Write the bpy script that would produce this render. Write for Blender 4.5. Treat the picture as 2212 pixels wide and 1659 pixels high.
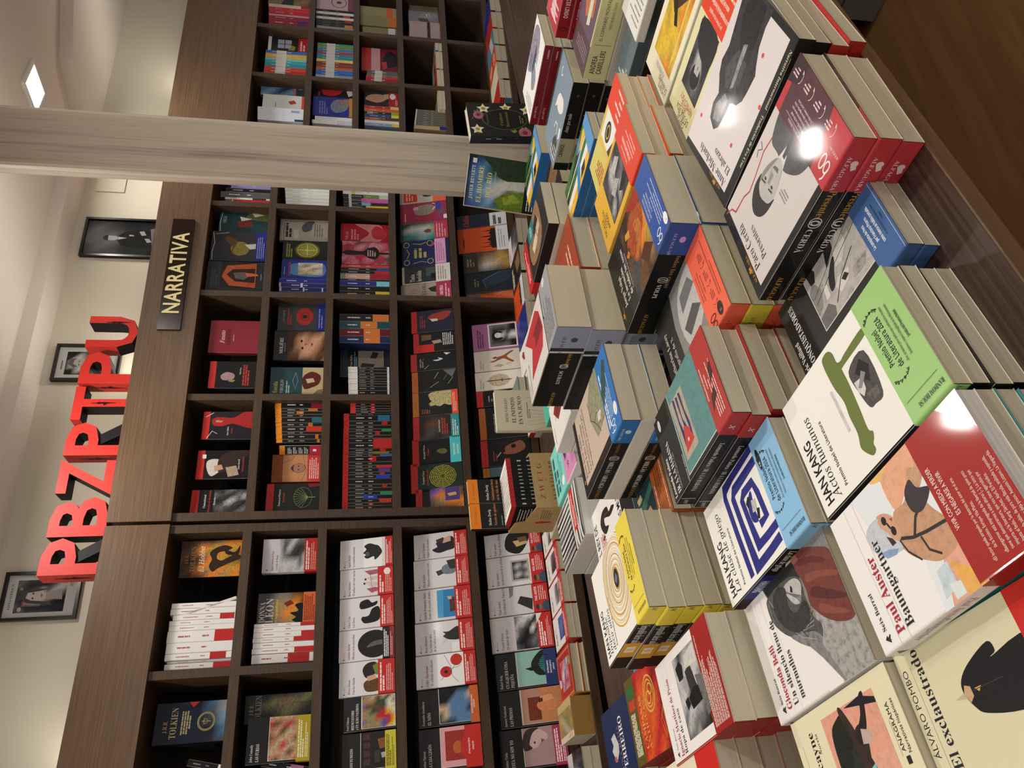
import bpy, math, random
from mathutils import Matrix, Vector
for _o in list(bpy.data.objects): bpy.data.objects.remove(_o)
SC = bpy.context.scene
COL = SC.collection
H = 1.40                      # eye height above the floor
RAD = math.radians
# ---------------------------------------------------------------- camera (phone turned on its side)
_p, _r = 0.19085, 0.00558
_F = Vector((0, math.cos(_p), -math.sin(_p)))
_R0 = Vector((1, 0, 0)); _U0 = _R0.cross(_F)
_R = _R0*math.cos(_r) + _U0*math.sin(_r)
_U = _U0*math.cos(_r) - _R0*math.sin(_r)
_M = Matrix.Identity(4)
for i, a in enumerate((-_U, _R, -_F)):
    for j in range(3): _M[j][i] = a[j]
_M.translation = Vector((0, 0, H))
_cd = bpy.data.cameras.new('camera'); _cd.sensor_width = 36; _cd.lens = 1672/2212*36; _cd.clip_start = .02
CAM = bpy.data.objects.new('camera', _cd); COL.objects.link(CAM); CAM.matrix_world = _M; SC.camera = CAM
# ---------------------------------------------------------------- exposure and light
SC.view_settings.view_transform = 'Standard'
SC.view_settings.look = 'None'; SC.view_settings.gamma = 1; SC.view_settings.use_curve_mapping = False
SC.view_settings.exposure = 0.0
W = bpy.data.worlds.new('world'); SC.world = W; W.use_nodes = True
W.node_tree.nodes['Background'].inputs[0].default_value = (1, .96, .91, 1)
W.node_tree.nodes['Background'].inputs[1].default_value = 0.5
CEIL = 1.51                   # underside of the ceiling, above the eye
for cx, cy, cl, cr, ce in ((-.93, 2.78, 1.3, 34.1, 2.2), (.26, 3.76, 1.9, 28.6, 4.6), (1.95, 4.7, 1.3, 28.6, 2)):   # strip lights lying on top of the bookcases, shining up
    ld = bpy.data.lights.new('cove_light', 'AREA'); ld.shape = 'RECTANGLE'; ld.size = cl; ld.size_y = .03; ld.energy = ce; ld.color = (1, .95, .86)
    lo = bpy.data.objects.new('cove_light', ld); COL.objects.link(lo); lo.location = (cx, cy, H+.99); lo.rotation_euler = (math.pi, 0, -RAD(cr))
LAMPS = [(1.36, 3.95, 11), (-.10, 2.86, 13), (-1.45, 1.72, 12), (2.3, 2.3, 18), (1.0, .9, 13), (-.55, -.35, 9), (2.9, 5.0, 9), (-1.5, .2, 8), (2.6, .2, 14)]
for i, (lx, ly, pw) in enumerate(LAMPS):
    ld = bpy.data.lights.new('ceiling_light', 'AREA'); ld.shape = 'SQUARE'; ld.size = .15; ld.energy = pw*1.0
    ld.color = (1, .95, .885); ld.spread = RAD(165)
    lo = bpy.data.objects.new('ceiling_light', ld); COL.objects.link(lo); lo.location = (lx, ly, H+CEIL-.022)
# ---------------------------------------------------------------- colours
def lin(c):
    c /= 255
    return c/12.92 if c <= .04045 else ((c+.055)/1.055)**2.4
def rgb(h):
    if not isinstance(h, str): return h
    h = PAL.get(h, h)
    return (lin(int(h[0:2], 16)), lin(int(h[2:4], 16)), lin(int(h[4:6], 16)))
PAL = dict(k='0c0c0e', d='2a2b2e', D='4b4c50', g='77787a', l='a9aaab', L='cfcfcd', w='f4f3ef', i='e9e3cf', t='cdb894', T='a98d62', u='6b4a2c', U='3a281b',
           s='dca98a', S='b8805f', r='c9242b', R='8c1a20', o='e8622c', O='f08a2a', y='f0c93a', Y='c9a13a', e='4f8a3c', E='1f4a36', c='3f9a9c', C='8fd3cf',
           b='2c5fb0', B='1b2d6b', n='10182f', a='8fb4d8', A='5a83ad', p='e79aa6', P='b7446c', v='7a5aa8', V='3d2a63', m='5a1420', h='d8c9b8', G='8f8f63', H='b5b06a')
def mat(name, col, rough=.6, spec=.5, metal=0, emit=None, es=1):
    m = bpy.data.materials.new(name); m.use_nodes = True
    b = m.node_tree.nodes['Principled BSDF']
    b.inputs['Base Color'].default_value = (*rgb(col), 1); b.inputs['Roughness'].default_value = rough
    b.inputs['Specular IOR Level'].default_value = spec; b.inputs['Metallic'].default_value = metal
    if emit: b.inputs['Emission Color'].default_value = (*rgb(emit), 1); b.inputs['Emission Strength'].default_value = es
    return m
def nd(m, t, **k):
    n = m.node_tree.nodes.new(t)
    for a, b in k.items(): setattr(n, a, b)
    return n
def lk(m, a, b): m.node_tree.links.new(a, b)
def ramp(m, fac, stops):
    r = nd(m, 'ShaderNodeValToRGB'); lk(m, fac, r.inputs[0])
    cr = r.color_ramp
    while len(cr.elements) < len(stops): cr.elements.new(.5)
    for e, (p, c) in zip(cr.elements, stops): e.position = p; e.color = (*rgb(c), 1)
    return r.outputs[0]
def noise(m, scale, sx=(1, 1, 1), det=4, rough=.5, coord='Object'):
    tc = nd(m, 'ShaderNodeTexCoord'); mp = nd(m, 'ShaderNodeMapping'); mp.inputs['Scale'].default_value = sx
    lk(m, tc.outputs[coord], mp.inputs[0]); n = nd(m, 'ShaderNodeTexNoise'); n.inputs['Scale'].default_value = scale
    n.inputs['Detail'].default_value = det; n.inputs['Roughness'].default_value = rough; lk(m, mp.outputs[0], n.inputs[0])
    return n.outputs['Fac']
def bump(m, fac, s, d=.001):
    b = nd(m, 'ShaderNodeBump'); b.inputs['Strength'].default_value = s; b.inputs['Distance'].default_value = d
    lk(m, fac, b.inputs['Height']); lk(m, b.outputs[0], m.node_tree.nodes['Principled BSDF'].inputs['Normal'])
def print_mat(name, rough, coat):
    m = mat(name, 'w', rough, .5); b = m.node_tree.nodes['Principled BSDF']
    at = nd(m, 'ShaderNodeAttribute'); at.attribute_name = 'Col'
    n = noise(m, 130, det=6, rough=.65)
    r = ramp(m, n, [(.3, '8a8a8a'), (.5, 'e8e8e8'), (.68, 'ffffff')])
    mx = nd(m, 'ShaderNodeMix', data_type='RGBA', blend_type='MULTIPLY'); mx.clamp_result = False
    lk(m, at.outputs['Alpha'], mx.inputs['Factor']); lk(m, at.outputs['Color'], mx.inputs['A']); lk(m, r, mx.inputs['B'])
    lk(m, mx.outputs['Result'], b.inputs['Base Color'])
    b.inputs['Coat Weight'].default_value = coat; b.inputs['Coat Roughness'].default_value = .07; b.inputs['Specular IOR Level'].default_value = .22
    return m
PG = print_mat('glossy_printed_paper', .42, .05)
PGX = print_mat('laminated_printed_paper', .45, .25)
PM = print_mat('matte_printed_paper', .55, .0)
def page_mat(name, a, b_):
    m = mat(name, a, .85, .2); b = m.node_tree.nodes['Principled BSDF']
    f = noise(m, 1, (6, 6, 1500), 3, .6)
    lk(m, ramp(m, f, [(.25, b_), (.55, a), (.8, a)]), b.inputs['Base Color']); bump(m, f, .25, .0006)
    return m
PAGE = page_mat('cream_pages', 'd6ceb6', 'c6bda3')
PAGEW = page_mat('white_pages', 'ecebe6', 'cfcdc8')
def wood(name, c1, c2, c3, sx, sc=1, rough=.42, spec=.4):
    m = mat(name, c1, rough, spec); b = m.node_tree.nodes['Principled BSDF']
    f = noise(m, sc, sx, 6, .62)
    lk(m, ramp(m, f, [(.3, c1), (.5, c2), (.72, c3)]), b.inputs['Base Color']); bump(m, f, .3, .0007)
    return m
# ---------------------------------------------------------------- glyphs (built-in font, laid out letter by letter)
_cu = bpy.data.curves.new('glyph', 'FONT'); _cu.resolution_u = 2; _cu.size = 1
_go = bpy.data.objects.new('glyph', _cu); COL.objects.link(_go)
def _mesh_of(body, off):
    _cu.body = body; _cu.offset = off
    _go.update_tag(); bpy.context.view_layer.update()
    dg = bpy.context.evaluated_depsgraph_get(); me = _go.evaluated_get(dg).to_mesh()
    v = [(a.co.x, a.co.y) for a in me.vertices]; f = [tuple(p.vertices) for p in me.polygons]
    _go.evaluated_get(dg).to_mesh_clear()
    return v, f
def _map(c, st):
    if c.isascii() and c.isalpha() and st in 'bSRI':
        up = {'b': 0x1D5D4, 'S': 0x1D400, 'R': 0x1D400, 'I': 0x1D434}[st]
        if st == 'I' and c == 'h': return '\u210e'
        return chr(up + (ord(c)-65 if c.isupper() else ord(c)-97+26))
    if c.isdigit() and st in 'bSR': return chr({'b': 0x1D7EC, 'S': 0x1D7CE, 'R': 0x1D7CE}[st] + int(c))
    return c
_ACC = {'á': 'a/', 'é': 'e/', 'í': 'i/', 'ó': 'o/', 'ú': 'u/', 'ñ': 'n~', 'Á': 'A/', 'É': 'E/', 'Í': 'I/', 'Ó': 'O/', 'Ú': 'U/', 'Ñ': 'N~', 'à': 'a\\', 'À': 'A\\', 'è': 'e\\', 'È': 'E\\'}
_GC = {}
def _width(s, off):
    v, f = _mesh_of(s, off); return max(a[0] for a in v)-min(a[0] for a in v) if v else 0
def glyph(c, st):
    k = (c, st)
    if k in _GC: return _GC[k]
    off = {'s': 0, 'b': 0, 'S': 0, 'R': -.006, 'I': .004, 'B': .022}[st]
    if c == ' ': _GC[k] = ([], [], .26); return _GC[k]
    if c in _ACC:
        b, a = _ACC[c]; v, f, w = glyph(b, st); v = list(v); f = list(f)
        top = max(p[1] for p in v)+.04; n = len(v); cx = w/2
        if a == '/': v += [(cx-.03, top), (cx+.03, top), (cx+.14, top+.15), (cx+.04, top+.15)]
        elif a == '\\': v += [(cx-.03, top), (cx+.03, top), (cx-.04, top+.15), (cx-.14, top+.15)]
        else: v += [(cx-.14, top+.02), (cx+.14, top+.06), (cx+.14, top+.12), (cx-.14, top+.08)]
        f.append((n, n+1, n+2, n+3)); _GC[k] = (v, f, w); return _GC[k]
    m = _map(c, st); h = _map('H', st)
    v, f = _mesh_of(m, off)
    w = _width(h+m+h, off)-_width(h+h, off)
    _GC[k] = (v, f, w); return _GC[k]
for _st in 'sbSRIB':
    for _c in 'ABCDEFGHIJKLMNOPQRSTUVWXYZabcdefghijklmnopqrstuvwxyz0123456789.,/«»[]ªº-:?()\'ÁÉÍÓÚÑáéíóúñÈèàü¿¡': glyph(_c, _st)
COL.objects.unlink(_go)
def text_geo(s, st='s', xs=1.0, track=0):
    V, Fc, x = [], [], 0
    for c in s:
        v, f, w = glyph(c, st); n = len(V)
        V += [((a+x)*xs, b) for a, b in v]; Fc += [tuple(i+n for i in q) for q in f]
        x += w+track
    return V, Fc, x*xs
# ---------------------------------------------------------------- drawing operations on a cover (x, y as fractions, y down from the top)
def R(x0, y0, x1, y1, c, a=0): return ('P', [(x0, y0), (x1, y0), (x1, y1), (x0, y1)], c, a)
def P(pts, c, a=0):
    if isinstance(pts, str): q = [float(t) for t in pts.replace(',', ' ').split()]; pts = [(q[i]/100, q[i+1]/100) for i in range(0, len(q), 2)]
    return ('P', pts, c, a)
def E(cx, cy, rx, ry, c, a=0, n=20, t0=0, t1=360):
    return ('P', [(cx+rx*math.cos(RAD(t0+(t1-t0)*i/n)), cy+ry*math.sin(RAD(t0+(t1-t0)*i/n))) for i in range(n if t1-t0 == 360 else n+1)], c, a)
def Lr(pts, w, c, a=0):
    if isinstance(pts, str): q = [float(t) for t in pts.replace(',', ' ').split()]; pts = [(q[i]/100, q[i+1]/100) for i in range(0, len(q), 2)]
    return ('L', pts, w, c, a)
def S(pts, c, a=0, k=4):
    if isinstance(pts, str): q = [float(t) for t in pts.replace(',', ' ').split()]; pts = [(q[i]/100, q[i+1]/100) for i in range(0, len(q), 2)]
    n = len(pts); o = []
    for i in range(n):
        p0, p1, p2, p3 = pts[i-1], pts[i], pts[(i+1) % n], pts[(i+2) % n]
        for j in range(k):
            t = j/k; o.append(tuple(.5*(2*p1[m]+(p2[m]-p0[m])*t+(2*p0[m]-5*p1[m]+4*p2[m]-p3[m])*t*t+(3*p1[m]-p0[m]-3*p2[m]+p3[m])*t**3) for m in (0, 1)))
    return ('P', o, c, a)
def Ring(cx, cy, rx, ry, w, c, n=28, t0=0, t1=360):
    return ('L', [(cx+rx*math.cos(RAD(t0+(t1-t0)*i/n)), cy+ry*math.sin(RAD(t0+(t1-t0)*i/n))) for i in range(n+1)], w, c, 0)
def T(s, x, y, sz, c, st='s', al='l', xs=1.0, tr=0, rot=0): return ('T', s, x, y, sz, c, st, al, xs, tr, rot)
def K(x0, y0, x1, n, dy, c, th=.5, seed=1, al='l'): return ('K', x0, y0, x1, n, dy, c, th, seed, al)
def G(x0, y0, x1, y1, rows, a=.35): return ('G', x0, y0, x1, y1, rows.split('/'), a)
class MB:
    def __init__(s): s.v = []; s.f = []; s.c = []; s.m = []
    def face(s, pts, col, mi=0, al=0):
        n = len(s.v); s.v += pts; s.f.append(tuple(range(n, n+len(pts)))); s.m.append(mi)
        c = (*rgb(col), al); s.c += [c]*len(pts)
    def box(s, x0, y0, z0, x1, y1, z1, col='w', mi=0, al=0):
        c = [(x0, y0, z0), (x1, y0, z0), (x1, y1, z0), (x0, y1, z0), (x0, y0, z1), (x1, y0, z1), (x1, y1, z1), (x0, y1, z1)]
        for q in ((3, 2, 1, 0), (4, 5, 6, 7), (0, 1, 5, 4), (1, 2, 6, 5), (2, 3, 7, 6), (3, 0, 4, 7)): s.face([c[i] for i in q], col, mi, al)
    def prism(s, pts, z0, z1, col='w', mi=0):
        ar = sum(a[0]*b[1]-b[0]*a[1] for a, b in zip(pts, pts[1:]+pts[:1]))
        if ar < 0: pts = pts[::-1]
        n = len(pts); s.face([(x, y, z0) for x, y in pts[::-1]], col, mi); s.face([(x, y, z1) for x, y in pts], col, mi)
        for i in range(n):
            a, b = pts[i], pts[(i+1) % n]; s.face([(a[0], a[1], z0), (b[0], b[1], z0), (b[0], b[1], z1), (a[0], a[1], z1)], col, mi)
    def mesh(s, name, mats):
        me = bpy.data.meshes.new(name); me.from_pydata(s.v, [], s.f)
        at = me.color_attributes.new('Col', 'FLOAT_COLOR', 'CORNER')
        at.data.foreach_set('color', [x for c in s.c for x in c])
        me.polygons.foreach_set('material_index', s.m)
        for m in mats: me.materials.append(m)
        me.update(); return me
EPS = .00005
def draw(mb, ops, mp, w, h, mi=0):
    """ops drawn on a w x h metre sheet; mp(x, y, lift) -> local 3-D point, x right and y up from the sheet's lower left"""
    lay = 0
    def pt(u, v, l): return mp(min(max(u, 0), 1)*w, (1-min(max(v, 0), 1))*h, l)
    for o in ops:
        lay += 1; l = EPS*(lay*.35+1)
        if o[0] == 'P':
            mb.face([pt(a, b, l) for a, b in o[1]], o[2], mi, o[3])
        elif o[0] == 'L':
            pts = [(a*w, b*h) for a, b in o[1]]; hw = o[2]*h/2
            nr = []
            for i in range(len(pts)):
                a = pts[max(i-1, 0)]; b = pts[min(i+1, len(pts)-1)]
                dx, dy = b[0]-a[0], b[1]-a[1]; q = math.hypot(dx, dy) or 1
                m = 1
                if 0 < i < len(pts)-1:
                    e, f = pts[i][0]-a[0], pts[i][1]-a[1]; m = 1/max(.55, abs(e*dx+f*dy)/((math.hypot(e, f) or 1)*q))
                nr.append((-dy/q*hw*m, dx/q*hw*m))
            for i in range(len(pts)-1):
                a, b = pts[i], pts[i+1]; p, q = nr[i], nr[i+1]
                mb.face([pt(x/w, y/h, l) for x, y in ((a[0]+p[0], a[1]+p[1]), (b[0]+q[0], b[1]+q[1]), (b[0]-q[0], b[1]-q[1]), (a[0]-p[0], a[1]-p[1]))], o[3], mi, o[4])
        elif o[0] == 'T':
            _, s, x, y, sz, c, st, al, xs, tr, rot = o
            V, Fc, tw = text_geo(s, st, xs, tr); k = sz*h
            off = {'l': 0, 'c': -tw/2, 'r': -tw}[al]
            ca, sa = math.cos(RAD(rot)), math.sin(RAD(rot))
            q = []
            for a, b in V:
                a = (a+off)*k; b = b*k; q.append((x*w+a*ca-b*sa, y*h-(a*sa+b*ca)))
            n = len(mb.v); mb.v += [pt(a/w, b/h, l) for a, b in q]; cc = (*rgb(c), 0)
            for f in Fc: mb.f.append(tuple(i+n for i in f)); mb.m.append(mi); mb.c += [cc]*len(f)
        elif o[0] == 'K':
            _, x0, y0, x1, n, dy, c, th, sd, al = o; rn = random.Random(sd)
            for i in range(n):
                e = x1-(x1-x0)*(rn.random()*.12 if i < n-1 else .25+rn.random()*.3); b = x0
                if al == 'c': d = (x1-e)/2; b += d; e = e-d+d*0+d if False else e
                if al == 'c': e = x1-(b-x0)
                y = y0+i*dy; g = .22*dy*h/w
                while b < e-.005:
                    ww = min((.8+2.4*rn.random())*dy*h/w*.8, e-b)
                    mb.face([pt(b, y, l), pt(b+ww, y, l), pt(b+ww, y+dy*th, l), pt(b, y+dy*th, l)], c, mi, 0); b += ww+g
        elif o[0] == 'G':
            _, x0, y0, x1, y1, rows, al = o; nr, nc = len(rows), len(rows[0])
            for r in range(nr-1):
                for q in range(nc-1):
                    cs = ((r, q), (r, q+1), (r+1, q+1), (r+1, q)); n = len(mb.v)
                    mb.v += [pt(x0+(x1-x0)*b/(nc-1), y0+(y1-y0)*a/(nr-1), l) for a, b in cs]
                    mb.f.append((n, n+1, n+2, n+3)); mb.m.append(mi); mb.c += [(*rgb(rows[a][b]), al) for a, b in cs]
# ---------------------------------------------------------------- object helpers
def link(name, me, parent=None, loc=(0, 0, 0), rot=None, label=None, cat=None, group=None, kind=None):
    o = bpy.data.objects.new(name, me); COL.objects.link(o); o.parent = parent
    if rot is not None: o.matrix_local = Matrix.Translation(Vector(loc)) @ rot.to_4x4()
    else: o.location = loc
    if label: o['label'] = label
    if cat: o['category'] = cat
    if group: o['group'] = group
    if kind: o['kind'] = kind
    return o
CACHE = {}
def cover_mesh(key, d, w, h, t):
    k = ('c', key, w, h, t)
    if k in CACHE: return CACHE[k]
    mb = MB(); ct = .0022 if d.get('hard') else .0006; r = min(.0025, t*.3); n = 3
    f, s, b = d['c'], d.get('s', d['c']), d.get('b', d.get('s', d['c']))
    e = .003 if d.get('hard') else 0                       # board overhang
    prof = [((w, 0), b), ((r, 0), b)]
    prof += [((r-r*math.sin(RAD(90*i/n)), r-r*math.cos(RAD(90*i/n))), s) for i in range(1, n+1)]
    prof += [((0, t-r), s)] + [((r-r*math.cos(RAD(90*i/n)), t-r+r*math.sin(RAD(90*i/n))), s) for i in range(1, n+1)]
    prof += [((w, t), f)]
    inn = [(w, ct), (ct*1.2, ct), (ct*1.2, t-ct), (w, t-ct)]
    cu = d.get('curl', 0)
    def lift(x, y, z): return z+(cu*max(0, (x/w)) if z > t/2 else 0)
    for i in range(len(prof)-1):
        (a, _), (q, c) = prof[i], prof[i+1]
        seg = 6 if cu and i == len(prof)-2 else 1
        for j in range(seg):
            ax = a[0]+(q[0]-a[0])*j/seg; bx = a[0]+(q[0]-a[0])*(j+1)/seg
            az = a[1]+(q[1]-a[1])*j/seg; bz = a[1]+(q[1]-a[1])*(j+1)/seg
            mb.face([(ax, 0, lift(ax, 0, az)), (ax, h, lift(ax, h, az)), (bx, h, lift(bx, h, bz)), (bx, 0, lift(bx, 0, bz))], c)
    for a, q in zip(inn[:-1], inn[1:]): mb.face([(a[0], 0, a[1]), (q[0], 0, q[1]), (q[0], h, q[1]), (a[0], h, a[1])], 'i')
    for y, rv in ((0, False), (h, True)):                   # edges of the boards
        for x0, z0, x1, z1, c in ((0, 0, w, ct, b), (0, t-ct, w, t, f), (0, ct, ct*1.2, t-ct, s)):
            q = [(x0, y, z0), (x1, y, z0), (x1, y, z1), (x0, y, z1)]
            if not (cu and z0 > ct*2): mb.face(q[::-1] if rv else q, c)
    for z0, z1, c in ((0, ct, b), (t-ct, t, f)): mb.face([(w, 0, z0+(cu if z0 else 0)), (w, h, z0+(cu if z0 else 0)), (w, h, z1+(cu if z0 else 0)), (w, 0, z1+(cu if z0 else 0))], c)
    if d.get('f'): draw(mb, d['f'], lambda x, y, l: (x, y, t+l+(cu*(x/w) if cu else 0)), w, h)
    if d.get('bk'): draw(mb, d['bk'], lambda x, y, l: (w-x, y, -l), w, h)
    if d.get('sp'):
        dr, ops = d['sp']
        if dr == 'u': draw(mb, ops, lambda x, y, l: (-l, x, t-y), h, t)
        else: draw(mb, ops, lambda x, y, l: (-l, h-x, y), h, t)
    me = mb.mesh('book_cover', [PM if d.get('matte') else PGX if d.get('gl') else PG]); CACHE[k] = me; return me
def pages_mesh(key, d, w, h, t):
    k = ('p', w, h, t, d.get('white'), d.get('hard'))
    if k in CACHE: return CACHE[k]
    mb = MB(); ct = .0024 if d.get('hard') else .0008; e = .003 if d.get('hard') else .0008
    mb.box(ct*1.5, e, ct, w-e, h-e, t-ct); me = mb.mesh('page_block', [PAGEW if d.get('white') else PAGE]); CACHE[k] = me; return me
def band_mesh(key, d, w, h, t):
    k = ('b', key, w, h, t)
    if k in CACHE: return CACHE[k]
    y0, y1, c, ops, sops = (list(d['band'])+[[], []])[:5]
    mb = MB(); q = .0003; r = min(.0025, t*.3); b0, b1 = h*(1-y1), h*(1-y0); n = 3; cu = d.get('curl', 0)
    prof = [(w+q, -q), (r, -q)]+[(r-(r+q)*math.sin(RAD(90*i/n)), r-(r+q)*math.cos(RAD(90*i/n))) for i in range(1, n+1)]
    prof += [(-q, t-r)]+[(r-(r+q)*math.cos(RAD(90*i/n)), t-r+(r+q)*math.sin(RAD(90*i/n))) for i in range(1, n+1)]+[(w+q, t+q)]
    for a, b in zip(prof[:-1], prof[1:]):
        mb.face([(a[0], b0, a[1]), (a[0], b1, a[1]), (b[0], b1, b[1]), (b[0], b0, b[1])], c)
    for z0, z1 in ((-q, 0), (t, t+q)):
        for y, rv in ((b0, 0), (b1, 1)):
            p = [(0, y, z0), (w+q, y, z0), (w+q, y, z1), (0, y, z1)]; mb.face(p[::-1] if rv else p, c)
        mb.face([(w+q, b0, z0), (w+q, b1, z0), (w+q, b1, z1), (w+q, b0, z1)], c)
    draw(mb, ops, lambda x, y, l: (x, b0+y, t+q+l), w, b1-b0)
    if sops: draw(mb, sops, lambda x, y, l: (-q-l, b0+x, t-y), b1-b0, t)
    me = mb.mesh('paper_band', [PGX if d.get('gl') else PG]); CACHE[k] = me; return me
BOOKS = []; VIS = [1, 'o']
def book(key, d, label, group, M3, loc, w, h, t, top=True):
    nm = 'hardcover_book' if d.get('hard') else 'paperback_book'
    e = link(d.get('name', nm), None, loc=(loc[0], loc[1], loc[2]+H), rot=M3, label=label, cat='book', group=group)
    e.empty_display_size = .02
    q = M3 @ Vector((w, h, t)); dst = math.sqrt(loc[0]**2+loc[1]**2+(loc[2])**2)
    BOOKS.append([VIS[0]*abs(h*t*.9)/dst**2 if VIS[1] == 's' else VIS[0]*w*h/dst**2*(.35 if VIS[1] == 'f' else .9), e, Matrix.Translation(Vector((loc[0], loc[1], loc[2]+H))) @ M3.to_4x4()])
    if d.get('lean_y'): pass
    link('cover', cover_mesh(key, d, w, h, t), e)
    link('page_block', pages_mesh(key, d, w, h, t), e)
    if d.get('band'): link('paper_band', band_mesh(key, d, w, h, t), e)
    return e
def m3(a, b, c): return Matrix((a, b, c)).transposed()
def flat(yaw): c, s = math.cos(RAD(yaw)), math.sin(RAD(yaw)); return m3((c, s, 0), (-s, c, 0), (0, 0, 1))
def face_out(yaw, lean=0, roll=0):
    c, s = math.cos(RAD(yaw)), math.sin(RAD(yaw)); L, S = math.cos(RAD(lean)), math.sin(RAD(lean)); n = (-s, c, 0)
    x = Vector((c, s, 0)); y = Vector((n[0]*S, n[1]*S, L)); z = x.cross(y)
    if roll: q = Matrix.Rotation(RAD(roll), 3, z); x, y = q @ x, q @ y
    return m3(x, y, z)
def spine_out(yaw, roll=0):
    c, s = math.cos(RAD(yaw)), math.sin(RAD(yaw)); x = Vector((-s, c, 0)); y = Vector((0, 0, 1)); z = Vector((c, s, 0))
    if roll: q = Matrix.Rotation(RAD(roll), 3, x); y, z = q @ y, q @ z
    return m3(x, y, z)
ORD = ['', 'topmost', 'second', 'third', 'fourth', 'fifth', 'sixth', 'seventh', 'eighth', 'ninth', 'tenth']
def pile(spec):
    """spec: key, label of the stack's title, BL x, y of the top cover, top z, yaw, w, h, list of (design, thickness, dx, dy, dyaw)"""
    lab, x, y, z, yaw, w, h, items = spec
    for i, it in enumerate(items):
        key, t = it[0], it[1]; dx, dy, dyw = (list(it[2:])+[0, 0, 0])[:3]
        z -= t
        long, short = (lab.split('|')+[lab])[:2]
        l = long if i == 0 else (it[5] if len(it) > 5 else '%s, %s from the top of its stack' % (short, ORD[i+1]))
        if len(items) > 1 and i == 0: l = long+', topmost'
        ca, sa = math.cos(RAD(yaw)), math.sin(RAD(yaw))
        d = D[key]; VIS[:] = [1, 'f'] if i == 0 else [.75 if it[0] not in ('pages_l', 'tealp', 'wolves', 'horse') else .3, 's']
        if i > 0 and d.get('f'): d = {k: v for k, v in d.items() if k != 'f'}; key = key+'_low'
        book(key, d, l, None if len(items) == 1 else 'stacked copies of the '+short, flat(yaw+dyw), (x+dx*ca-dy*sa, y+dx*sa+dy*ca, z), w, h, t-.0004)
bpy.data.objects.remove(_go) if False else None
# ---------------------------------------------------------------- room
JX, JY = -.5448, 3.1965        # the joint between the two bookcases, on their front plane
YR, YL = 28.6, 34.1
def fr(yaw): c, s = math.cos(RAD(yaw)), math.sin(RAD(yaw)); return (c, s), (-s, c)
def on(pl, s, off, z=0):
    d, n = fr(YR if pl != 'L' else YL)
    return (JX+d[0]*s+n[0]*off, JY+d[1]*s+n[1]*off, z)
CORN = wood('cornice_wood', '57432f', '67503b', '775e47', (1.2, 60, 60), 3, .38, .5)
SHELFW = wood('shelf_wood', '3e3024', '4c3c2e', '5a4838', (3, 60, 60), 3, .45, .4)
BACKW = wood('back_panel_wood', '1a130e', '211812', '291e17', (40, 40, 2), 2, .6, .2)
BASEW = wood('base_wood', '0e0a07', '130e0a', '19120d', (40, 40, 2), 2, .85, .05)
FLOORM = wood('floor_laminate', '8c6740', 'a0774b', 'b0875a', (1.2, 14, 1), 1.4, .42, .35)
WALL = mat('wall_paint', 'cfc8b6', .85, .2); bump(WALL, noise(WALL, 260, det=3), .12, .0006)
CEILM = mat('ceiling_paint', 'e0d6cc', .9, .1); bump(CEILM, noise(CEILM, 200, det=3), .08, .0005)
def simple(name, m, build, parent=None, loc=(0, 0, 0), rot=None, **k):
    mb = MB(); build(mb); me = mb.mesh(name, m if isinstance(m, list) else [m]); return link(name, me, parent, loc, rot, **k)
rotR = flat(YR)
simple('floor', FLOORM, lambda m: m.box(-5, -5, -.05, 8, 4, 0), loc=(JX, JY, 0), rot=rotR, kind='structure')
WP = (JX, JY, 0)
simple('wall_back', WALL, lambda m: m.box(-5, .35, 0, 8, .47, H+1.6), loc=WP, rot=rotR, kind='structure')
def ceil_b(m): m.box(-5, -7, H+CEIL, 8, .6, H+CEIL+.08)
simple('ceiling', CEILM, ceil_b, loc=WP, rot=rotR, kind='structure')
simple('trim_1', CEILM, lambda m: m.prism([(-5, .35), (-5, .17), (2.30, .17), (2.42, -.10), (2.95, -.37), (8, -3.0), (8, .35)], H+1.448, H+CEIL), loc=WP, rot=rotR, kind='structure')
simple('wall_left', WALL, lambda m: m.box(-5.1, -6, 0, -5, .35, H+1.6), loc=WP, rot=rotR, kind='structure')
# pillar (pale veined wood-grain stone)
PIL = mat('veined_pillar', 'cdc3b4', .45, .35); _b = PIL.node_tree.nodes['Principled BSDF']
_f = noise(PIL, 2.2, (26, 26, .55), 7, .6)
lk(PIL, ramp(PIL, _f, [(.30, '9a8c84'), (.40, 'b9ac9c'), (.5, 'cbc0ae'), (.62, 'c3b7a3'), (.75, 'd6cdbd')]), _b.inputs['Base Color'])
def pil_b(m):
    w, r = .099, .02; pts = []
    for cx, cy, a0 in ((w-r, w-r, 0), (-w+r, w-r, 90), (-w+r, -w+r, 180), (w-r, -w+r, 270)):
        pts += [(cx+r*math.cos(RAD(a0+t)), cy+r*math.sin(RAD(a0+t))) for t in (0, 30, 60, 90)]
    m.prism(pts, 0, H+CEIL)
simple('pillar', PIL, pil_b, loc=(.80, 2.845, 0), rot=flat(-8), kind='structure')
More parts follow.
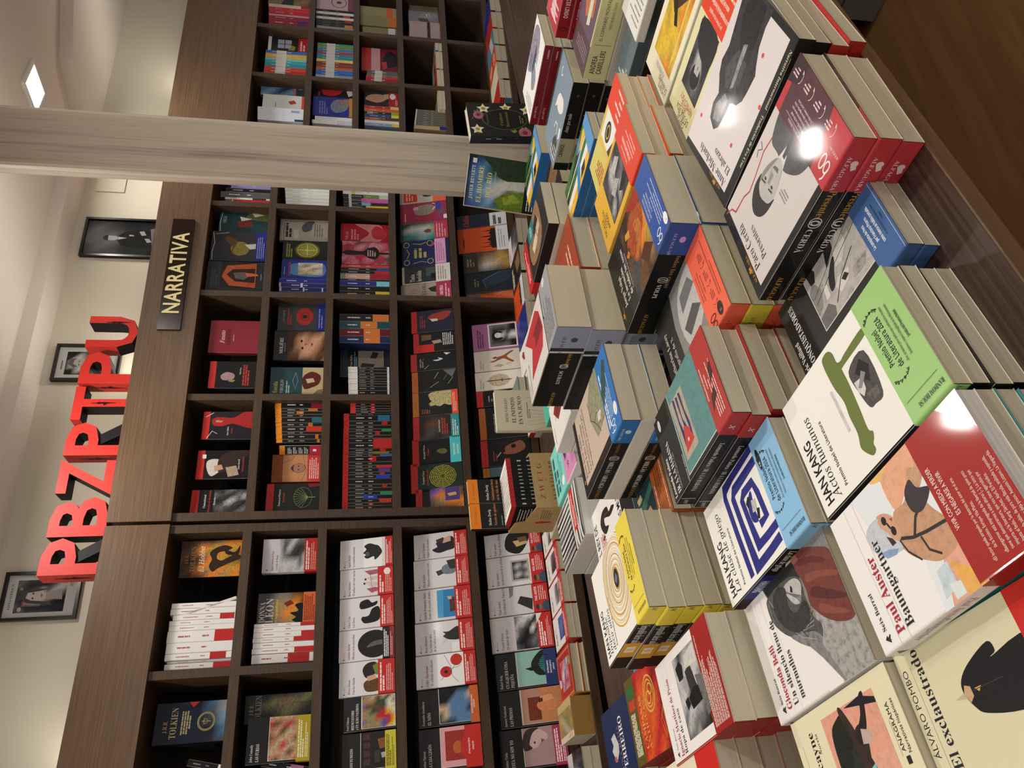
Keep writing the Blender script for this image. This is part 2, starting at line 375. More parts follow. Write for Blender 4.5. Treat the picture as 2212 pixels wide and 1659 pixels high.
# wall plate and framed photographs
def wallthing(name, s, z, **k): return link(name, None, loc=on('R', s, .35, H+z), rot=rotR, **k)
o = wallthing('wall_plate', 2.03, 1.32, label='square paint-coloured blank cover plate on the wall right of the framed portraits', cat='wall plate')
simple('plate', WALL, lambda m: m.box(-.075, -.008, -.07, .075, 0, .07), o)
BLK = mat('black_frame', '0d0d0e', .25, .5); GLS = mat('frame_glass', 'ffffff', .03, .5)
_g = GLS.node_tree.nodes['Principled BSDF']; _g.inputs['Transmission Weight'].default_value = 1; _g.inputs['Specular IOR Level'].default_value = .06; _g.inputs['Roughness'].default_value = .15; _g.inputs['IOR'].default_value = 1.03
def frame(s, z, w, h, ops, label, tilt=0):
    e = wallthing('picture_frame', s, z, label=label, cat='framed photo', group='framed author portraits on the wall')
    t = .012; dd = -.022
    def fb(m):
        for x0, z0, x1, z1 in ((-w/2, -h/2, -w/2+t, h/2), (w/2-t, -h/2, w/2, h/2), (-w/2+t, h/2-t, w/2-t, h/2), (-w/2+t, -h/2, w/2-t, -h/2+t)):
            m.box(x0, dd, z0, x1, 0, z1)
    simple('frame', BLK, fb, e)
    def pb(m):
        m.box(-w/2+t, -.008, -h/2+t, w/2-t, -.002, h/2-t, 'L')
        draw(m, ops, lambda x, y, l: (-w/2+t+x, -.008-l, -h/2+t+y), w-2*t, h-2*t)
    simple('photo_print', PM, pb, e)
    simple('glass', GLS, lambda m: m.box(-w/2+t, -.013, -h/2+t, w/2-t, -.0115, h/2-t), e)
woman = [R(.12, .14, .88, .84, '4a4644'), G(.12, .14, .88, .84, 'DgDDDgD/gDdDDDg/DdsgDdD/DdLLgdD/DdLLLdD/DdgLgdD/dddLLgd/ddkgLLg/kkkkgLg', .3), T('EDNA O\'BRIEN', .5, .09, .055, '3a3a3a', 'R', 'c'), E(.2, .22, .05, .03, 'b5b1ad'), E(.68, .2, .04, .025, '8f8b88'), E(.55, .32, .03, .02, 'a5a19d'), P('36,28 48,22 60,28 64,42 58,56 46,58 38,46', 'c9c4bf'), P('34,30 46,20 62,24 68,40 66,60 62,48 58,30 46,28 40,36 36,62 28,66', '55504d', .5), E(.45, .38, .025, .012, '2a2826'), E(.56, .38, .025, .012, '2a2826'), P('46,49 56,49 51,52', '6a625e'), P('44,56 58,56 66,78 40,80', 'aaa5a0'), K(.7, .88, .86, 3, .018, '8a8a8a')]
man = [R(.14, .14, .86, .8, '2a2a2a'), G(.14, .14, .86, .8, 'kddddk/kdLLdk/dLLLLd/dgLLgd/dgLLDd/ddLLdd/dkkkkd', .3), T('PABLO NERUDA' if False else 'JUAN MARSE' if False else 'ROBERTO BOLANO' if False else '', .5, .1, .05, '555555'), P('38,26 48,20 60,22 64,34 60,50 50,56 40,48 36,36', 'b5b2ae'), P('36,28 46,18 62,20 66,32 60,28 48,26 40,34', '6d6a67', .6), E(.45, .36, .02, .01, '222222'), E(.55, .36, .02, .01, '222222'), K(.3, .07, .7, 1, .03, '6a6a6a', .8), K(.6, .84, .85, 3, .018, '8a8a8a')]
seated = [R(0, 0, 1, 1, '50565e'), G(0, 0, 1, 1, 'DDggDD/DggggD/DDggDD/ddDDdd/dddddd/kddddd/kkddkk', .2), P('44,26 52,23 58,28 57,38 50,42 44,36', 'd0cfd0'), P('42,30 46,22 56,22 60,28 56,28 46,28', '1d1e20'), P('30,46 44,40 50,46 58,40 70,48 78,66 72,84 60,78 40,80 26,84 24,66', '141518', .5), P('47,41 55,41 52,52', 'e8e8ea'), P('58,54 62,54 61,60 58,60', 'f0f0f0'), P('60,70 72,66 74,72 62,76', 'cfd0d2'), P('40,78 52,74 52,80 42,84', 'cfd0d2'), P('20,86 80,80 90,100 14,100', '9aa0a8', .6)]
frame(-.175, 1.262, .195, .285, woman, 'black framed portrait of a fair-haired woman behind the first red letter')
frame(.905, 1.262, .195, .285, man, 'black framed black-and-white portrait partly hidden behind the last red P')
frame(1.645, 1.20, .245, .40, seated, 'tall black framed photo of a seated man in a dark suit')
frame(-.98, 1.25, .30, .42, [R(0, 0, 1, 1, '3a3230'), P('20,10 60,20 70,50 30,60', 'a34a2c', .6), P('55,30 80,40 75,70 50,80', '6a6258', .5)], 'black framed colour picture at the far left of the wall, mostly out of view')
# ---------------------------------------------------------------- bookcases
Z1, Z2, Z3, Z4, Z5 = .455, .17, -.125, -.425, -.735
LEDGE = -.775
def bx(m, s0, s1, z0, z1, o0, o1): m.box(s0, o0, z0+H, s1, o1, z1+H)
def bookcase(pl, s0, s1, label, tops, ctop, cbot, divs, full, rows45, dmax=.30, group=None):
    e = link('bookcase', None, loc=WP, rot=flat(YL if pl == 'L' else YR), label=label, cat='bookcase', group='dark wood bookcases along the wall')
    simple('cornice', CORN, lambda m: bx(m, s0, s1, cbot, ctop, -.012, dmax), e)
    simple('back_panel', BACKW, lambda m: bx(m, s0, s1, LEDGE, cbot, dmax-.012, dmax), e)
    for a, b in ((s0, s0+.034), (s1-.034, s1)): simple('side_panel', SHELFW, lambda m: bx(m, a, b, LEDGE, cbot, 0, dmax-.012), e)
    for z in tops: simple('shelf', SHELFW, lambda m: bx(m, s0+.034, s1-.034, z-.034, z, 0, dmax-.012), e)
    lowest = full
    zs = [cbot]+tops
    for sd, k0, k1 in divs:       # divider at s, from level k0 to level k1
        for k in range(k0, k1): simple('divider', SHELFW, lambda m: bx(m, sd-.015, sd+.015, zs[k+1], zs[k]-(.034 if k else 0), .0, dmax-.012), e)
    for z in rows45:             # sloping display boards
        def sb(m):
            for a, b in ((s0+.036, s1-.036),):
                t = math.tan(RAD(17)); y0 = .045; hh = .235
                m.box(a, y0, 0, b, y0+.012, hh)
        q = simple('display_board', BACKW, sb, e, loc=(0, .03, z+H+.012)); q.rotation_euler = (-RAD(15), 0, 0)
    simple('counter', SHELFW, lambda m: bx(m, s0, s1, LEDGE-.032, LEDGE, -.245, dmax), e)
    simple('base_cabinet', BASEW, lambda m: (bx(m, s0, s1, -H+.07, LEDGE-.032, -.235, dmax), bx(m, s0, s1, -H, -H+.07, -.19, dmax)), e)
    for i in range(1, int((s1-s0)/.55)+1): pass
    return e
bookcase('L', -1.60, -.012, 'dark wood bookcase at the left, holding mostly white-covered paperbacks', [Z1, Z2, Z3, Z4, Z5], .957, .725, [(-.575, 0, 2), (-1.09, 0, 2)], 0, [Z3, Z4, Z5])
bookcase('R', .004, 2.055, 'dark wood bookcase in the middle, under the yellow-lettered sign', [Z1, Z2, Z3, Z4, Z5], .957, .725, [(.55, 0, 3), (1.085, 0, 5), (1.615, 0, 3)], 0, [Z4, Z5])
bookcase('F', 2.07, 3.75, 'dark wood bookcase at the far right, behind the pale pillar', [.318, .063, -.19, -.45, -.715], .985, .60, [(2.54, 0, 5), (2.945, 0, 5), (3.36, 0, 5)], 0, [])
# section sign
e = link('section_sign', None, loc=on('R', 1.0, -.012, H+.80), rot=rotR, label='dark brown plaque with pale yellow capital lettering on the bookcase cornice', cat='sign')
SGN = mat('sign_brown', '24130d', .2, .5)
simple('plaque', SGN, lambda m: m.box(-.13, -.010, -.048, .487, 0, .048), e, loc=(0, 0, .032))
LETY = mat('sign_lettering', 'f3e6a8', .5, .4)
V, Fc, tw = text_geo('NARRATIVA', 'B', 1, .04)
def letters(m):
    k = .455/tw; kk = .098
    for f in Fc:
        m.face([(-.05+V[i][0]*k, -.0125, -.032+V[i][1]*kk) for i in f], 'w')
    n = len(m.f)
simple('lettering', LETY, letters, e, loc=(0, 0, .032))
# free-standing red letters
RED = mat('red_letter_paint', 'cf2f26', .5, .4); DARKL = mat('black_letter_side', '141114', .55, .3)
def lay_letter(ch, pl, s0, s1, label, side=None, strut=False):
    v, f, w = glyph(ch, 'B')
    xs = [a for a, b in v]; ys = [b for a, b in v]; kx = (s1-s0)/(max(xs)-min(xs)); ky = .203/(max(ys)-min(ys)); dp = .075
    me = bpy.data.meshes.new('letter'); q = [((a-min(xs))*kx, (b-min(ys))*ky) for a, b in v]; n = len(q)
    # merge coincident outline points
    idx = {}; mp = []; pts = []
    for p in q:
        r = (round(p[0], 5), round(p[1], 5))
        if r not in idx: idx[r] = len(pts); pts.append(r)
        mp.append(idx[r])
    F = [[mp[i] for i in g] for g in f]; F = [g for g in F if len(set(g)) == len(g)]
    m = len(pts); edges = {}
    for g in F:
        for a, b in zip(g, g[1:]+g[:1]): edges[(a, b)] = 1
    bnd = [(a, b) for a, b in edges if (b, a) not in edges]
    V3 = [(x, 0, y) for x, y in pts]+[(x, dp, y) for x, y in pts]
    faces = [tuple(g) for g in F]+[tuple(i+m for i in g[::-1]) for g in F]+[(b, a, a+m, b+m) for a, b in bnd]
    me.from_pydata(V3, [], faces); me.materials.append(RED); me.materials.append(DARKL)
    k = 2*len(F)
    for i, (a, b) in enumerate(bnd):
        left = abs(pts[a][0]) < .002 and abs(pts[b][0]) < .002
        me.polygons[k+i].material_index = 0 if (left and side) else 1
    me.update()
    yaw = YL if pl == 'L' else YR
    e = link('red_letter', None, loc=on(pl, s0, .0, H+.957), rot=flat(yaw), label=label, cat='letter', group='red capital letters standing on the bookcases')
    link('letter_body', me, e)
    def diver(mb):
        pt = [(0, .5), (.12, .44), (.3, .42), (.42, .34), (.46, .14), (.54, .12), (.52, .34), (.64, .36), (.74, .30), (.80, .42), (1, .40), (1, .50), (.80, .54), (.70, .66), (.6, .60), (.5, .64), (.3, .58), (.12, .54)]
        if side == 'L': mb.face([(-.0012, .018+.04*b, .02+.13*a) for a, b in pt], 'k')
        else: mb.face([(side+.028*(b-.5), -.0012, .035+.10*a) for a, b in pt][::-1], 'k')
    if side is not None: simple('painted_swimmer', PM, diver, e)
    if strut: simple('leg', DARKL, lambda mb: mb.prism([(.045, .085), (.085, .095), (s1-s0-.0, 0), (s1-s0-.05, 0)], .008, dp), e, rot=Matrix(((1, 0, 0), (0, 0, 1), (0, 1, 0))))
lay_letter('P', 'L', -.196, -.052, 'first red letter P from the left, its left edge in front of the blonde portrait', 'L', True)
lay_letter('B', 'R', -.045, .112, 'red letter B standing over the joint between two bookcases')
lay_letter('Z', 'R', .118, .27, 'red letter Z standing between the letters B and P')
lay_letter('P', 'R', .288, .432, 'red letter P in the middle, standing between Z and T', 'L', True)
lay_letter('T', 'R', .445, .598, 'red letter T with a black swimmer painted on its stem', .076)
lay_letter('P', 'R', .612, .765, 'red letter P between T and U, in front of a framed portrait', 'L')
lay_letter('U', 'R', .790, .945, 'red letter U with a black swimmer, nearest the sign', .125)
# ceiling lamps
LMP = mat('lamp_panel', 'ffffff', .4, .5, 0, 'fff6e4', 14); TRM = mat('lamp_trim', 'e8e6e0', .5, .3)
for i, (lx, ly, pw) in enumerate(LAMPS):
    e = link('ceiling_lamp', None, loc=(lx, ly, H+CEIL), rot=flat(YR+8), label='small square bright ceiling lamp left of the pillar' if i == 0 else 'recessed square ceiling lamp outside the view', cat='ceiling lamp', group='square ceiling lamps')
    simple('trim_ring', TRM, lambda m: [m.box(*b) for b in ((-.09, -.09, -.012, -.075, .09, 0), (.075, -.09, -.012, .09, .09, 0), (-.075, -.09, -.012, .075, -.075, 0), (-.075, .075, -.012, .075, .09, 0))], e)
    simple('light_panel', LMP, lambda m: m.box(-.075, -.075, -.008, .075, .075, -.002), e)
# ---------------------------------------------------------------- display table
TZ = -.575
TOPW = wood('table_top_wood', '30221a', '43322a', '56443a', (1.5, 90, 90), 2, .33, .5)
EDGEW = wood('table_edge_wood', '5e4a33', '6a553c', '756046', (2, 60, 60), 2, .5, .4)
te = link('display_table', None, loc=(0, 0, 0), rot=flat(38), label='long dark wood display table covered in stacked books', cat='table')
simple('tabletop', TOPW, lambda m: m.prism([(-1.3, .407), (4.6, .407), (4.6, 1.59), (1.95, 1.59), (1.95, 1.85), (-1.3, 1.85)], H+TZ-.022, H+TZ), te)
simple('edge_band', EDGEW, lambda m: m.box(-1.3, .4045, H+TZ-.023, 4.6, .407, H+TZ-.0005), te)
simple('base', BASEW, lambda m: m.box(-1.0, .95, 0, 4.3, 1.6, H+TZ-.022), te)
GREYC = mat('grey_card', '8f8d88', .7, .3)
simple('cardboard_box', GREYC, lambda m: (m.box(0, 0, 0, .34, .26, .11), m.box(.004, .004, .115, .336, .256, .2)), loc=(2.00*.788-.64*.6157, 2.00*.6157+.64*.788, 0), rot=flat(38), label='grey flat boxes stacked on the floor beyond the table edge', cat='box')
# ---------------------------------------------------------------- printed designs: c cover, s spine, f front ops, sp spine ops, band paper band
D = {}
def wreath(cx, cy, rx, ry, c, side):
    o = [Ring(cx, cy, rx, ry, .006, c, 12, *( (110, 250) if side == 'l' else (-70, 70)))]
    for i in range(8):
        t = RAD((115+i*18) if side == 'l' else (-65+i*18)); x, y = cx+rx*math.cos(t), cy+ry*math.sin(t); dx = .022 if side == 'r' else -.022
        o.append(P([(x, y), (x+dx, y-.012), (x+dx*.4, y+.004)], c)); o.append(P([(x, y), (x-dx*.8, y-.014), (x-dx*.1, y-.004)], c))
    return o
def wr2(cx, w, cy, c, h=.3):  # wreath pair on a band
    o = []
    for g in (-1, 1):
        o.append(Ring(cx+g*w, cy, .035, h*.9, .012, c, 8, *((100, 260) if g < 0 else (-80, 80))))
        for i in range(6):
            t = RAD(180+(-75+30*i) if g < 0 else -75+30*i); x, y = cx+g*w+.035*math.cos(t), cy+h*.9*math.sin(t)
            o.append(P([(x, y), (x+g*.016, y-.045), (x+g*.004, y-.06)], c)); o.append(P([(x, y), (x-g*.010, y-.05), (x-g*.002, y-.065)], c))
    return o
def kang(tit, tx, art, band, bops, spine_c='k', sp=None):
    xs = tx
    return dict(c='f3f1ea', s=spine_c, b='w', f=[T('HAN KANG', .07, .10, .088, 'k', 'B', xs=.74), *[T(a, .07, y, .085, '161616', 'I', xs=.8) for a, y in tit],
        T('Premio Nobel de Literatura', .08, .235, .033, 'k', 'b', xs=.78)]+art, band=(.74, 1, band, bops, [T('M', .02, .75, .4, '3a3a3a', 'I')]), sp=sp, matte=True)
def nobel(c, extra=[]):
    return [T('Premio Nobel', .56, .26, .18, '16161a', 'b', 'c', .62), T('de Literatura 2024', .56, .43, .18, '16161a', 'b', 'c', .62),
        *wr2(.56, .24, .30, '1a1a1a', .2), T('«Por su intensa prosa poética que confronta los traumas', .57, .56, .085, c, 'R', 'c', .55), T('históricos y expone la fragilidad de la vida humana»', .57, .68, .085, c, 'R', 'c', .55),
        T('Jurado del Premio Nobel', .57, .80, .085, '16161a', 'b', 'c', .55), ('L', [(.145, .08), (.145, .9)], .008, '3a4a34', 0), T('RANDOM HOUSE', .085, .92, .125, '20201c', 'R', 'l', .62, 0, 90)]+extra
D['actos'] = kang([('Actos humanos', .165)], 1, [P('35,38 70,38 70,40 35,40', 'd6d5d3', .5),
    S('68,55 69,69 35,68 33,61 35,57 50,55', '55534f', .7), P('62,58 68,64 58,68 48,64', '2a2827', .5), P('50,55 58,55 56,61 47,60 44,57', 'dedcd8', .4), P('36,60 44,59 42,67 36,66', '6f6c67', .8), P('52,56 60,62 56,64 50,58', '8d8a86'),
    S('96,45 92,42 71,42 55,44 43,43 29,43 20,41 15,42 9,45 8,47 10,49 14,49 17,51 21,52 25,50 41,51 63,52 73,52 75,54 76,74 82,74 81,58 80,54 82,51 90,51 95,49', '6c7a3c')], '9fcb7c', nobel('3c4c38'))
sp_ = lambda c1, c2, t1, t2, ts='b': ('u', [R(0, 0, .26, 1, c1), R(.0, 0, 1, 1, c1) if False else R(.26, 0, .27, 1, c1), T(t1, .30, .68, .55, c2, 'R', xs=.6), T(t2, .76, .72, .62, c2, ts, xs=.55)])
def _b(pts, w, c): return Lr(pts, w, c)
SP1 = '7,31 94,25 100,33'
D['actos_n'] = dict(D['actos'], band=None, c='2a2c26', b='2a2c26'); D['actos_n'].pop('f')
D['clase'] = kang([('La clase de griego', .165)], 1, [
    Lr('7,33 50,31.5 86,31 93,33 95,45 97,76', .05, '2b2f86', .4), Lr('13,73 11,60 9.5,41.5 50,40 78,39.5 83,43 85,76', .052, '2b2f86', .4), Lr('24,76 23,62 23,50 50,48.5 68,48 72,52 72,64 60,66 37,67 36,58', .048, '2b2f86', .4),
    S('40,58 52,58 66,60 66,57 58,52 44,52', '2b2f86', .4), P('56,52 62,57 66,55 62,51', '1a1a1c'), P('50,55 60,57 58,62 48,60', 'c9c7c9', .5), P('42,58 50,60 48,63 40,60', '1c1c1e')], '8cc3ea', nobel('2e4a63', [P('62,10 90,10 90,17 62,17', '18181c') if False else E(.80, .17, .10, .07, '18181c'), T('4ª ed.', .73, .20, .09, 'w', 'b', xs=.5)]),
    'k', ('u', [R(.26, 0, .56, 1, 'k'), R(.56, 0, .86, 1, '262c80'), T('La clase de griego', .285, .7, .62, 'w', 'I', xs=.55), T('HAN KANG', .63, .78, .78, 'e6e6f2', 'B', xs=.38)]))
im = [Ring(.60, .55, .46-.055*i, .30-.035*i, .012-.0006*i, ['dca73c', 'e7c87a', 'd69c30', 'efdcae', 'cf9a34', 'e0b458', 'd9a63e'][i], 26, 10*i, 360+10*i) for i in range(7)]
im2 = [Ring(.60+.01*math.sin(i), .55, .43-.055*i, .285-.035*i, .006, 'e9cf94', 22) for i in range(6)]
D['imposible'] = kang([('Imposible', .165), ('decir adiós', .24)], 1, im+im2+[E(.60, .55, .115, .065, 'c78f2a'), E(.60, .55, .095, .05, '25252a', .6), P('54,54 60,51 66,55 60,58', '6b7f92', .6)], 'f1dc4e',
    nobel('5a5218', []), 'k', ('u', [R(.26, 0, .56, 1, '1d1d1f'), T('Imposible decir adiós', .275, .7, .7, 'e9e9e6', 'I', xs=.42), R(.56, 0, .80, 1, 'dba53a'), R(.62, .22, .72, .78, 'efe3cf'), R(.655, .3, .685, .7, 'e3c7a0'), R(.80, 0, 1, 1, '1b1b1d')]))
D['imposible']['f'][3] = T('Premio Nobel de Literatura', .08, .29, .033, 'k', 'b', xs=.78)
def seixlogo(x, y, c='22201f'): return [P([(x, y), (x+.035, y-.03), (x+.04, y-.022), (x+.02, y)], c), P([(x+.035, y-.03), (x+.055, y-.012), (x+.03, y-.008)], c), P([(x+.01, y+.008), (x+.035, y-.01), (x+.055, y+.008), (x+.045, y+.010), (x+.03, y)], c)]
def rl(y, c='c9c4c2'): return Lr([(0, y), (1, y)], .0015, c)
body = [R(0, 0, 1, 1, 'f1eeea'), P('45,22 92,22 101,30 101,68 0,68 0,50 40,48', 'e8eef0'), P('72,40 96,42 102,52 102,66 84,64 78,58 70,52', 'f0b48e', .3), P('90,38 102,44 102,36 95,30', 'f3c06a', .3), P('0,52 24,56 28,66 0,68', 'eaa99a', .3), P('0,57 22,57 3,67 0,68', 'f2b45e', .3), P('4,50 20,50 22,56 6,57', 'cfe0e4')]
D['baum'] = dict(c='f3f1ef', s='e9e6e4', b='w', white=True, gl=1, f=[P('55,28 101,20 101,70 0,70 0,44 40,46', 'e6ecee'), S('70,44 95,43 104,50 106,76 84,66 78,56', 'eeb08c', .3), P('94,44 102,50 102,36 97,38', 'efc27a', .3), P('0,49 26,55 30,67 0,70', 'e9ae98', .3), P('0,59 24,57 12,66 0,69', 'f0b65c', .3), P('6,47 23,49 24,56 8,56', 'cfdfe3', .3), P('2,52 12,52 10,58 2,58', 'dfe6e6'),
    S('71,42 71,50 78,57 74,64 68,60 56,62 44,66 30,66 26,62 26,54 31,48 40,41 52,37 60,38', 'cf9f7c', .4), S('78,56 86,60 84,64 92,66 88,70 76,66 72,61', 'd2a482', .4), Lr('55,38 49,46 46,54 43,66', .014, '2e2c31'), Lr('49,47 58,52 66,62', .014, '2e2c31'), S('62,52 74,52 80,58 72,60 66,66 58,58', '3a3338', .3), Lr('46,50 36,51 29,56', .010, '2e2c31'), Lr('55,38 44,40 34,45', .008, '2e2c31'),
    S('77,31 76,36 70,40 62,41 56,41 53,36 60,33 68,31', 'd8a886', .3), S('76,32 77,26 74,21 67,20 60,21 53,25 49,33 48,38 53,38 56,36 65,33 72,30', 'cdd3dc', .3), P('56,24 54,30 50,36 48,33 50,27', '8fa6cf', .3), E(.615, .375, .032, .016, '1a1a1c'), E(.715, .345, .030, .016, '1a1a1c'), P('64,36 69,35 69,36 64,37', '1a1a1c'), P('67,39 70,38 69,40', 'a8443a'), P('54,33 62,32 58,35 54,36', '3c2a20', .4),
    rl(.13), rl(.20), *seixlogo(.05, .075), T('Seix Barral', .13, .075, .036, '2a2827', 'R', xs=.95), T('Paul Auster', .06, .185, .075, 'b02438', 'S', xs=.86), T('Baumgartner', .06, .255, .075, '1e1c1c', 'R', xs=.86)],
    band=(.655, 1, 'a3261f', [T('VIVIR CON MIEDO A PERDER', .55, .13, .095, 'f3ebe4', 's', 'c', .62), T('ES NEGARSE A VIVIR', .55, .24, .095, 'f3ebe4', 's', 'c', .62),
        T('«El lector queda atrapado por la destreza del autor en el arte', .06, .36, .07, 'f0dcd2', 's', xs=.56), T('de la ficción», Enrique Vila-Matas.', .12, .44, .07, 'f0dcd2', 's', xs=.56), T('«Baumgartner está impregnada de la libertad de quien poco', .06, .54, .07, 'f0dcd2', 's', xs=.56), T('tiene que demostrarnos a estas alturas [...]. Lo único que', .06, .62, .07, 'f0dcd2', 's', xs=.56), T('importa es la literatura, que nos tiene agarrados por', .06, .70, .07, 'f0dcd2', 's', xs=.56), T('hasta el final», Sergi Sánchez, Abril, El Periódico.', .06, .78, .07, 'f0dcd2', 's', xs=.56), T('«Novela sabia, de pura vida filtrada, analizada y sopesada,', .06, .87, .07, 'f0dcd2', 's', xs=.56), T('toca la fibra y deja poso», Antonio Lozano, La Vanguardia.', .06, .95, .07, 'f0dcd2', 's', xs=.56),
        P('84,0 100,0 100,45 96,32', 'efe6e2') if False else P('100,62 100,100 72,100', 'efe6e2'), T('4.ª', .90, .90, .15, 'c03040', 'b', 'c', .6), T('edición', .91, .97, .08, 'c03040', 's', 'c', .6)], [R(0, 0, 1, 1, '96221d')]),
    sp=('u', [T('Paul Auster', .44, .7, .62, 'b9616a', 'R', xs=.7), T('Baumgartner', .62, .7, .62, '8d8784', 'R', xs=.7), *[P([(.93, .2), (.97, .5), (.94, .8)], '55504e')]]))
D['baum_t'] = dict(c='4f8f8c', s='3f7c7a', b='c')
D['giocon'] = dict(c='efedea', s='e3e0dd', b='w', f=[P('0,104 0,73 22,62 43,49 60,38 101,24 101,104', '8e8d8c', .6), P('3,56 43,49 90,5 101,4 101,26 70,34 43,50 10,66 0,72 0,58', 'efedea'), P('0,75 30,66 60,70 40,104 0,104', 'b3b1ae', .9), P('60,40 101,26 101,80 86,70 70,60', '2c2e30', .5),
    S('88,29 83,26 72,26 64,29 55,35 47,43 38,52 33,60 34,68 42,71 50,67 60,66 68,66 78,67 84,64 88,57 90,43', '5d5e5e', .9), S('34,68 30,62 38,50 50,40 46,52 42,62', '8f8f8e', .9), S('86,54 84,48 76,50 68,54 66,60 72,64 78,66 84,62', 'c4c1bd', .4), *[Lr([(.86-.02*i, .30+.012*i), (.66-.025*i, .36+.02*i), (.44+.01*i, .50+.015*i), (.36+.03*i, .62+.01*i)], .004, ['a9a9a7', '7c7c7b', '3a3b3b', '8f8f8d'][i % 4]) for i in range(11)], *[Lr([(.88-.015*i, .44+.01*i), (.70, .58+.008*i), (.50, .66)], .003, ['9a9a98', '2f3031'][i % 2]) for i in range(6)], S('84,50 70,47 62,53 65,62 60,66 50,62 48,50 58,38 74,32 88,38', '3e3f40', .9), P('78,54 82,56 80,57 76,56', '222222'),
    S('87,66 97,66 101,72 94,84 80,101 60,106 38,104 31,98 34,88 42,78 52,71 60,68 70,69 79,68', '7b4038', .5), S('64,71 56,80 46,96 48,99 58,88 68,76', '5c2f2a', .5), S('74,72 70,84 62,98 65,99 74,86 79,74', '8f5044', .4), S('50,74 42,84 36,95 38,96 46,86 54,77', '8f5044', .4), S('88,70 84,80 76,92 79,93 88,82 92,72', '642f29', .4), P('96,58 101,60 101,66 96,66', 'c9b8ae', .3), P('92,66 98,64 99,70 93,72', 'a06a5c'), rl(.125), rl(.20), rl(.285), *seixlogo(.05, .105), T('Seix Barral', .12, .10, .032, '2a2827', 'R', xs=.9),
    T('Gioconda Belli', .06, .185, .072, 'b02438', 'S', xs=.74), T('Un silencio lleno de', .06, .265, .072, '1e1c1c', 'R', xs=.74), T('murmullos', .07, .345, .072, '1e1c1c', 'R', xs=.74)], sp=('u', [P([(.93, .2), (.97, .5), (.94, .8)], '55504e'), P([(.78, .3), (.79, .6), (.77, .5)], '55504e')]))
D['ropa'] = dict(c='f0ecea', s='a3221f', b='w', f=[rl(.12), rl(.20), T('Seix Barral', .12, .10, .03, '2a2827', 'R', xs=.9), *seixlogo(.05, .10), T('Ignacio Martínez de Pisón', .04, .185, .068, 'a8233a', 'S', xs=.62), T('Ropa de casa', .04, .255, .068, '2a2827', 'R', xs=.7),
    G(.12, .33, .90, .75, 'DglLlLLL/gLgLLLll/glLlLlgk/lgLdlLLg/DglgkLLl/dglDLLLl/dDgglLLl/kdDgDlll', .7), P('66,38 80,36 84,44 78,48 66,46', '1c1c1c', .4), P('52,44 62,41 68,48 62,52 54,50', 'a9a6a2', .4), P('36,42 46,40 48,46 40,48', '202020', .4), P('48,52 70,50 74,60 50,64', '3a3a3a', .9), P('34,50 46,47 52,58 48,72 36,70', '161616', .5), P('72,52 84,54 88,72 70,72', 'dddad5', .5), P('20,70 60,64 56,76 22,76', '7c7a77', .9)],
    band=(.735, 1, 'a0231e', [K(.06, .10+.12*i, .94, 1 if i else 2, .06, 'e9d9cf', .55, i+3) for i in range(7)]+[K(.06, .16+.12*i, .94, 1, .06, 'd9b9ae', .5, i+13) for i in range(7)], [R(0, 0, 1, 1, '9a211c')]))
def alf(c='171719'): return c
def alogo(x, y, s, c): return [E(x, y, s*.9, s*.62, c, n=10), P([(x-s, y+s*.3), (x+s*1.6, y-s*.5), (x+s*1.9, y+s*.1), (x+s*.2, y+s*.7)], c)]
def sixty(x, y, c): return [Ring(x-.035, y, .028, .10, .03, c, 14), Ring(x+.035, y, .028, .13, .03, c, 16), Lr([(x-.06, y-.0), (x-.05, y-.18), (x-.03, y-.24)], .03, c)]
def alfsp(au, ti, bc, tc='c9973a', ac='e8e6e2'):
    return ('u', [T(ti, .28, .66, .5, tc, 'R', xs=.7), Ring(.465, .5, .022, .26, .035, ac, 16), Ring(.48, .5, .022, .26, .035, ac, 16), Ring(.472, .5, .012, .16, .03, ac, 12), T(au, .51, .68, .42, ac, 'R', xs=.9), T('ALFAGUARA', .83, .66, .36, tc, 'R', xs=.8)])
ALFB = [T('ALFAGUARA', .34, .72, .26, 'f0dada', 'R', xs=1.0), E(.46, .34, .05, .16, 'f0dada'), P('40,30 56,16 60,34 50,46', 'f0dada')]
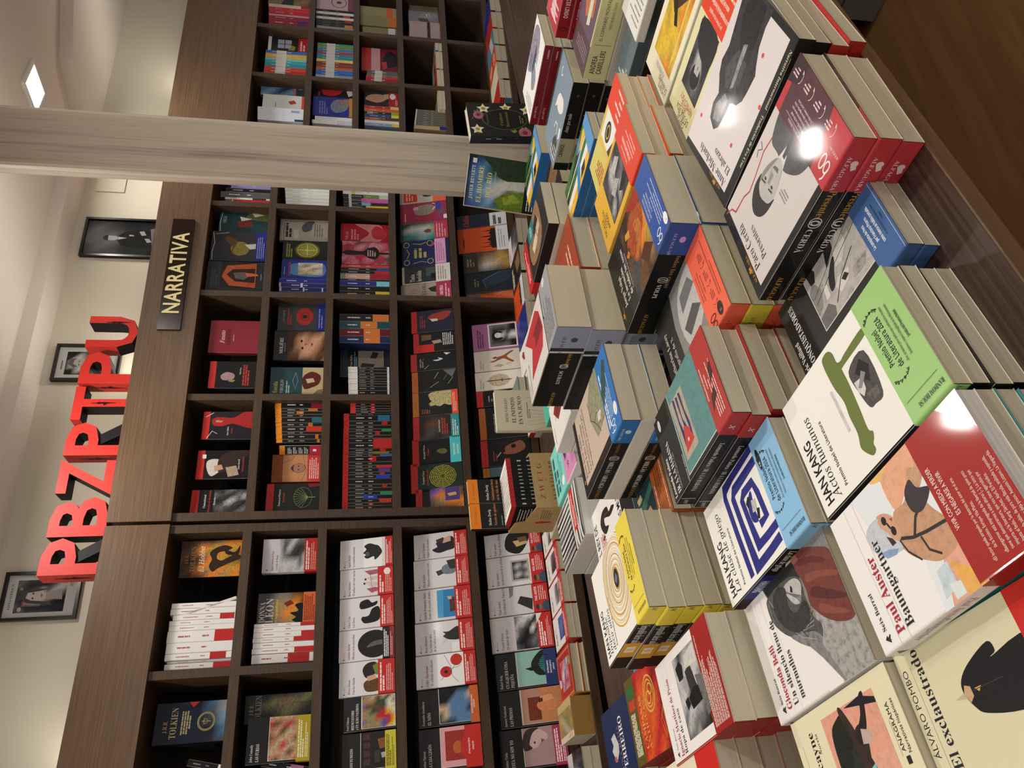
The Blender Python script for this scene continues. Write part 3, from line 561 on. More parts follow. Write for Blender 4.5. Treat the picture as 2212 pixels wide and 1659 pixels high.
D['cerda'] = dict(gl=1, c='17181b', s='111114', b='k', f=[R(.07, .06, 1, 1, 'd3cdc9'), T('Paco Cerdà', .20, .125, .078, '26242a', 'R', xs=.86), T('Presentes', .20, .20, .066, '26242a', 'R', xs=.86),
    *alogo(.27, .03, .022, 'c28a2c'), T('ALFAGUARA', .13, .052, .030, 'c28a2c', 'R', xs=1.1), Lr('97,3 92,9 85,11 84,22 80,28 82,36 84,42 87,50', .009, 'b8343c'), Lr('87,50 84,62 88,70', .009, 'b8343c'),
    S('82,58 89,66 92,78 92,104 34,104 30,90 26,84 26,74 32,64 44,58 54,56 68,58', '55575d', .5), P('52,55 66,56 62,66 56,62', 'd8d6d6'), P('57,60 61,60 63,72 58,74', '3c3d44'), S('55,57 50,51 47,43 48,36 53,31 62,29 70,32 75,38 75,46 70,53 63,58', 'c2bfbc', .3), S('73,38 75,44 71,52 65,57 69,48', '8f8c8a', .3), S('45,42 46,33 51,27 61,24 71,27 77,34 76,42 72,37 64,34 55,35 49,37', '343336', .6),
    E(.55, .44, .018, .008, '3a393b'), E(.68, .43, .018, .008, '3a393b'), P('60,43 63,43 65,49 60,49', '94908f'), P('56,52 66,51 64,53 58,54', '6d6766'), P('51,42 58,41 58,42 51,43', '4a484a'), P('65,41 72,40 72,41 65,42', '4a484a'), K(.30, .47, .44, 3, .018, '9a96a2', .4, 3), Lr('92,44 95,47 90,50 96,52', .004, '55525a')],
    band=(.715, 1, 'bf3a42', [P('24,0 92,0 94,100 34,100 28,50', '5c3840', .4), P('86,60 100,50 100,100 80,100', '3c2c33', .4), T('2.ª EDICIÓN EN UNA SEMANA', .60, .13, .075, 'f0e3e3', 'R', 'c', .72), ('L', [(.36, .16), (.84, .16)], .008, 'e0c8c8', 0),
        *[T(s, .60, .25+.085*i, .07, 'eedcdc', 'R', 'c', .62) for i, s in enumerate(['España, 1939. Once días y un duro ataúd.', 'Un viaje de 467 km al corazón de nuestro mito.', '«Un retrato coral, riguroso, hipnótico y lírico', '[...] Un libro excelente». Javier Cercas'])], *sixty(.12, .30, 'f3e4e4'), T('ALFAGUARA', .02, .58, .07, 'f0dada', 'R', xs=.8),
        *[w for i in range(4) for w in wr2(.30+.21*i, .075, .76, 'ecd9d9', .13)[:2]], *[K(.255+.21*i, .68, .345+.21*i, 3, .06, 'e3c6c6', .5, i) for i in range(4)]], ALFB), sp=alfsp('CERDÀ', 'Presentes', 0), curl=0)
fig = '63,24 75,27 79,35 76,42 82,47 86,50 90,57 87,66 90,78 93,90 92,100 44,100 46,90 44,80 38,72 34,68 36,58 38,52 44,47 50,46 54,44 54,38 57,28'
D['abrazo'] = dict(c='1a1a1c', s='151517', b='k', f=[P('10,6 100,4 100,96 10,96', 'ddd5d5'), P(fig, '3b393d', 1), P('60,30 70,28 74,36 66,46 58,44', '8a878c', 1), P('50,50 70,48 80,56 70,70 52,68', '55535a', 1), P('50,76 70,70 84,84 80,98 54,98', '2a282c', 1), P('58,52 62,50 66,74 60,76', 'a3a0a8', .9),
    T('Anne Michaels', .15, .115, .075, '221f24', 'R', xs=.82), T('El abrazo', .15, .19, .066, '221f24', 'R', xs=.82), *[E(x, y, .018, .013, 'dd4a34') for x, y in ((.28, .29), (.90, .22), (.12, .59), (.35, .79))], *alogo(.30, .03, .02, 'c28a2c'), T('ALFAGUARA', .18, .052, .026, 'c28a2c', 'R', xs=1.1), T('Narrativa Internacional    Traducción de Eva Cruz', .045, .93, .034, 'd8d2b0', 'R', 'l', .9, 0, 90)],
    sp=('u', [R(0, 0, .10, 1, '151517')]), curl=.012)
D['abrazo']['band'] = None
D['abrazo_b'] = dict(D['abrazo'], band=(.74, 1, 'c4332f', [], [R(0, 0, 1, 1, 'b82f2c')]), curl=0)
D['nemi'] = dict(c='e2dcae', s='ddd6ae', b='i', f=[T('CARTAS', .30, .045, .062, '1c1c1c', 's', xs=.72), T('DE UNA VIDA', .22, .085, .062, '1c1c1c', 's', xs=.72), T('IRÈNE', .40, .125, .062, 'b85a34', 's', xs=.72), T('NÉMIROVSKY', .21, .165, .062, 'b85a34', 's', xs=.72),
    G(.20, .20, .82, .655, 'ddDDdd/dDgDdd/dDLLDd/DdLLdd/DddLDD/ddDdDD/dDDDDD/DgDgDD', .5), E(.50, .33, .15, .08, '1a1a1c', .6), P('42,34 56,32 60,40 52,46 42,42', 'b9b7b4', .3), S('24,40 40,44 60,46 78,52 80,65 22,65', '2e2f33', .8), P('36,30 60,28 62,34 40,35', '222226', .5), P('47,38 51,38 49,41', '77726e')],
    band=(.67, 1, 'e2452a', [T('por primera vez en español,', .5, .18, .13, 'f6e6d8', 's', 'c', .55), T('La correspondencia de Irène Némirovsky', .5, .36, .13, 'f6e6d8', 'b', 'c', .45), T('autora de SUITE FRANCESA', .5, .54, .13, 'f6e6d8', 'b', 'c', .5), K(.15, .66, .9, 2, .11, 'f3c9b8', .5, 4)], []))
D['venice'] = dict(c='ecE6cb'.lower(), s='dcd9c6', b='i', f=[T('LA MUERTE', .06, .06, .05, '2a2a2a', 's', xs=.8), T('DE BERNARD', .06, .10, .05, '2a2a2a', 's', xs=.8), T('FLORENTIN', .30, .14, .05, '8a8a86', 's', xs=.8), G(.12, .17, .86, .95, 'YOYyY/yYyyY/YyyYy/yOYyY/OYyTu/uTYOu/UuTuU', .5), P('30,70 60,52 80,60 86,95 40,95', '4a3320', .6), P('38,48 48,46 70,60 66,66', '241a14', .4), P('52,70 60,64 70,90 62,92', '16110e', .3), P('20,30 24,20 30,90 26,92', 'e8cf6a', .3)], sp=('u', []))
D['cayne'] = dict(c='e6dfbd', s='e0d9b8', b='i', f=[T('nos', .30, .115, .07, '1c1a17', 'S', xs=.9), T('cayne', .58, .195, .085, '1c1a17', 'S', xs=.9), T('Novela', .68, .235, .034, '3a3833', 'R'), Lr([(.2, .06), (.8, .06)], .0016, '55524a'), R(.08, .32, .90, .84, 'e9ab94', .3), P('8,32 50,32 50,58 8,50', 'b9c9cc', .3), P('50,32 90,32 90,84 50,84', 'e7a68e', .3), S('20,38 50,36 76,38 84,46 84,54 60,56 40,60 22,54', '1f241e', .8), S('30,44 50,48 70,58 72,66 56,66 30,56', '2c3328', .8), S('14,62 40,58 66,54 88,50 88,54 60,62 30,68', '3c2d26', .7), S('66,58 78,68 90,72 90,76 70,70 60,62', '241c18'), P('30,60 44,62 46,66 30,65', '7fc3c8'), P('60,62 70,64 66,72 58,70', 'cbb0a6', .4), P('8,84 8,64 26,70 30,84', '53402e', .8), P('88,56 90,72 84,84 80,84', '1c1a24'),
    T('ANAGRAMA', .44, .915, .038, '26241f', 's', xs=1), T('Narrativas hispánicas', .42, .955, .034, '3c3a34', 's', xs=.8), Lr([(.42, .88), (.66, .88)], .0014, '44423a'), R(.36, .90, .41, .93, '26241f')])
D['excl'] = dict(c='dcd6b4', s='ddd6b6', b='i', f=[T('ÁLVARO POMBO', .28, .055, .052, '24222a', 's', xs=.92), Lr([(.12, .085), (.88, .085)], .0016, '55524a'), T('El exclaustrado', .18, .165, .088, '221f2c', 'S', xs=.82), S('36,60 42,42 48,37 58,34 66,36 73,44 79,58 72,60 70,57 72,80 37,80', '161519', .3), P('51,36 57,34 62,36 60,39 54,39', 'c9a47c'), P('54,34 56,28 58,34', 'c4b3a0'), P('55,43 58,41 58,45', 'c9a94a'), Lr([(.57, .40), (.57, .58)], .003, '3a383e')],
    band=(.76, 1, 'c9281f', [T('A', .2, .5, .2, 'e79a94', 's')], []))
D['anag7'] = dict(c='e6e0c2', s='ddd6b6', b='i', f=[Lr([(.12, .085), (.88, .085)], .0016, '55524a')], band=(.66, 1, 'cf2a22', [K(.3, .15+.14*i, .8, 1, .09, 'eeb0a0', .5, i) for i in range(5)], []))
D['anag7r'] = dict(D['anag7'], c='c9281f', s='c9281f')
D['volpi'] = dict(c='26251f', s='0f0f11', b='k', f=[G(0, .32, 1, 1, 'dDuUud/uDDuUd/uuDOuU/UuODuu/uTYOuU/uuTOUu/dUuuUd/RuRRUd', .6), T('Jorge Volpi', .20, .145, .066, 'ece9e0', 'R', xs=.92), T('La invención', .20, .215, .062, 'ece9e0', 'R', xs=.92), T('de todas las cosas', .20, .28, .062, 'ece9e0', 'R', xs=.92), T('Una historia de la ficción', .22, .315, .034, 'bcb8ac', 'R', xs=.92), *alogo(.17, .04, .024, 'c28a2c'), T('ALFAGUARA', .10, .065, .022, 'c28a2c', 'R'),
    S('44,46 50,40 60,42 66,38 74,42 84,48 88,60 78,72 60,72 50,66 46,58 40,52 32,52 34,46 40,44', 'b5552a', .8), S('36,48 42,46 48,52 60,56 72,56 70,64 56,66 46,60 38,54', 'cf7c34', .8), P('54,36 60,33 62,38 56,40', 'd88a3a', .6), P('70,46 76,38 82,40 78,48', 'd9a13c', .5), P('12,60 30,52 34,64 18,74', '5c3420', .6), P('82,64 100,50 100,100 76,100', 'a83224', .5)],
    band=(.745, 1, '2f56a3', [T('UN VIAJE INTELECTUAL Y MÁGICO:', .55, .18, .105, 'e3e9f5', 's', 'c', .55), T('LAS FICCIONES QUE DIERON FORMA', .55, .31, .105, 'e3e9f5', 's', 'c', .55), T('A LA HISTORIA DEL MUNDO', .55, .44, .105, 'e3e9f5', 's', 'c', .55), *[K(.18, .52+.1*i, .95, 1, .085, 'b9c6e3', .42, i) for i in range(4)], *sixty(.10, .40, 'f0f2f8'), E(.12, .88, .07, .12, 'f2f2f0'), T('2.ª', .09, .92, .1, '2c3a5a', 'R', xs=.7)], [T('ALFAGUARA', .30, .72, .14, 'b9b4e6', 'R', xs=1.2), E(.5, .40, .10, .10, 'b9b4e6')]), sp=('u', [T('todas las cosas', .26, .36, .22, '9a7a4c', 'R'), T('VOLPI', .52, .62, .22, 'e8e6e2', 'R', xs=.9), Ring(.47, .5, .016, .16, .02, 'cfcdc9', 14), Ring(.485, .5, .016, .16, .02, 'cfcdc9', 14), T('ALFAGUARA', .80, .62, .20, 'b5842e', 'R', xs=.9)]))
D['scurati'] = dict(c='dcd9d4', s='0f0f13', b='k', f=[P('25,14 61,27 92,7 94,51 79,61 47,66 26,58', 'c2343a', .15), P('74,60 49,64 49,38 63,41 74,34', '84262e', .15), K(.06, .03, .4, 1, .03, '8a8884', .5), T('Antonio Scurati', .08, .10, .05, '4a4846', 'R', xs=.9)], band=(.70, 1, 'a2a3a6', [('L', [(0, .03), (1, .03)], .05, '1c1c20', 0), *[K(.08, .14+.11*i, .95, 1, .08, '55565a', .4, i) for i in range(7)], E(.92, .5, .06, .14, 'dededc'), T('M', .5, .12, .1, '1a1a1c', 'B')], [R(.80, 0, .93, 1, '2a2b30'), R(.93, 0, 1, 1, 'cfd0d4'), R(0, 0, .80, 1, '9ba1b8'), T('ALFAGUARA', .34, .74, .17, '4a4d5c', 'R', xs=1), E(.48, .38, .09, .10, '4a4d5c')]),
    sp=('u', [T('del destino', .31, .40, .17, 'c79a3c', 'R', xs=.8), T('SCURATI', .52, .50, .17, 'ecebe8', 'R', xs=.9), Ring(.455, .42, .018, .12, .02, 'dcdad6', 14), Ring(.47, .42, .018, .12, .02, 'dcdad6', 14), T('ALFAGUARA', .80, .5, .16, 'c79a3c', 'R', xs=.9)]))
D['millas'] = dict(c='1b1615', s='121214', b='k', f=[R(.11, .07, 1, 1, 'cdb9a8'), T('Juan José Millás', .17, .125, .062, '2e2a2a', 'R', xs=.88), T('Juan Luis Arsuaga', .17, .19, .062, '2e2a2a', 'R', xs=.88), T('La conciencia contada por', .17, .245, .050, '3e3836', 'R', xs=.88), T('un sapiens a un neandertal', .17, .295, .050, '3e3836', 'R', xs=.88), P('30,52 62,42 84,44 100,58 100,90 40,90', 'a3a283', .8), Lr('30,60 42,56 52,50 60,44 74,44 86,42', .006, '26302e'), Lr('52,50 56,58 50,64', .006, '1a1e1e'), P('44,58 54,60 50,68 42,64', 'e5e2d8', .6), *alogo(.17, .04, .02, 'c28a2c')],
    band=(.74, 1, '2f76bd', [K(.14, .10, .92, 2, .12, 'e8eef6', .6, 2), *[K(.2, .36+.09*i, .95, 1, .07, 'b9d2ea', .5, i) for i in range(4)], P('42,10 60,4 90,60 84,80 60,50', '3c5b50', .8), *sixty(.10, .45, 'f0f2f8'), E(.22, .78, .08, .13, 'f2f2f0'), T('5.ª', .19, .81, .1, '2c3a5a', 'R', xs=.6)], [T('ALFAGUARA', .35, .76, .2, 'd5e3f0', 'R', xs=.9), E(.5, .40, .08, .16, 'd5e3f0')]), sp=('u', [T('sapiens a un', .27, .62, .34, '8a6a34', 'R', xs=.8), Ring(.44, .5, .018, .26, .035, 'cfcdc9', 14), Ring(.455, .5, .018, .26, .035, 'cfcdc9', 14), T('MILLÁS / ARSUAGA', .49, .66, .40, 'e8e6e2', 'R', xs=.72), T('ALFAGUARA', .84, .62, .32, 'b5842e', 'R', xs=.8)]))
D['millas_r'] = dict(c='e3dfd6', s='dcd8cf', b='w')
D['padura'] = dict(c='252422', s='19191b', b='k', f=[R(.05, .295, 1, 1, 'e6e3dc'), R(.06, .30, 1, 1, '5f9290', .35), T('Leonardo Padura', .04, .055, .055, 'f0eee8', 'S', xs=.72), T('IR A LA HABANA', .04, .13, .068, 'f0eee8', 'R', xs=.72), T('Fotografías de Carlos T. Cairo', .05, .16, .026, 'bdb9b0', 'R', xs=.8), T('colección andanzas', .01, .285, .028, 'e6e3dc', 'I', xs=.9), P('18,33 86,31 86,53 18,54', 'b9aa98', .35), P('30,37 86,36 84,39 60,38 45,40 27,38', '2e2a5c'), P('30,43 84,41 82,44 58,43 44,46 30,45', '2e2a5c'), P('28,49 84,46 82,49 60,49 46,51 28,50', '2e2a5c'), P('24,36 50,41 44,47 27,51', 'c43f38'), P([(.33+.028*math.cos(RAD(90+36*i))*(1 if i % 2 == 0 else .4), .43+.018*math.sin(RAD(90+36*i))*(1 if i % 2 == 0 else .4)) for i in range(10)], 'e8e4dc'),
    E(.86, .075, .07, .022, 'eceae6', n=12), T('TUSQUETS', .80, .083, .022, '8a8884', 's', xs=.8)], band=(.785, 1, 'b0342f', [T('Un fandango y mano por La Habana de la mano', .52, .15, .105, 'f5e9e2', 'b', 'c', .46), T('de Leonardo Padura.', .52, .31, .105, 'f5e9e2', 'b', 'c', .48), *[K(.1, .40+.11*i, .93, 1, .09, 'eccfc6', .45, i) for i in range(4)], P('20,18 34,30 40,60 30,64 26,40', '4a2420', .6), P('44,50 60,60 64,80 50,78', '4a2420', .6)], [T('X', .55, .7, .4, 'f0dada', 'I', xs=1.2), R(0, 0, 1, .01, 'b0342f')]),
    sp=('u', [T('Leonardo Padura / IR A LA HABANA', .30, .64, .38, 'dcd8d0', 'R', xs=.72), R(.925, .1, .93, .9, 'cfcbc4'), T('1077', .94, .65, .3, 'cfcbc4', 'I', xs=.7)]))
D['lacey'] = dict(c='2c2b26', s='17171a', b='k', f=[T('Catherine Lacey', .16, .12, .07, 'e8e6dc', 'R', xs=.85), T('Biografía de X', .16, .20, .06, 'd8d6cc', 'R', xs=.85), P('8,30 60,28 100,34 100,100 8,100', '8a8a86', .3), S('20,44 50,36 80,44 90,70 60,80 30,70', 'c2c0bb', .3), P('30,46 44,40 52,60 40,70', '5a5a58', .3), P('58,44 76,46 80,64 66,70', '77767a', .3)], band=(.70, 1, 'ef6a50', [T('MEJOR LIBRO DE FICCIÓN DEL AÑO SEGÚN', .5, .14, .07, '5a2018', 's', 'c', .55), T('LOS ANGELES TIMES, VULTURE, THE NEW YORK TIMES,', .5, .24, .07, '5a2018', 's', 'c', .5), T('THE NEW YORKER, VANITY FAIR', .5, .34, .07, '5a2018', 's', 'c', .5), *[w for i in range(3) for w in wr2(.30+.22*i, .085, .54, '7a3024', .12)[:2]], *[K(.245+.22*i, .46, .355+.22*i, 3, .06, '8a3a2c', .4, i) for i in range(3)], K(.2, .74, .9, 2, .08, 'b04a38', .4, 9), E(.10, .62, .07, .12, '3a2420'), T('2.ª', .07, .66, .1, 'efd0c4', 'R', xs=.6), *sixty(.08, .25, '6a2418')], [T('A', .5, .7, .4, 'a8402e', 'I')]))
D['lacey_y'] = dict(D['lacey'], band=(.70, 1, 'ddd04a', [], [T('ALFAGUARA', .35, .7, .3, '8a8428', 'R', xs=.8)]))
D['vuill'] = dict(c='232320', s='19191b', b='k', f=[T('Éric Vuillard', .04, .055, .055, 'ecebe4', 'S', xs=.72), T('CONQUISTADORES', .04, .13, .064, 'ecebe4', 'S', xs=.72), R(.20, .295, 1, .80, 'dcdad6'), R(.21, .30, 1, .80, 'b9b5b0', .5), P('21,30 36,30 40,40 30,44 21,42', '6c6a68', .3), P('40,30 70,30 78,36 60,40 44,36', '8f8c88', .5), P('76,34 96,33 98,38 84,41 74,38', '2e2c2c', .3), P('60,56 80,60 94,70 70,70 58,62', 'd6d2cb', .3), P('44,40 60,42 58,45 44,44', 'd9d5cf'), P('34,52 44,50 50,54 46,64 36,60', 'd8d4cd', .3), S('46,46 60,48 72,56 70,58 56,53 46,50', '2c2a2a'), P('70,50 92,54 94,62 80,60', '2a2828', .3), Lr('52,32 62,50 74,80', .004, '2a2828'), Lr('60,32 74,56 86,80', .003, '3a3838'), Lr('30,46 46,56 58,72', .006, '343232'), P('38,58 44,56 46,60 40,62', '2a2828'), P('30,64 40,66 38,78 28,74', 'a7a39d', .8), P('84,72 100,66 100,80 84,80', '3e3c3a', .8)],
    band=(.80, 1, '3f6296', [T('La conquista de Perú', .44, .22, .145, 'eef0f2', 'b', 'c', .56), T('por Francisco Pizarro', .47, .40, .145, 'eef0f2', 'b', 'c', .56), T('como nunca se había contado.', .47, .58, .145, 'eef0f2', 'b', 'c', .56), T('«Un gran libro que no dejará indiferente al lector»,', .47, .72, .10, '1e2c48', 's', 'c', .52), T('L\'Humanité', .47, .83, .10, '1e2c48', 's', 'c', .52), Lr([(0, .93), (1, .93)], .012, 'c9d3e0')], []))
D['orange'] = dict(c='1b1b1b', s='151515', b='k', f=[T('T', .03, .10, .09, 'e8e6e0', 'R'), R(.05, .295, 1, 1, 'cfd0c6'), R(.06, .30, 1, 1, '24404c', .4), P('8,34 40,32 50,60 20,70', '1f3a3c', .5), P('30,34 42,34 60,72 50,74', '3d7a6c', .3), P('52,40 60,38 62,48 54,50', 'cfc08a', .3), P('20,54 34,50 36,62 24,66', 'd0a07c', .3), P('14,40 18,38 22,52 18,54', 'b8a888')], band=(.74, 1, 'b8622c', [K(.06, .12, .95, 1, .1, 'f0e0cc', .55, 2), *[T(s, .5, .36+.15*i, .13, '33160a', 'b', 'c', .5) for i, s in enumerate(['Un regreso de los grandes placeres', 'de la lectura que no se olvida', 'hasta la última página'])], K(.06, .84, .95, 1, .08, 'f0e0cc', .55, 3)], []))
D['reyde'] = dict(c='f0eeea', s='e8e6e2', b='w', white=True, f=[T('EL REY DE', .05, .14, .14, '141414', 'B', xs=.62), T('LAS MUJERES', .05, .93, .13, '141414', 'B', xs=.62), S('30,40 44,30 62,28 74,40 70,56 56,60 58,70 50,78 46,62 54,50 58,42 44,42 36,52', '1c1a1a', .4), P('24,30 30,26 34,34 28,36', '1a1a1a'), K(.04, .20, .42, 6, .03, 'c0463e', .5, 4), Lr('60,34 62,44 58,62', .004, 'b0503e')])
D['stripe'] = dict(c='8a8a8a', s='d8d6d4', b='w', white=True, f=[P([(i*.05+.02*math.sin(i*7), 0), (i*.05+.028, 0), (i*.05+.05+.02*math.cos(i*3), .62), (i*.05+.02, .62)], 'e9e7e4' if i % 2 else '161616') for i in range(20)]+[P([(0, .60+i*.03), (.4+.3*math.sin(i), .56+i*.03), (1, .60+.03*i+.02*math.cos(i*2)), (1, .615+.03*i), (.4+.3*math.sin(i), .585+i*.03), (0, .62+.03*i)], 'e9e7e4' if i % 3 else '101010') for i in range(13)], band=None)
D['stripe']['f'] += [R(.28, .66, 1.0, .80, 'c42a26'), K(.34, .69, .95, 3, .03, 'f0c8c0', .5, 5)]
D['mint'] = dict(c='dc93c0', s='e5e2e2', b='w', white=True, f=[P('40,60 60,56 80,60 60,66 50,70', '4a3a7c', .3), T('US', .2, .72, .09, '3c2e74', 'B', xs=.8), K(.25, .66, .6, 1, .02, '6a4a80', .5)], band=(.0, .52, '7fd8cc', [T('HOLA DE NUEVO', .5, .25, .18, '1f6a62', 'B', 'c', .5) if False else K(.12, .14, .9, 2, .2, '1f5f66', .7, 3), K(.15, .56, .85, 3, .09, '4fa39a', .5, 6), E(.2, .78, .09, .12, 'eef3f0')], []))
D['hair'] = dict(c='ebe8e3', s='e5e3dd', b='w', white=True, f=[P('40,40 70,20 78,30 60,60 52,80', '8a2a20', .2), *[Lr([(.48+.03*i, .25+.06*i), (.60+.03*i, .30+.06*i)], .012, '1c1c1c') for i in range(5)], K(.1, .1, .6, 1, .04, '9a9894', .5)])
D['teal'] = dict(c='3fae9c', s='4d9188', b='c', f=[E(.5, .5, .36, .3, '8fd8c8'), E(.5, .46, .2, .16, 'b5e6d8'), P('30,30 70,26 72,34 32,38', '2a7fb0')], band=(.70, 1, 'ef8038', [], []))
D['tealp'] = dict(c='5a8a84', s='55867f')
D['green'] = dict(c='8fa597', s='22342e', b='E', hard=True, f=[R(0, 0, 1, 1, '7b9486', .9), P('0,0 60,0 40,50 0,40', 'dfe5dd', .4)], sp=('d', [K(.42, .35, .52, 1, .3, 'cfd6d0', .5), K(.75, .35, .9, 1, .3, '8fa39a', .5)]))
D['junco'] = dict(c='d6d0b8', s='d3cdb5', b='i', f=[*[Lr([(.05+.09*i, 1), (.08+.085*i+.05*math.sin(i), .7), (.02+.1*i, .45+.04*math.cos(i*2))], .004, 'a8a488') for i in range(11)], T('IRENE VALLEJO', .5, .16, .055, '8a6a4a', 'R', 'c', .8), T('EL INFINITO', .5, .26, .075, '3a342c', 'R', 'c', .8), T('EN UN JUNCO', .5, .35, .075, '3a342c', 'R', 'c', .8), K(.3, .42, .7, 2, .025, '8a8470', .5)])
def zorange(title): return dict(c='1c1f20', s='1c1f20', b='k', f=[R(0, 0, 1, .13, 'ef8a2a'), T('ACANTILADO', .5, .085, .04, 'b5651c', 's', 'c'), T('Stefan Zweig', .12, .26, .05, 'e9e7e0', 'R', xs=.8), *[T(s, .12, .33+.06*i, .05, 'd98a4a', 'R', xs=.8) for i, s in enumerate(title)], K(.12, .33+.06*len(title), .7, 1, .03, '8a8a86', .5)])
D['zweig1'] = zorange(['Veinticuatro horas', 'en la vida de una mujer']); D['zweig2'] = zorange(['Novela de ajedrez'])
D['river'] = dict(c='2d5578', s='d9c9a6', b='i', f=[G(0, 0, 1, .74, 'BnnBnnn/bAAAAbd/AAaAAAE/AaLaEEd/eELLEee/eeELeed/eeeLLee/EeeLhde', .4), P('0,74 0,46 18,36 34,50 40,74', '6f8a2c', .9), P('10,50 24,46 34,60 20,70', '98ab3c', .8), S('100,20 100,74 62,74 56,58 62,40 80,30', '2c4026', .9), P('40,50 56,46 60,74 42,74', 'c9c9c2', .4), R(0, .735, 1, 1, '142022'), T('JAVIER REVERTE', .14, .09, .062, 'dfe6ea', 'R', xs=.8), T('EL HOMBRE', .08, .20, .088, 'e9e48a', 'R', xs=.85), T('DEL RÍO', .20, .31, .088, 'e9e48a', 'R', xs=.85), T('Orillas del Amazonas', .22, .36, .036, 'cfd46a', 'I'), E(.83, .81, .11, .085, 'cfc9c4'), E(.83, .825, .08, .07, 'b5795a', .3), P('77,81 89,81 89,83 77,83', '2a2a2a'), *[K(.05, .78+.035*i, .68, 1, .028, 'dcdcd6', .5, i) for i in range(6)], R(.84, .05, .93, .10, 'e6e4de')])
fl = lambda x, y, r, c, c2: [P([(x+r*math.cos(RAD(36*i))*(1 if i % 2 == 0 else .5), y+r*.62*math.sin(RAD(36*i))*(1 if i % 2 == 0 else .5)) for i in range(10)], c), E(x, y, r*.3, r*.2, c2, .5)]
leafs = lambda x, y, c: [P([(x, y), (x+.06, y-.02), (x+.05, y+.03), (x+.09, y+.04), (x+.02, y+.07), (x-.03, y+.03)], c, .5)]
D['cumbres'] = dict(c='23241f', s='2a2c38', b='k', hard=True, f=[*leafs(.1, .08, '6f7f3a'), *leafs(.3, .5, '5f7a3a'), *leafs(.12, .55, '7f8f4a'), *leafs(.7, .1, '6f7f3a'), *leafs(.2, .7, '8a9a4a'), *leafs(.35, .62, '7a8a44'), *leafs(.8, .85, '6f7f3a'), Lr('50,5 80,14 86,24 60,30', .005, '7a8a5a'), *fl(.82, .22, .15, 'e8dfc0', 'b5a23c'), *fl(.85, .52, .14, 'e8dfc0', 'b5a23c'), *fl(.78, .80, .16, 'ece3c8', 'b5a23c'), *fl(.20, .10, .15, 'e8dfc0', 'b5a23c'), *fl(.12, .93, .13, 'ece6d6', 'b5a23c'), E(.62, .14, .12, .07, 'b5707c', .5), E(.63, .14, .05, .03, '7a3040'), E(.10, .72, .15, .085, 'b5707c', .5), E(.1, .72, .06, .035, '7a3040'),
    E(.50, .48, .31, .30, '6a6a3c', n=28), E(.50, .48, .30, .29, '1b1c19', n=28), T('Cumbres', .5, .45, .062, '8a7a34', 'R', 'c', .9), T('Borrascosas', .5, .53, .062, '8a7a34', 'R', 'c', .8), T('Emily Brontë', .5, .26, .03, '7a7248', 'R', 'c'), K(.38, .68, .62, 2, .03, '7a7248', .5)], sp=('d', [*fl(.6, .3, .04, 'b5707c', '7a3040'), K(.2, .3, .3, 1, .3, '8a8a70', .5), K(.34, .3, .44, 1, .3, '8a8a70', .5), *leafs(.3, .2, '6f7f3a')]))
D['shunga'] = dict(c='2a2a2c', s='1c1c1e', b='k', f=[S('20,30 60,24 90,40 100,76 30,80 10,60', 'a8835f', .9), P('30,40 50,36 56,56 36,60', 'e3d5bf', .5), P('56,50 76,46 84,66 64,70', '3a3334', .8), P('40,60 60,60 62,74 44,74', 'd9c9b0', .7), E(.85, .40, .22, .13, '2f7c82'), K(.72, .36, .98, 3, .03, 'bfdcdc', .5)], band=(.0, .18, 'c22a30', [K(.15, .3, .9, 2, .25, 'eec2be', .5)], []))
D['bigwhite'] = dict(c='1d2a4a', s='d9d3c6', b='w', f=[R(0, 0, 1, 1, '1d2f4f'), P('0,60 40,50 60,80 0,100', 'cfc9b0', .8)], sp=('u', []))
D['capar'] = dict(c='7d90a0', s='0f0f10', b='k', matte=True, f=[R(0, 0, 1, 1, '8496a6', .3), P('10,10 40,6 44,20 30,30 14,26', '4d4c48', 1), K(.1, .06, .5, 3, .05, 'c0bfba', .5), S('20,60 34,52 50,50 62,52 70,58 60,66 44,68 30,68', 'e6e4df'), P('62,52 74,46 70,58', 'e6e4df'), Lr('30,30 34,40 48,38 52,30', .014, 'e6e4df'), Lr('66,84 74,80 80,86 74,90', .012, 'e6e4df'), P('8,34 16,30 20,42 10,44', 'e6e4df')], sp=('d', [R(.09, 0, .38, 1, 'a8a586'), T('CAPARRÓS', .16, .40, .42, '1c1c1a', 'B', xs=.45), T('Antes que nada', .45, .40, .36, 'cfcdc6', 'I', xs=.6), E(.86, .5, .012, .1, '4a4a4a')]))
D['paz'] = dict(c='f1f1ef', s='7c1723', b='w', f=[S('20,38 40,30 60,42 90,34 100,60 90,90 50,96 30,70 44,60 22,52', 'a9a7b8', 1), P('50,44 64,50 60,80 46,70', '5d5b70', 1), P('66,40 88,44 84,60 70,58', '8f8da5', 1), P('30,60 44,66 40,86 32,80', 'cfcdd8', 1), K(.1, .08, .7, 3, .05, '9a9a9e', .4)], sp=('u', [R(0, .06, 1, .94, '7c1723'), T('Tomás Cárdenas', .55, .66, .42, '3f0c14', 'R', xs=.6), T('Una paz cruel', .76, .66, .44, 'd3a9a6', 'R', xs=.6), K(.05, .3, .2, 1, .4, 'b98a8a', .5)]))
D['lindo'] = dict(c='b83a48', s='8f1a26', b='R', f=[P('20,10 60,8 70,26 40,30', 'e4b9bc'), *[Lr([(.1, .12+.07*i), (.7, .10+.07*i)], .022, 'ecd3d3') for i in range(3)], P('70,0 100,0 100,50 80,60 60,30', 'cf5a66', .3)], sp=('u', [T('GUINOT CER LINDO', .42, .66, .48, 'ecc9c9', 'b', xs=.55), Ring(.90, .5, .02, .26, .06, '4a0c14', 12)]))
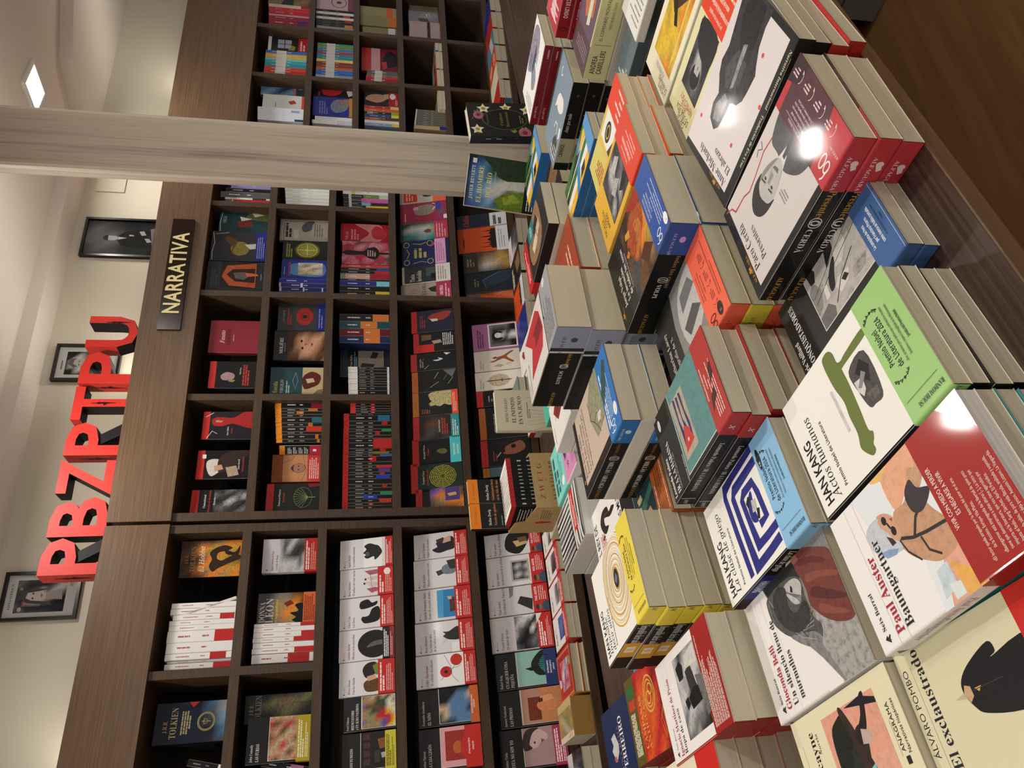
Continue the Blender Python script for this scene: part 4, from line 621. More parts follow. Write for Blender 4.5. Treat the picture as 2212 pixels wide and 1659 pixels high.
D['camil'] = dict(c='6b5666', s='d6cf9c', b='i', f=[P('0,0 100,0 100,28 0,30', '5f4a4c', .5), P('20,50 60,40 90,60 80,100 30,100', 'cf7c4c', .4), P('30,40 46,36 56,90 40,96', 'cfd8c2'), K(.1, .10, .8, 4, .035, '8f7480', .5)], sp=('d', [T('ANDREA', .05, .42, .30, '4f4d36', 'b', xs=.62), T('CAMILLERI', .05, .70, .30, '4f4d36', 'b', xs=.62), ('L', [(.325, .15), (.325, .85)], .02, '7a7650', 0), T('EL COMISARIO MONTALBANO', .36, .42, .19, '3a3826', 's', xs=.8), T('TRES NUEVOS CASOS', .47, .68, .16, '6a6746', 's', xs=.7)]))
D['grisazul'] = dict(c='64757c', s='4a5a60', b='g', f=[R(0, 0, 1, 1, '66777e', .5), T('A', .2, .2, .06, 'cfd3cc', 's'), K(.1, .08, .8, 2, .04, 'c9cfc8', .6), P('70,70 76,60 78,72', 'b9c6b0', .4)])
D['wolves'] = dict(c='231a14', s='1c1613', b='k', f=[K(.1, .1, .9, 3, .07, 'cfc3a0', .7), P('30,60 80,50 90,90 40,95', '8a6a48', .8)])
D['dots'] = dict(c='e3e2de', s='dddbd6', b='w', f=[*[K(.1, .08+.05*i, .9, 1, .03, '8a8886', .5, i) for i in range(5)], R(.2, .45, .4, .52, 'c23a5c'), R(.45, .40, .6, .50, '8fae8a'), R(.2, .60, .42, .70, 'b9c99a'), R(.1, .55, .18, .66, 'd9907c')])
D['horse'] = dict(c='c9c5bf', s='bdb8b0', b='w', f=[R(0, 0, 1, 1, 'cfc8bf', .9), P('30,30 50,24 60,50 44,60', '3c4050', .9), P('60,40 90,36 92,70 64,74', 'a04a4c', .8), P('20,60 60,56 70,90 30,94', '5a6272', 1)])
D['maps'] = dict(c='3f7a3c', s='2f6fae', b='b', f=[P('0,0 30,0 26,100 0,100', 'f0b92e'), P('26,0 46,0 42,100 22,100', 'eceae4'), P('46,0 100,0 100,100 42,100', '3a7a34', .6), P('0,30 100,60 100,72 0,42', '3f86c4'), P('50,0 64,0 90,50 70,60', '222a26', .4), P('60,70 76,60 90,80 76,100', 'f0b92e'), P('10,50 30,56 26,70 8,64', '2a2a2a'), Lr([(.7, 0), (.6, 1)], .02, 'e9e7e0'), P('0,80 100,86 100,100 0,100', '5a9ad0')])
D['maps_b'] = dict(D['maps'], c='4f90cc')
D['yel_a'] = dict(c='dcbf58', s='d3b04a', b='Y', f=[P('0,0 100,0 100,36 0,36', 'd6c96a'), K(.15, .10, .7, 5, .035, 'b5622e', .7), R(.12, .42, .9, .72, 'ece9e2'), P('12,42 44,42 30,58 12,58', '33332f'), E(.62, .55, .14, .10, '1c1c1a'), Ring(.62, .55, .08, .06, .014, 'd6b83c')], band=(.70, 1, 'e2452a', [K(.15, .2+.2*i, .9, 1, .13, 'f6ded0', .6, i) for i in range(4)], []))
D['yel_b'] = dict(c='e3b23c', s='dca834', b='Y', f=[T('MÁS ALLÁ', .2, .09, .06, '2a2418', 's', xs=.8), T('CON LOS', .3, .14, .06, '2a2418', 's', xs=.8), T('AMIGOS', .2, .19, .06, '2a2418', 's', xs=.8), R(.10, .26, .92, .72, '33332f'), G(.11, .265, .91, .72, 'DgDdDg/dLdgDd/gdDLLd/dLgdDg/Ddgddd/ddDgDd', .8), P('36,40 52,36 56,50 42,56', 'b9b7b2', .5), P('60,50 78,46 80,60 66,66', 'c4c2bd', .5), P('20,56 30,50 40,66 24,70', '1a1a1a', .5)], band=(.70, 1, 'dd4226', [T('Vuelve el celebrado autor de', .5, .22, .13, 'f6e2d4', 's', 'c', .5), T('UN CABALLERO EN MOSCÚ', .5, .42, .15, 'f8e6da', 'b', 'c', .5), *[K(.2, .50+.12*i, .9, 1, .09, 'f0b8a6', .5, i) for i in range(3)]], []))
D['redtext'] = dict(c='a34a30', s='8a3420', b='o', f=[*[K(.12, .12+.085*i, .92, 1, .055, 'e6c2b0', .6, i) for i in range(9)]], hard=True)
D['pages_l'] = dict(c='d5cfb6', s='cfc9ae', b='i')
D['luna'] = dict(c='1e2c54', s='1a2346', b='B', f=[R(0, 0, 1, 1, '203058', .3), T('MANUEL RIVAS' if False else 'TERREIRO', .08, .92, .13, 'ecebe8', 'S', xs=.7) if False else T('FERREIRO', .1, .60, .15, 'ecebe8', 'R', xs=.6), T('LUNA ROJA', .1, .50, .12, '7c5a72', 'R', xs=.6), P('30,30 46,20 52,26 62,22 66,34 50,42 40,40', 'cfd0cf', .4), P('30,26 36,22 38,30 32,32', 'b5604c')])
D['chron'] = dict(c='b23c22', s='8a1c22', b='R', hard=True, f=[G(0, .2, 1, 1, 'rorRr/oroor/rooor/oroRr/RrRrm/rRrmm', .7), R(0, 0, 1, .24, '5e5424'), K(.1, .05, .6, 5, .03, 'e3dcc0', .6, 3), R(.62, .05, .74, .2, 'c0442c'), R(.78, .05, .9, .2, '2c6a3a'), Ring(.66, .58, .20, .13, .014, 'd6b04a', 26), Ring(.66, .58, .15, .10, .012, 'd6b04a', 24), Ring(.62, .56, .07, .05, .010, 'e0c062', 16), Ring(.70, .61, .06, .045, .010, 'e0c062', 16), T('CAMPANAS', .12, .36, .09, 'e0b252', 'R', xs=.8), T('ANTIGUAS', .10, .44, .09, 'd9a24a', 'R', xs=.8), *[Lr([(.1+.02*i, .80+.02*i), (.3+.05*i, .74+.04*i), (.5, .88)], .005, 'c9a04a') for i in range(3)]])
D['purple'] = dict(c='2e2f7a', s='23245e', b='B', f=[P('0,50 60,30 100,50 100,100 0,100', '2a3a8c', .8), P('60,0 100,0 100,40 70,30', '5c4aa0', .4)])
D['orangelow'] = dict(c='c9502c', s='b5441f', b='o', f=[P('20,20 60,10 80,40 50,50', 'e3b48a', .6), P('10,60 100,50 100,100 0,100', 'c8482a'), K(.2, .68, .9, 5, .05, 'ecc0a8', .5)])
D['redlow'] = dict(c='b02f24', s='a12a20', b='r', f=[])
D['bluelow'] = dict(c='4f86a8', s='3c6a88', b='b', f=[R(0, 0, 1, 1, '5b93b4', 1), P('0,60 100,40 100,70 0,90', 'cfd0cc', .9)])
D['peral'] = dict(c='d3d0ca', s='26262a', b='k', f=[K(.12, .08, .6, 2, .05, '5a5856', .5), G(.0, .34, 1, 1, 'lLgDDk/gLgDkk/LgDDdk/gDdDkd/DdDDkk', .6)])
D['tuscany'] = dict(c='c9b483', s='a8834a', b='T', name='shrink_wrapped_book', f=[G(0, .12, 1, .8, 'TtGTY/YGtTT/TGGtY/tTYGT', .6), R(0, 0, 1, .16, 'e3cdb4'), T('EL QUIJOTE', .1, .12, .12, 'b0523c', 'S', xs=.7) if False else T('EL QUINTO', .1, .12, .12, 'b0523c', 'S', xs=.7)], sp=('d', []))
D['persian'] = dict(c='c2362c', s='b5892c', b='Y', hard=True, f=[R(.04, .03, .96, .97, 'd98a3a'), R(.07, .05, .93, .95, 'bf2f34', .8), R(.2, .24, .8, .78, 'd98a3a'), G(.22, .26, .78, .76, 'pvpPa/vpwpr/arvpp/prpav/Pvprw', .5), P('30,8 50,6 46,20 34,20', 'e9e0d8', .6), P('60,82 80,80 76,92 62,92', '8fae5a', .6)])
def seixlow(c2): return dict(c='e9e6e2', s='c22f28', b='w', f=[K(.15, .12, .7, 2, .05, '5a5856', .5), G(.2, .40, .85, .78, c2, .4)], band=(.76, 1, 'c22f28', [K(.1, .2, .9, 3, .2, 'f0cfc6', .5)], []))
D['sl1'] = seixlow('lLg/DkL/gdD'); D['sl2'] = seixlow('DgL/kdD/Ddg'); D['sl3'] = seixlow('LlL/gDd/LgL'); D['sl4'] = seixlow('Bbb/bAb/BBb')
# ---------------------------------------------------------------- shelf book designs
def FO(pl, key, s, z, w, h, t, off, lean, dyaw, label, group):
    yaw = (YL if pl == 'L' else YR)
    VIS[:] = [1, 'o']; d = D[key]; L = math.cos(RAD(lean)); x, y, _ = on(pl, s+.0006, off+t*L)
    if dyaw:
        a = RAD(dyaw); c = on(pl, s+.0006+w/2, off+t*L+max(0, w/2*abs(math.sin(a))))
        yy = RAD(yaw+dyaw); x, y = c[0]-w/2*math.cos(yy), c[1]-w/2*math.sin(yy)
    book(key, d, label, group, face_out(yaw+dyaw, lean), (x, y, z+.0005), w-.0012, h, t)
def SP(pl, s, z, h, t, off, roll, c, blocks, tc, label, group):
    yaw = (YL if pl == 'L' else YR); h = round(h, 3); VIS[:] = [1, 's']
    white = lum(c) > .45
    ops = [R(a, 0, b, 1, q) for a, b, q in blocks]
    dk = not white
    sd = int(abs(s)*1000)
    if t > .0055: ops += [K(.16+(.1 if blocks and blocks[0][0] == 0 else 0), .42, .50, 1, .2, tc, .75, sd), K(.52, .42, .66, 1, .2, tc, .75, sd+7)] if not (blocks and blocks[0][0] < .1 and blocks[0][1] > .9) else []
    d = dict(c=c, s=c, b=c, sp=('d', ops), white=white)
    key = 'sp%s%.3f' % (pl, s)+str(z); x, y, _ = on(pl, s, off)
    book(key, d, label, group, spine_out(yaw, roll), (x, y, z+.0005), round(min(.16, h*.64), 2), h, round(t, 4))
def lum(c): a = rgb(c); return .2*a[0]+.7*a[1]+.1*a[2]
ST = dict(c='dedbde', s='d2cfd2', b='w')
def seix(a1, a2, art, bc='c22a28', by=.79, bands=None, tit2=None):
    f = [*seixlogo(.05, .10), T('Seix Barral', .12, .10, .02, '3a3838', 'R'), T(a1, .06, .20, .062, '8a2a38', 'S', xs=.72), T(a2, .06, .28, .062, '33302f', 'R', xs=.72)]
    if tit2: f.append(T(tit2, .06, .35, .062, '33302f', 'R', xs=.72))
    return dict(ST, f=f+art, band=(by, 1, bc, bands or [K(.08, .12, .92, 2, .16, 'f3dcd6', .6, 1), K(.08, .5, .92, 4, .11, 'e0a9a0', .5, 2)], []))
D['heller'] = seix('Ágnes Heller', 'La comedia inmortal', [R(.0, .45, 1, .8, 'eeeeec'), S('30,52 38,46 44,50 50,44 62,50 74,46 82,56 76,66 70,74 50,80 34,74 24,66 36,64', '2c2d2c', .6), E(.46, .52, .08, .04, '55565a')], by=.86)
D['montero'] = seix('Rosa Montero', 'El peligro de estar cuerda', [P('10,60 26,50 30,66 20,80', 'b5607a', .5), S('34,56 48,48 50,62 40,78 34,70', 'e0cfc9', .4), P('54,58 66,50 68,70 58,78', 'e0c5c0', .4), P('74,56 90,46 92,70 78,80', 'b5607a', .5), E(.45, .46, .04, .02, '4a2a2a'), E(.60, .48, .04, .02, '4a2a2a'), Lr('10,62 90,56', .006, '6a4a50')], by=.71, bands=[K(.08, .12, .7, 2, .16, 'f3dcd6', .6, 1), K(.08, .5, .92, 4, .11, 'e0a9a0', .5, 2), E(.82, .62, .12, .22, 'eee4df')])
D['uson'] = seix('Clara Usón', 'Las fieras', [S('16,46 34,42 40,54 60,60 66,72 40,76 20,70', '1a1a1c', .2), S('62,40 84,38 92,52 80,60 84,70 70,66', '1a1a1c', .2), E(.30, .44, .08, .04, '1a1a1c')], by=.75)
D['iturbe'] = seix('Antonio Iturbe', 'Música en la oscuridad', [E(.50, .64, .44, .30, '1d1b1c', .7, 24), S('40,50 56,60 60,80 48,86 44,66', '6a6664', .8)], bc='231c1e', by=.79, bands=[K(.06, .12, .94, 3, .15, 'e6dede', .6, 1), R(0, .62, 1, 1, '8a2228'), K(.08, .68, .92, 2, .11, 'e0a9a0', .5, 2)])
D['alonso'] = seix('África Alonso', 'Una luz tímida', [S('50,48 74,42 92,50 94,66 70,72 56,60', '2a211c', .6), S('10,50 34,44 46,56 44,74 14,76', '6a4526', .7), P('40,52 54,50 58,64 46,68', 'd9a98a', .3), P('56,66 84,60 96,74 60,78', '7f8a3a', .4)], by=.70)
D['carrasco'] = seix('Jesús Carrasco', 'Elogio de las manos', [S('20,46 34,34 44,44 60,42 66,58 80,70 70,76 34,76 26,62', '2a2a34', .5), P('52,44 72,42 80,56 66,60', '4a3630', .5), P('56,54 78,58 84,70 62,70', 'd0b0a0', .3)], by=.76)
D['safier'] = seix('David Salvatierra' if False else 'David Safier', 'Mientras estemos vivos', [P('40,44 56,40 62,52 50,60', '4a4038', .5), S('46,54 70,52 78,66 60,76 44,72', '7c8a96', .6), P('60,66 90,60 94,78 60,78', '3a3a34', .7)], by=.76)
D['mallo'] = seix('Agustín Fernández Mallo', 'Madre de corazón atómico', [R(.08, .40, .94, .74, '2f86bd', .15), P('8,40 94,40 94,52 8,50', '4aa0d0'), P('22,62 70,62 66,74 26,74', '5a3a34', .5), P('62,60 72,58 72,66 62,66', 'd9a9a5')], by=.71)
D['ridicula'] = seix('Rosa Montero', 'La ridícula idea', [S('40,58 52,48 58,52 66,48 66,58 78,70 76,78 40,78', '2f2d2e', .6), Lr('30,46 44,56', .004, '55504e'), R(0, .62, .3, .78, 'eeeeec')], tit2='de no volver a verte', by=.75)
D['marchand'] = seix('Gilles Marchand', 'El soldado desafinado', [R(0, .36, 1, .8, 'f0efee'), E(.44, .50, .17, .10, 'c92a28', .5, 14), E(.44, .50, .05, .03, '1c1a1a'), E(.78, .68, .18, .10, 'd23426', .5, 14), Lr('10,70 30,60 60,58 96,48', .006, '55524e'), Lr('20,40 50,60 90,78', .006, '55524e'), Lr('50,56 56,70 62,76', .008, '8aa04a')], by=.80)
pa = [T('PAUL AUSTER', .40, .30, .22, 'f6ece8', 'b', xs=.62), K(.42, .4, .94, 4, .13, 'e6b5ae', .5, 3), S('2,100 4,66 16,52 30,60 36,100', '44536a', .5), E(.17, .36, .10, .2, '8f6a55', .4), S('8,26 16,14 26,22 26,34 8,34', '3a2f2a')]
D['pavese'] = seix('Cesare Pavese', 'El oficio de vivir', [G(.02, .40, .98, .76, 'gDLLgg/DkDgLl/kkkDLL/kDkkgw/DgDwkw/gDgkgk', .8)], by=.76, bands=[K(.05, .12, .8, 3, .15, 'f6e6e0', .6, 1), K(.05, .62, .9, 3, .10, 'e6b5ae', .5, 2), P('70,0 100,0 100,40', 'e8e0dc')])
D['trilogia'] = seix('Paul Auster', 'La trilogía de Nueva York', [R(0, .36, 1, .74, 'd6d5d6', .3), P('10,72 40,48 64,54 50,74', '33322f', .7), P('60,36 100,36 100,44 70,42', '8a8a8c', .5)], by=.74, bands=pa)
D['soledad'] = seix('Paul Auster', 'La invención de la soledad', [R(.14, .42, .84, .74, 'b5b2a0', .3), G(.20, .45, .78, .71, 'kDkDk/DLgLD/kgDgk/DLgLD', .6)], by=.76, bands=pa)
D['pais'] = seix('Paul Auster', 'El país de las últimas cosas', [S('4,60 30,36 96,44 98,76 60,78', '1d1c1c', .4), P('34,56 60,50 66,74 44,76', 'd9b884', .4), P('52,62 74,58 76,74 56,76', '7a5a3c', .4)], by=.79, bands=pa)
def tusq(a, t1, t2, art, band=None, top=.34):
    f = [T(a, .05, .10, .06, 'd0cec8', 'R', xs=.7), T(t1, .05, .20, .075, 'e6e4de', 'R', xs=.62)]
    if t2: f.append(T(t2, .05, .285, .075, 'e6e4de', 'R', xs=.58))
    return dict(c='1d1d1f', s='19191b', b='k', f=f+[R(.05, top, 1, 1, 'cfccc6')]+art, band=band)
def bt(c, tc='f3e9d8', y=.82, lines=None, sz=.22):
    return (y, 1, c, [T(s, .5, .28+.24*i, sz, tc, 'b', 'c', .42) for i, s in enumerate(lines)] if lines else [K(.08, .12, .92, 3, .16, tc, .6, 1), K(.08, .64, .92, 2, .12, tc, .5, 2)], [])
D['funesto'] = tusq('Carlos Zanón' if False else 'Javier Azpeitia' if False else 'Jordi Ledesma' if False else '', 'MAYO FUNESTO', None, [R(.06, .35, 1, 1, '1f1d1c'), *[R(.10, .40+.0*i, .12, .41, '4a2c30') for i in range(1)], *[R(.14+.22*i, .40, .30+.22*i, .52, '4a2c34') for i in range(4)], P('20,60 50,60 50,70 20,70', '3a3834'), P('54,70 80,66 84,84 56,84', '8a5a34', .7), P('30,74 44,72 46,82 32,82', 'b5b2a8', .7)], bt('c9c23a', '6a5a14', .80))
D['reencuentro'] = tusq('Fred Uhlman', 'REENCUENTRO', 'y UN ALMA VALEROSA', [G(.06, .36, .99, .99, 'TvTTvTu/TGGTuTT/GGTEuTt/TTruuEu/vbrrEEt/yrryiiu/iyyiiTt', .7)])
D['nino'] = tusq('Fernando Aramburu', 'EL NIÑO', None, [G(.06, .35, 1, .86, 'kktkkk/kttkkk/kAAAkk/AAAAAk/AAAAAk/AAkAtk', .4)], bt('c4622a', 'f6ead8', .86, ['Una historia adictiva, conmovedora', 'y de superación'], .28))
D['limon'] = tusq('Carina Oprea' if False else 'Catalina Aguilar' if False else 'Corina Oproae', 'LA CASA LIMÓN', None, [R(.06, .35, 1, 1, 'dc9ea4'), R(.20, .42, .90, .74, 'a3342c', .6), E(.50, .62, .10, .06, 'e0b59a', .2), S('36,58 50,54 62,58 64,66 40,68', 'c8662c', .5), S('20,74 50,66 84,76 84,80 20,80', 'c22a28')], bt('c22a26', 'f6e6dc', .74, ['XX Premio Tusquets Editores', 'de Novela 2024'], .15))
D['soyyo'] = tusq('Elvira Vigna' if False else 'Simona Vinci' if False else 'Alaina Viola', 'ESTA NO SOY YO', None, [R(.05, .35, 1, 1, 'a98a8a', .2), S('46,38 70,35 90,44 94,60 80,72 66,70 60,60 50,56', 'c9aea8', .3), S('44,36 70,34 96,42 98,60 86,50 60,44 48,48', '3a2a28', .6), E(.62, .52, .03, .015, '2a1c1c'), P('60,62 70,62 66,68', '7a4a48')], bt('a33658', 'f3dcd9', .80))
D['primas'] = tusq('Aurora Venturini', 'LAS PRIMAS', None, [R(.06, .36, 1, 1, 'b58a76', .3), P('14,46 76,46 76,66 14,66', '7a3418', .8), P('6,66 100,66 100,100 6,100', 'c9875a', .4), S('40,64 56,60 66,70 62,88 44,90 36,80', 'd98a5a', .4), P('60,68 76,66 80,84 66,88', 'e0a478', .4), P('60,64 70,62 72,70 62,70', '4a2818')])
D['reig'] = tusq('Rafael Reig', 'CUALQUIER COSA', 'PEQUEÑA', [R(.06, .36, 1, 1, '8fc0b5', .2), S('30,70 60,58 90,70 96,84 40,100', '14201f', .3), S('20,90 60,70 100,90 100,100 10,100', '2f7c7c', .5), P('44,58 52,48 56,62 48,72', '10140f'), *[Lr([(.56+.05*i, .62+.02*i), (.52+.05*i, .76+.02*i)], .008, '0c0f10') for i in range(7)]], bt('22366a', 'eef0f2', .80, ['Una lúdica y trepidante', 'historia de espías en un', 'pueblo local'], .2))
D['furias'] = tusq('John Connolly', 'LAS FURIAS', None, [G(.06, .35, 1, 1, 'StSuSrs/ustSsut/tsrtuSs/sutstrt/rstusTs/tuSrtsu/stutsrs', .8)], bt('b5a02c', 'efe8c0', .78))
D['leon'] = dict(c='4a4848', s='2a2a2a', b='k', f=[G(0, .2, 1, .8, 'DggD/gTTg/TOTg/TYOu/kukk', .4), T('DONNA', .06, .13, .14, 'e6e4de', 'R', xs=.72), T('LEON', .03, .27, .19, 'e6e4de', 'R', xs=.85), T('El fuego purificador', .05, .34, .06, 'd9c93a', 'S', xs=.8), S('0,80 10,60 20,66 34,56 40,70 60,64 60,80', '0f0e0e'), P('54,50 66,44 76,56 64,62', '7a2a1c')], band=(.78, 1, 'd9683c', [K(.08, .1, .94, 6, .14, '8a3014', .55, 3)], []))
D['pison2'] = dict(c='c9c7cd', s='dcdadd', b='w', white=True, f=[*seixlogo(.05, .10), T('Ignacio Martínez de Pisón', .06, .20, .055, '8a3a48', 'S', xs=.6), T('Castillos de fuego', .06, .28, .055, '4a4848', 'R', xs=.7), G(.0, .30, 1, .78, 'lLLLl/LLgDg/lLDLg/LLdDL/LgDdg/lLLDg', .5)], band=(.76, 1, 'bb2a26', [K(.06, .12, .94, 2, .16, 'f3dcd6', .6, 1), K(.06, .5, .94, 3, .14, 'd9988e', .5, 2)], []))
D['hobbit'] = dict(c='2a1a12', s='1a1210', b='k', hard=True, white=True, f=[G(0, 0, 1, 1, 'UUuUU/UuUuU/uOuOu/OTOYu/TOYOT/OYuYO/YOuOO', .8), T('J.R.R.', .5, .12, .075, 'a98a5a', 'R', 'c', .8), T('TOLKIEN', .5, .24, .12, 'a98a5a', 'R', 'c', .8), T('El Hobbit', .5, .38, .12, 'e6dcc0', 'I', 'c', .9), S('14,52 30,46 48,50 66,46 80,56 86,70 78,82 70,72 66,60 50,58 44,66 52,76 60,90 50,98 40,84 30,70 22,60', '33200f', .5), S('60,74 74,70 66,86 84,94 60,92', '2a1a10', .5)])
D['boxset'] = dict(c='232a38', s='161b26', b='k', name='boxed_book_set', f=[G(0, 0, 1, 1, 'nnnn/nnnn/nnnn/nnnn/dnDA/DAaL', .4), T('J.R.R.', .42, .17, .085, 'b5a878', 'R', 'c', .8), T('TOLKIEN', .5, .30, .13, 'b5a878', 'R', 'c', .72), K(.2, .36, .8, 4, .035, 'a39868', .6, 3, 'c'), Ring(.5, .70, .22, .115, .018, '8f8448', 24), Ring(.5, .70, .19, .10, .008, '8f8448', 24), Lr('50,64 50,76', .012, '8f8448'), Lr('42,67 58,67', .01, '8f8448'), Ring(.5, .69, .06, .03, .008, '8f8448', 12), P('88,42 100,48 100,56 88,56', 'c23430') if False else P('86,50 100,44 100,58', 'c23430')], sp=('u', []))
D['tolkhc'] = dict(c='2d2b28', s='17171a', b='k', hard=True, f=[G(0, .2, 1, 1, 'ddDd/dDGd/DGTd/kDGD/kdDG', .9), T('J.R.R.', .5, .12, .08, '8f8c88', 'R', 'c', .8), T('TOLKIEN', .5, .24, .13, '8f8c88', 'R', 'c', .68)])
def acan(a, tt, art, top='c8322e', lab=None, hd='18191b'):
    return dict(c=hd, s='18191b', b='k', f=[R(0, 0, 1, .135, top), T('ACANTILADO', .5, .085, .032, '8a2018', 's', 'c'), T(a, .5, .26, .055, 'dcdad4', 'R', 'c', .75), T(tt, .5, .34, .055, 'c23c30', 'R', 'c', .75)]+art, band=lab)
D['chateau'] = acan('Chateaubriand', 'Memorias de ultratumba', [G(0, .40, 1, 1, 'dDdgd/DgdDd/dDLdg/gdDgD/DgdLd', 1), T('Memorias', .5, .43, .05, 'e6e4de', 'R', 'c', .75)])
D['johnson'] = acan('', '', [S('10,30 30,20 60,18 70,30 64,46 40,50', 'd9cfc6', .4), S('20,44 70,40 96,60 100,100 60,80', '3a2c28', .5), P('26,34 46,32 50,46 34,50', 'cf9f84', .4), P('6,60 40,54 46,74 14,80', 'b5a08c', .6), T('James Boswell', .5, .80, .05, 'e9e7e0', 'R', 'c', .7), T('Vida de Samuel Johnson', .5, .88, .05, 'd0483a', 'R', 'c', .6), R(.72, .09, .86, .16, 'eceae6')])
D['dante'] = acan('', '', [S('50,22 70,18 80,30 78,60 98,80 98,100 40,100 56,60 48,40', 'b52e2c', .6), P('62,24 70,26 66,40 60,36', 'c98a6a', .3), T('Dante Alighieri', .3, .52, .05, 'dcdad4', 'R', 'c', .6), T('Comedia', .3, .60, .05, 'c23c30', 'R', 'c', .7), Lr('4,10 30,20 20,30', .01, 'd9d9dc'), Lr('80,4 96,20', .012, 'd9d9dc')], hd='231f26')
D['praz'] = acan('', '', [S('30,30 46,24 60,36 52,52 34,50', 'b5909a', .5), P('26,40 34,44 30,56 22,50', '8a9a4a', .5), T('Mario Praz', .64, .66, .05, 'dcdad4', 'R', 'c', .7), K(.1, .70, .9, 3, .05, 'b03a34', .7, 3)])
D['faust'] = dict(c='8e2c3a', s='6a1f2b', b='m', f=[T('Fausto', .5, .30, .12, 'ecd9d9', 'I', 'c', .9), T('GOETHE', .5, .42, .12, '3a0f18', 'R', 'c', .8), K(.35, .47, .65, 1, .02, 'dcb5b9', .6)])
D['arch'] = dict(c='26282e', s='1a1b20', b='n', hard=True, matte=True, f=[R(.12, .24, 1, .88, '1c1512'), P('20,40 50,26 86,34 96,86 14,86', 'b5562a', .8), P('34,50 56,34 74,44 78,84 30,84', '2a1a14', .4), P('44,50 62,46 66,66 52,74 40,66', '6a5e5c', .8), P('50,70 64,66 60,88 54,90', 'cf6a3a', .5), T('ATALANTA', .5, .96, .03, 'b5b5b0', 's', 'c'), K(.2, .08, .8, 3, .04, '3a3f50', .5)])
D['coin'] = dict(c='2f3036', s='26262c', b='n', f=[E(.42, .52, .24, .17, '8a7f3c', .8, 18), S('20,34 44,40 70,24 84,30 64,46', '6a4a2a', .6), P('40,70 56,60 60,80 44,84', 'cfc9c4', .4), Lr('2,4 30,3 60,6 96,2', .01, 'c9cdd6'), Lr('90,6 96,30', .01, 'c9cdd6')], band=(.80, 1, '262c86', [K(.1, .15, .9, 4, .18, '8f96cf', .4, 2)], []))
D['moral'] = dict(c='24484e', s='1d3a40', b='E', f=[T('ORAL', .4, .14, .10, 'b5c9c6', 'R', xs=.7), P('20,40 50,36 60,60 30,70', '8a3a34', .6), P('60,50 90,60 96,96 50,100', '6a7a3a', .8), P('50,44 70,40 60,66', 'e6e8e0'), P('70,70 90,62 80,90', 'e0dfc8'), Lr('4,4 40,2 96,6', .012, 'd9dfe0')])
D['petrarca'] = acan('Francesco Petrarca', 'Epistolario', [*[Lr([(.5, .78), (.5+.34*math.cos(RAD(a)), .70+.20*math.sin(RAD(a)))], .006, '8fa06a') for a in range(-170, 0, 17)], Ring(.5, .68, .36, .17, .006, '7f905a', 24), Lr('50,78 50,92', .014, '8fa06a'), P('86,80 100,76 100,100 90,100', '8a2a28', .6)], hd='222723')
D['mapface'] = dict(c='b5764a', s='a3663c', b='u', f=[R(0, 0, 1, .22, '8f4c24', .4), R(0, .22, 1, 1, 'cf9468', .3), E(.5, .55, .17, .13, 'b5806a', .4), Ring(.5, .55, .17, .13, .008, '3c3444', 16), S('34,46 50,38 66,46 60,44 42,44', '3c3c5a'), E(.44, .54, .03, .012, '2a2430'), E(.57, .54, .03, .012, '2a2430'), Lr('0,60 40,70 100,62', .006, '4a4054'), Lr('70,20 80,40 96,46', .006, '4a4054')], band=(.72, 1, 'cf3a3a', [K(.1, .15, .9, 5, .15, 'f0c9c4', .5, 2)], []))
D['backcov'] = dict(c='1c1c1e', s='191a1c', b='k', f=[R(0, 0, 1, .13, 'd9862a'), *[K(.1+.0*i, .2+.13*i, .85, 3, .035, 'c9c9c6', .5, i) for i in range(4)], R(.0, .72, 1, 1, 'b52a44'), R(.35, .80, .6, .88, 'eceae8')])
D['eneida'] = dict(c='2c4a54', s='2a444c', b='n', f=[T('Eneida', .04, .14, .12, 'd9c25a', 'S', xs=.7), T('VIRGILIO', .04, .25, .09, 'dcd9cf', 'R', xs=.7), K(.04, .30, .5, 2, .04, 'a3b5b5', .6), Ring(.5, .47, .3, .05, .006, 'a3b5b5', 4), R(0, .60, 1, 1, 'cdbb90', .4), S('20,64 60,60 84,76 70,94 40,92 26,80', '6a2a20', .8), P('40,70 56,66 60,80 46,84', 'd9c9a0', .3), P('0,80 16,90 20,100 0,100', '8a7a4a', .6)])
D['moliere'] = dict(c='2a2a2e', s='1c1c20', b='k', hard=True, f=[R(0, .25, 1, 1, '241a18'), G(0, .26, 1, 1, 'UUUUU/UuUUU/UuSSU/UsssU/UssSu/uSssU/UuSsu/TuUuT', .5), T('MOLIÈRE', .5, .18, .10, 'e9e7e2', 'R', 'c', .8), K(.3, .21, .7, 1, .02, '9a9a98', .6), E(.42, .56, .05, .02, '2a1a14'), E(.66, .54, .05, .02, '2a1a14'), P('50,60 58,60 56,68', 'a86a50'), P('48,74 62,72 56,77', '8a3a30')])
D['redflower'] = dict(c='3c3e42', s='2a2c30', b='k', f=[E(.5, .56, .32, .18, 'b5342c', .8, 14), Ring(.5, .56, .16, .09, .01, '6a1c18', 12), E(.5, .56, .07, .05, '1c2a24'), T('A. GOETHE' if False else 'J. W. GOETHE', .5, .14, .05, '9aa0a8', 's', 'c'), K(.2, .20, .8, 2, .05, 'a33c34', .7)], band=(.82, 1, '27308a', [K(.1, .2, .9, 2, .3, '8f96cf', .4, 2)], []))
D['challenger'] = dict(c='262e8c', s='222a80', b='B', f=[S('20,26 50,20 80,26 84,90 16,90', '4f86b5', .3), G(.22, .36, .84, .90, 'tTLLi/TtiTL/tLTiL/TLLLi', .8), T('CHALLENGER', .5, .20, .08, 'c9503c', 'S', 'c', .7), K(.2, .06, .8, 1, .03, '9aa0d0', .5)])
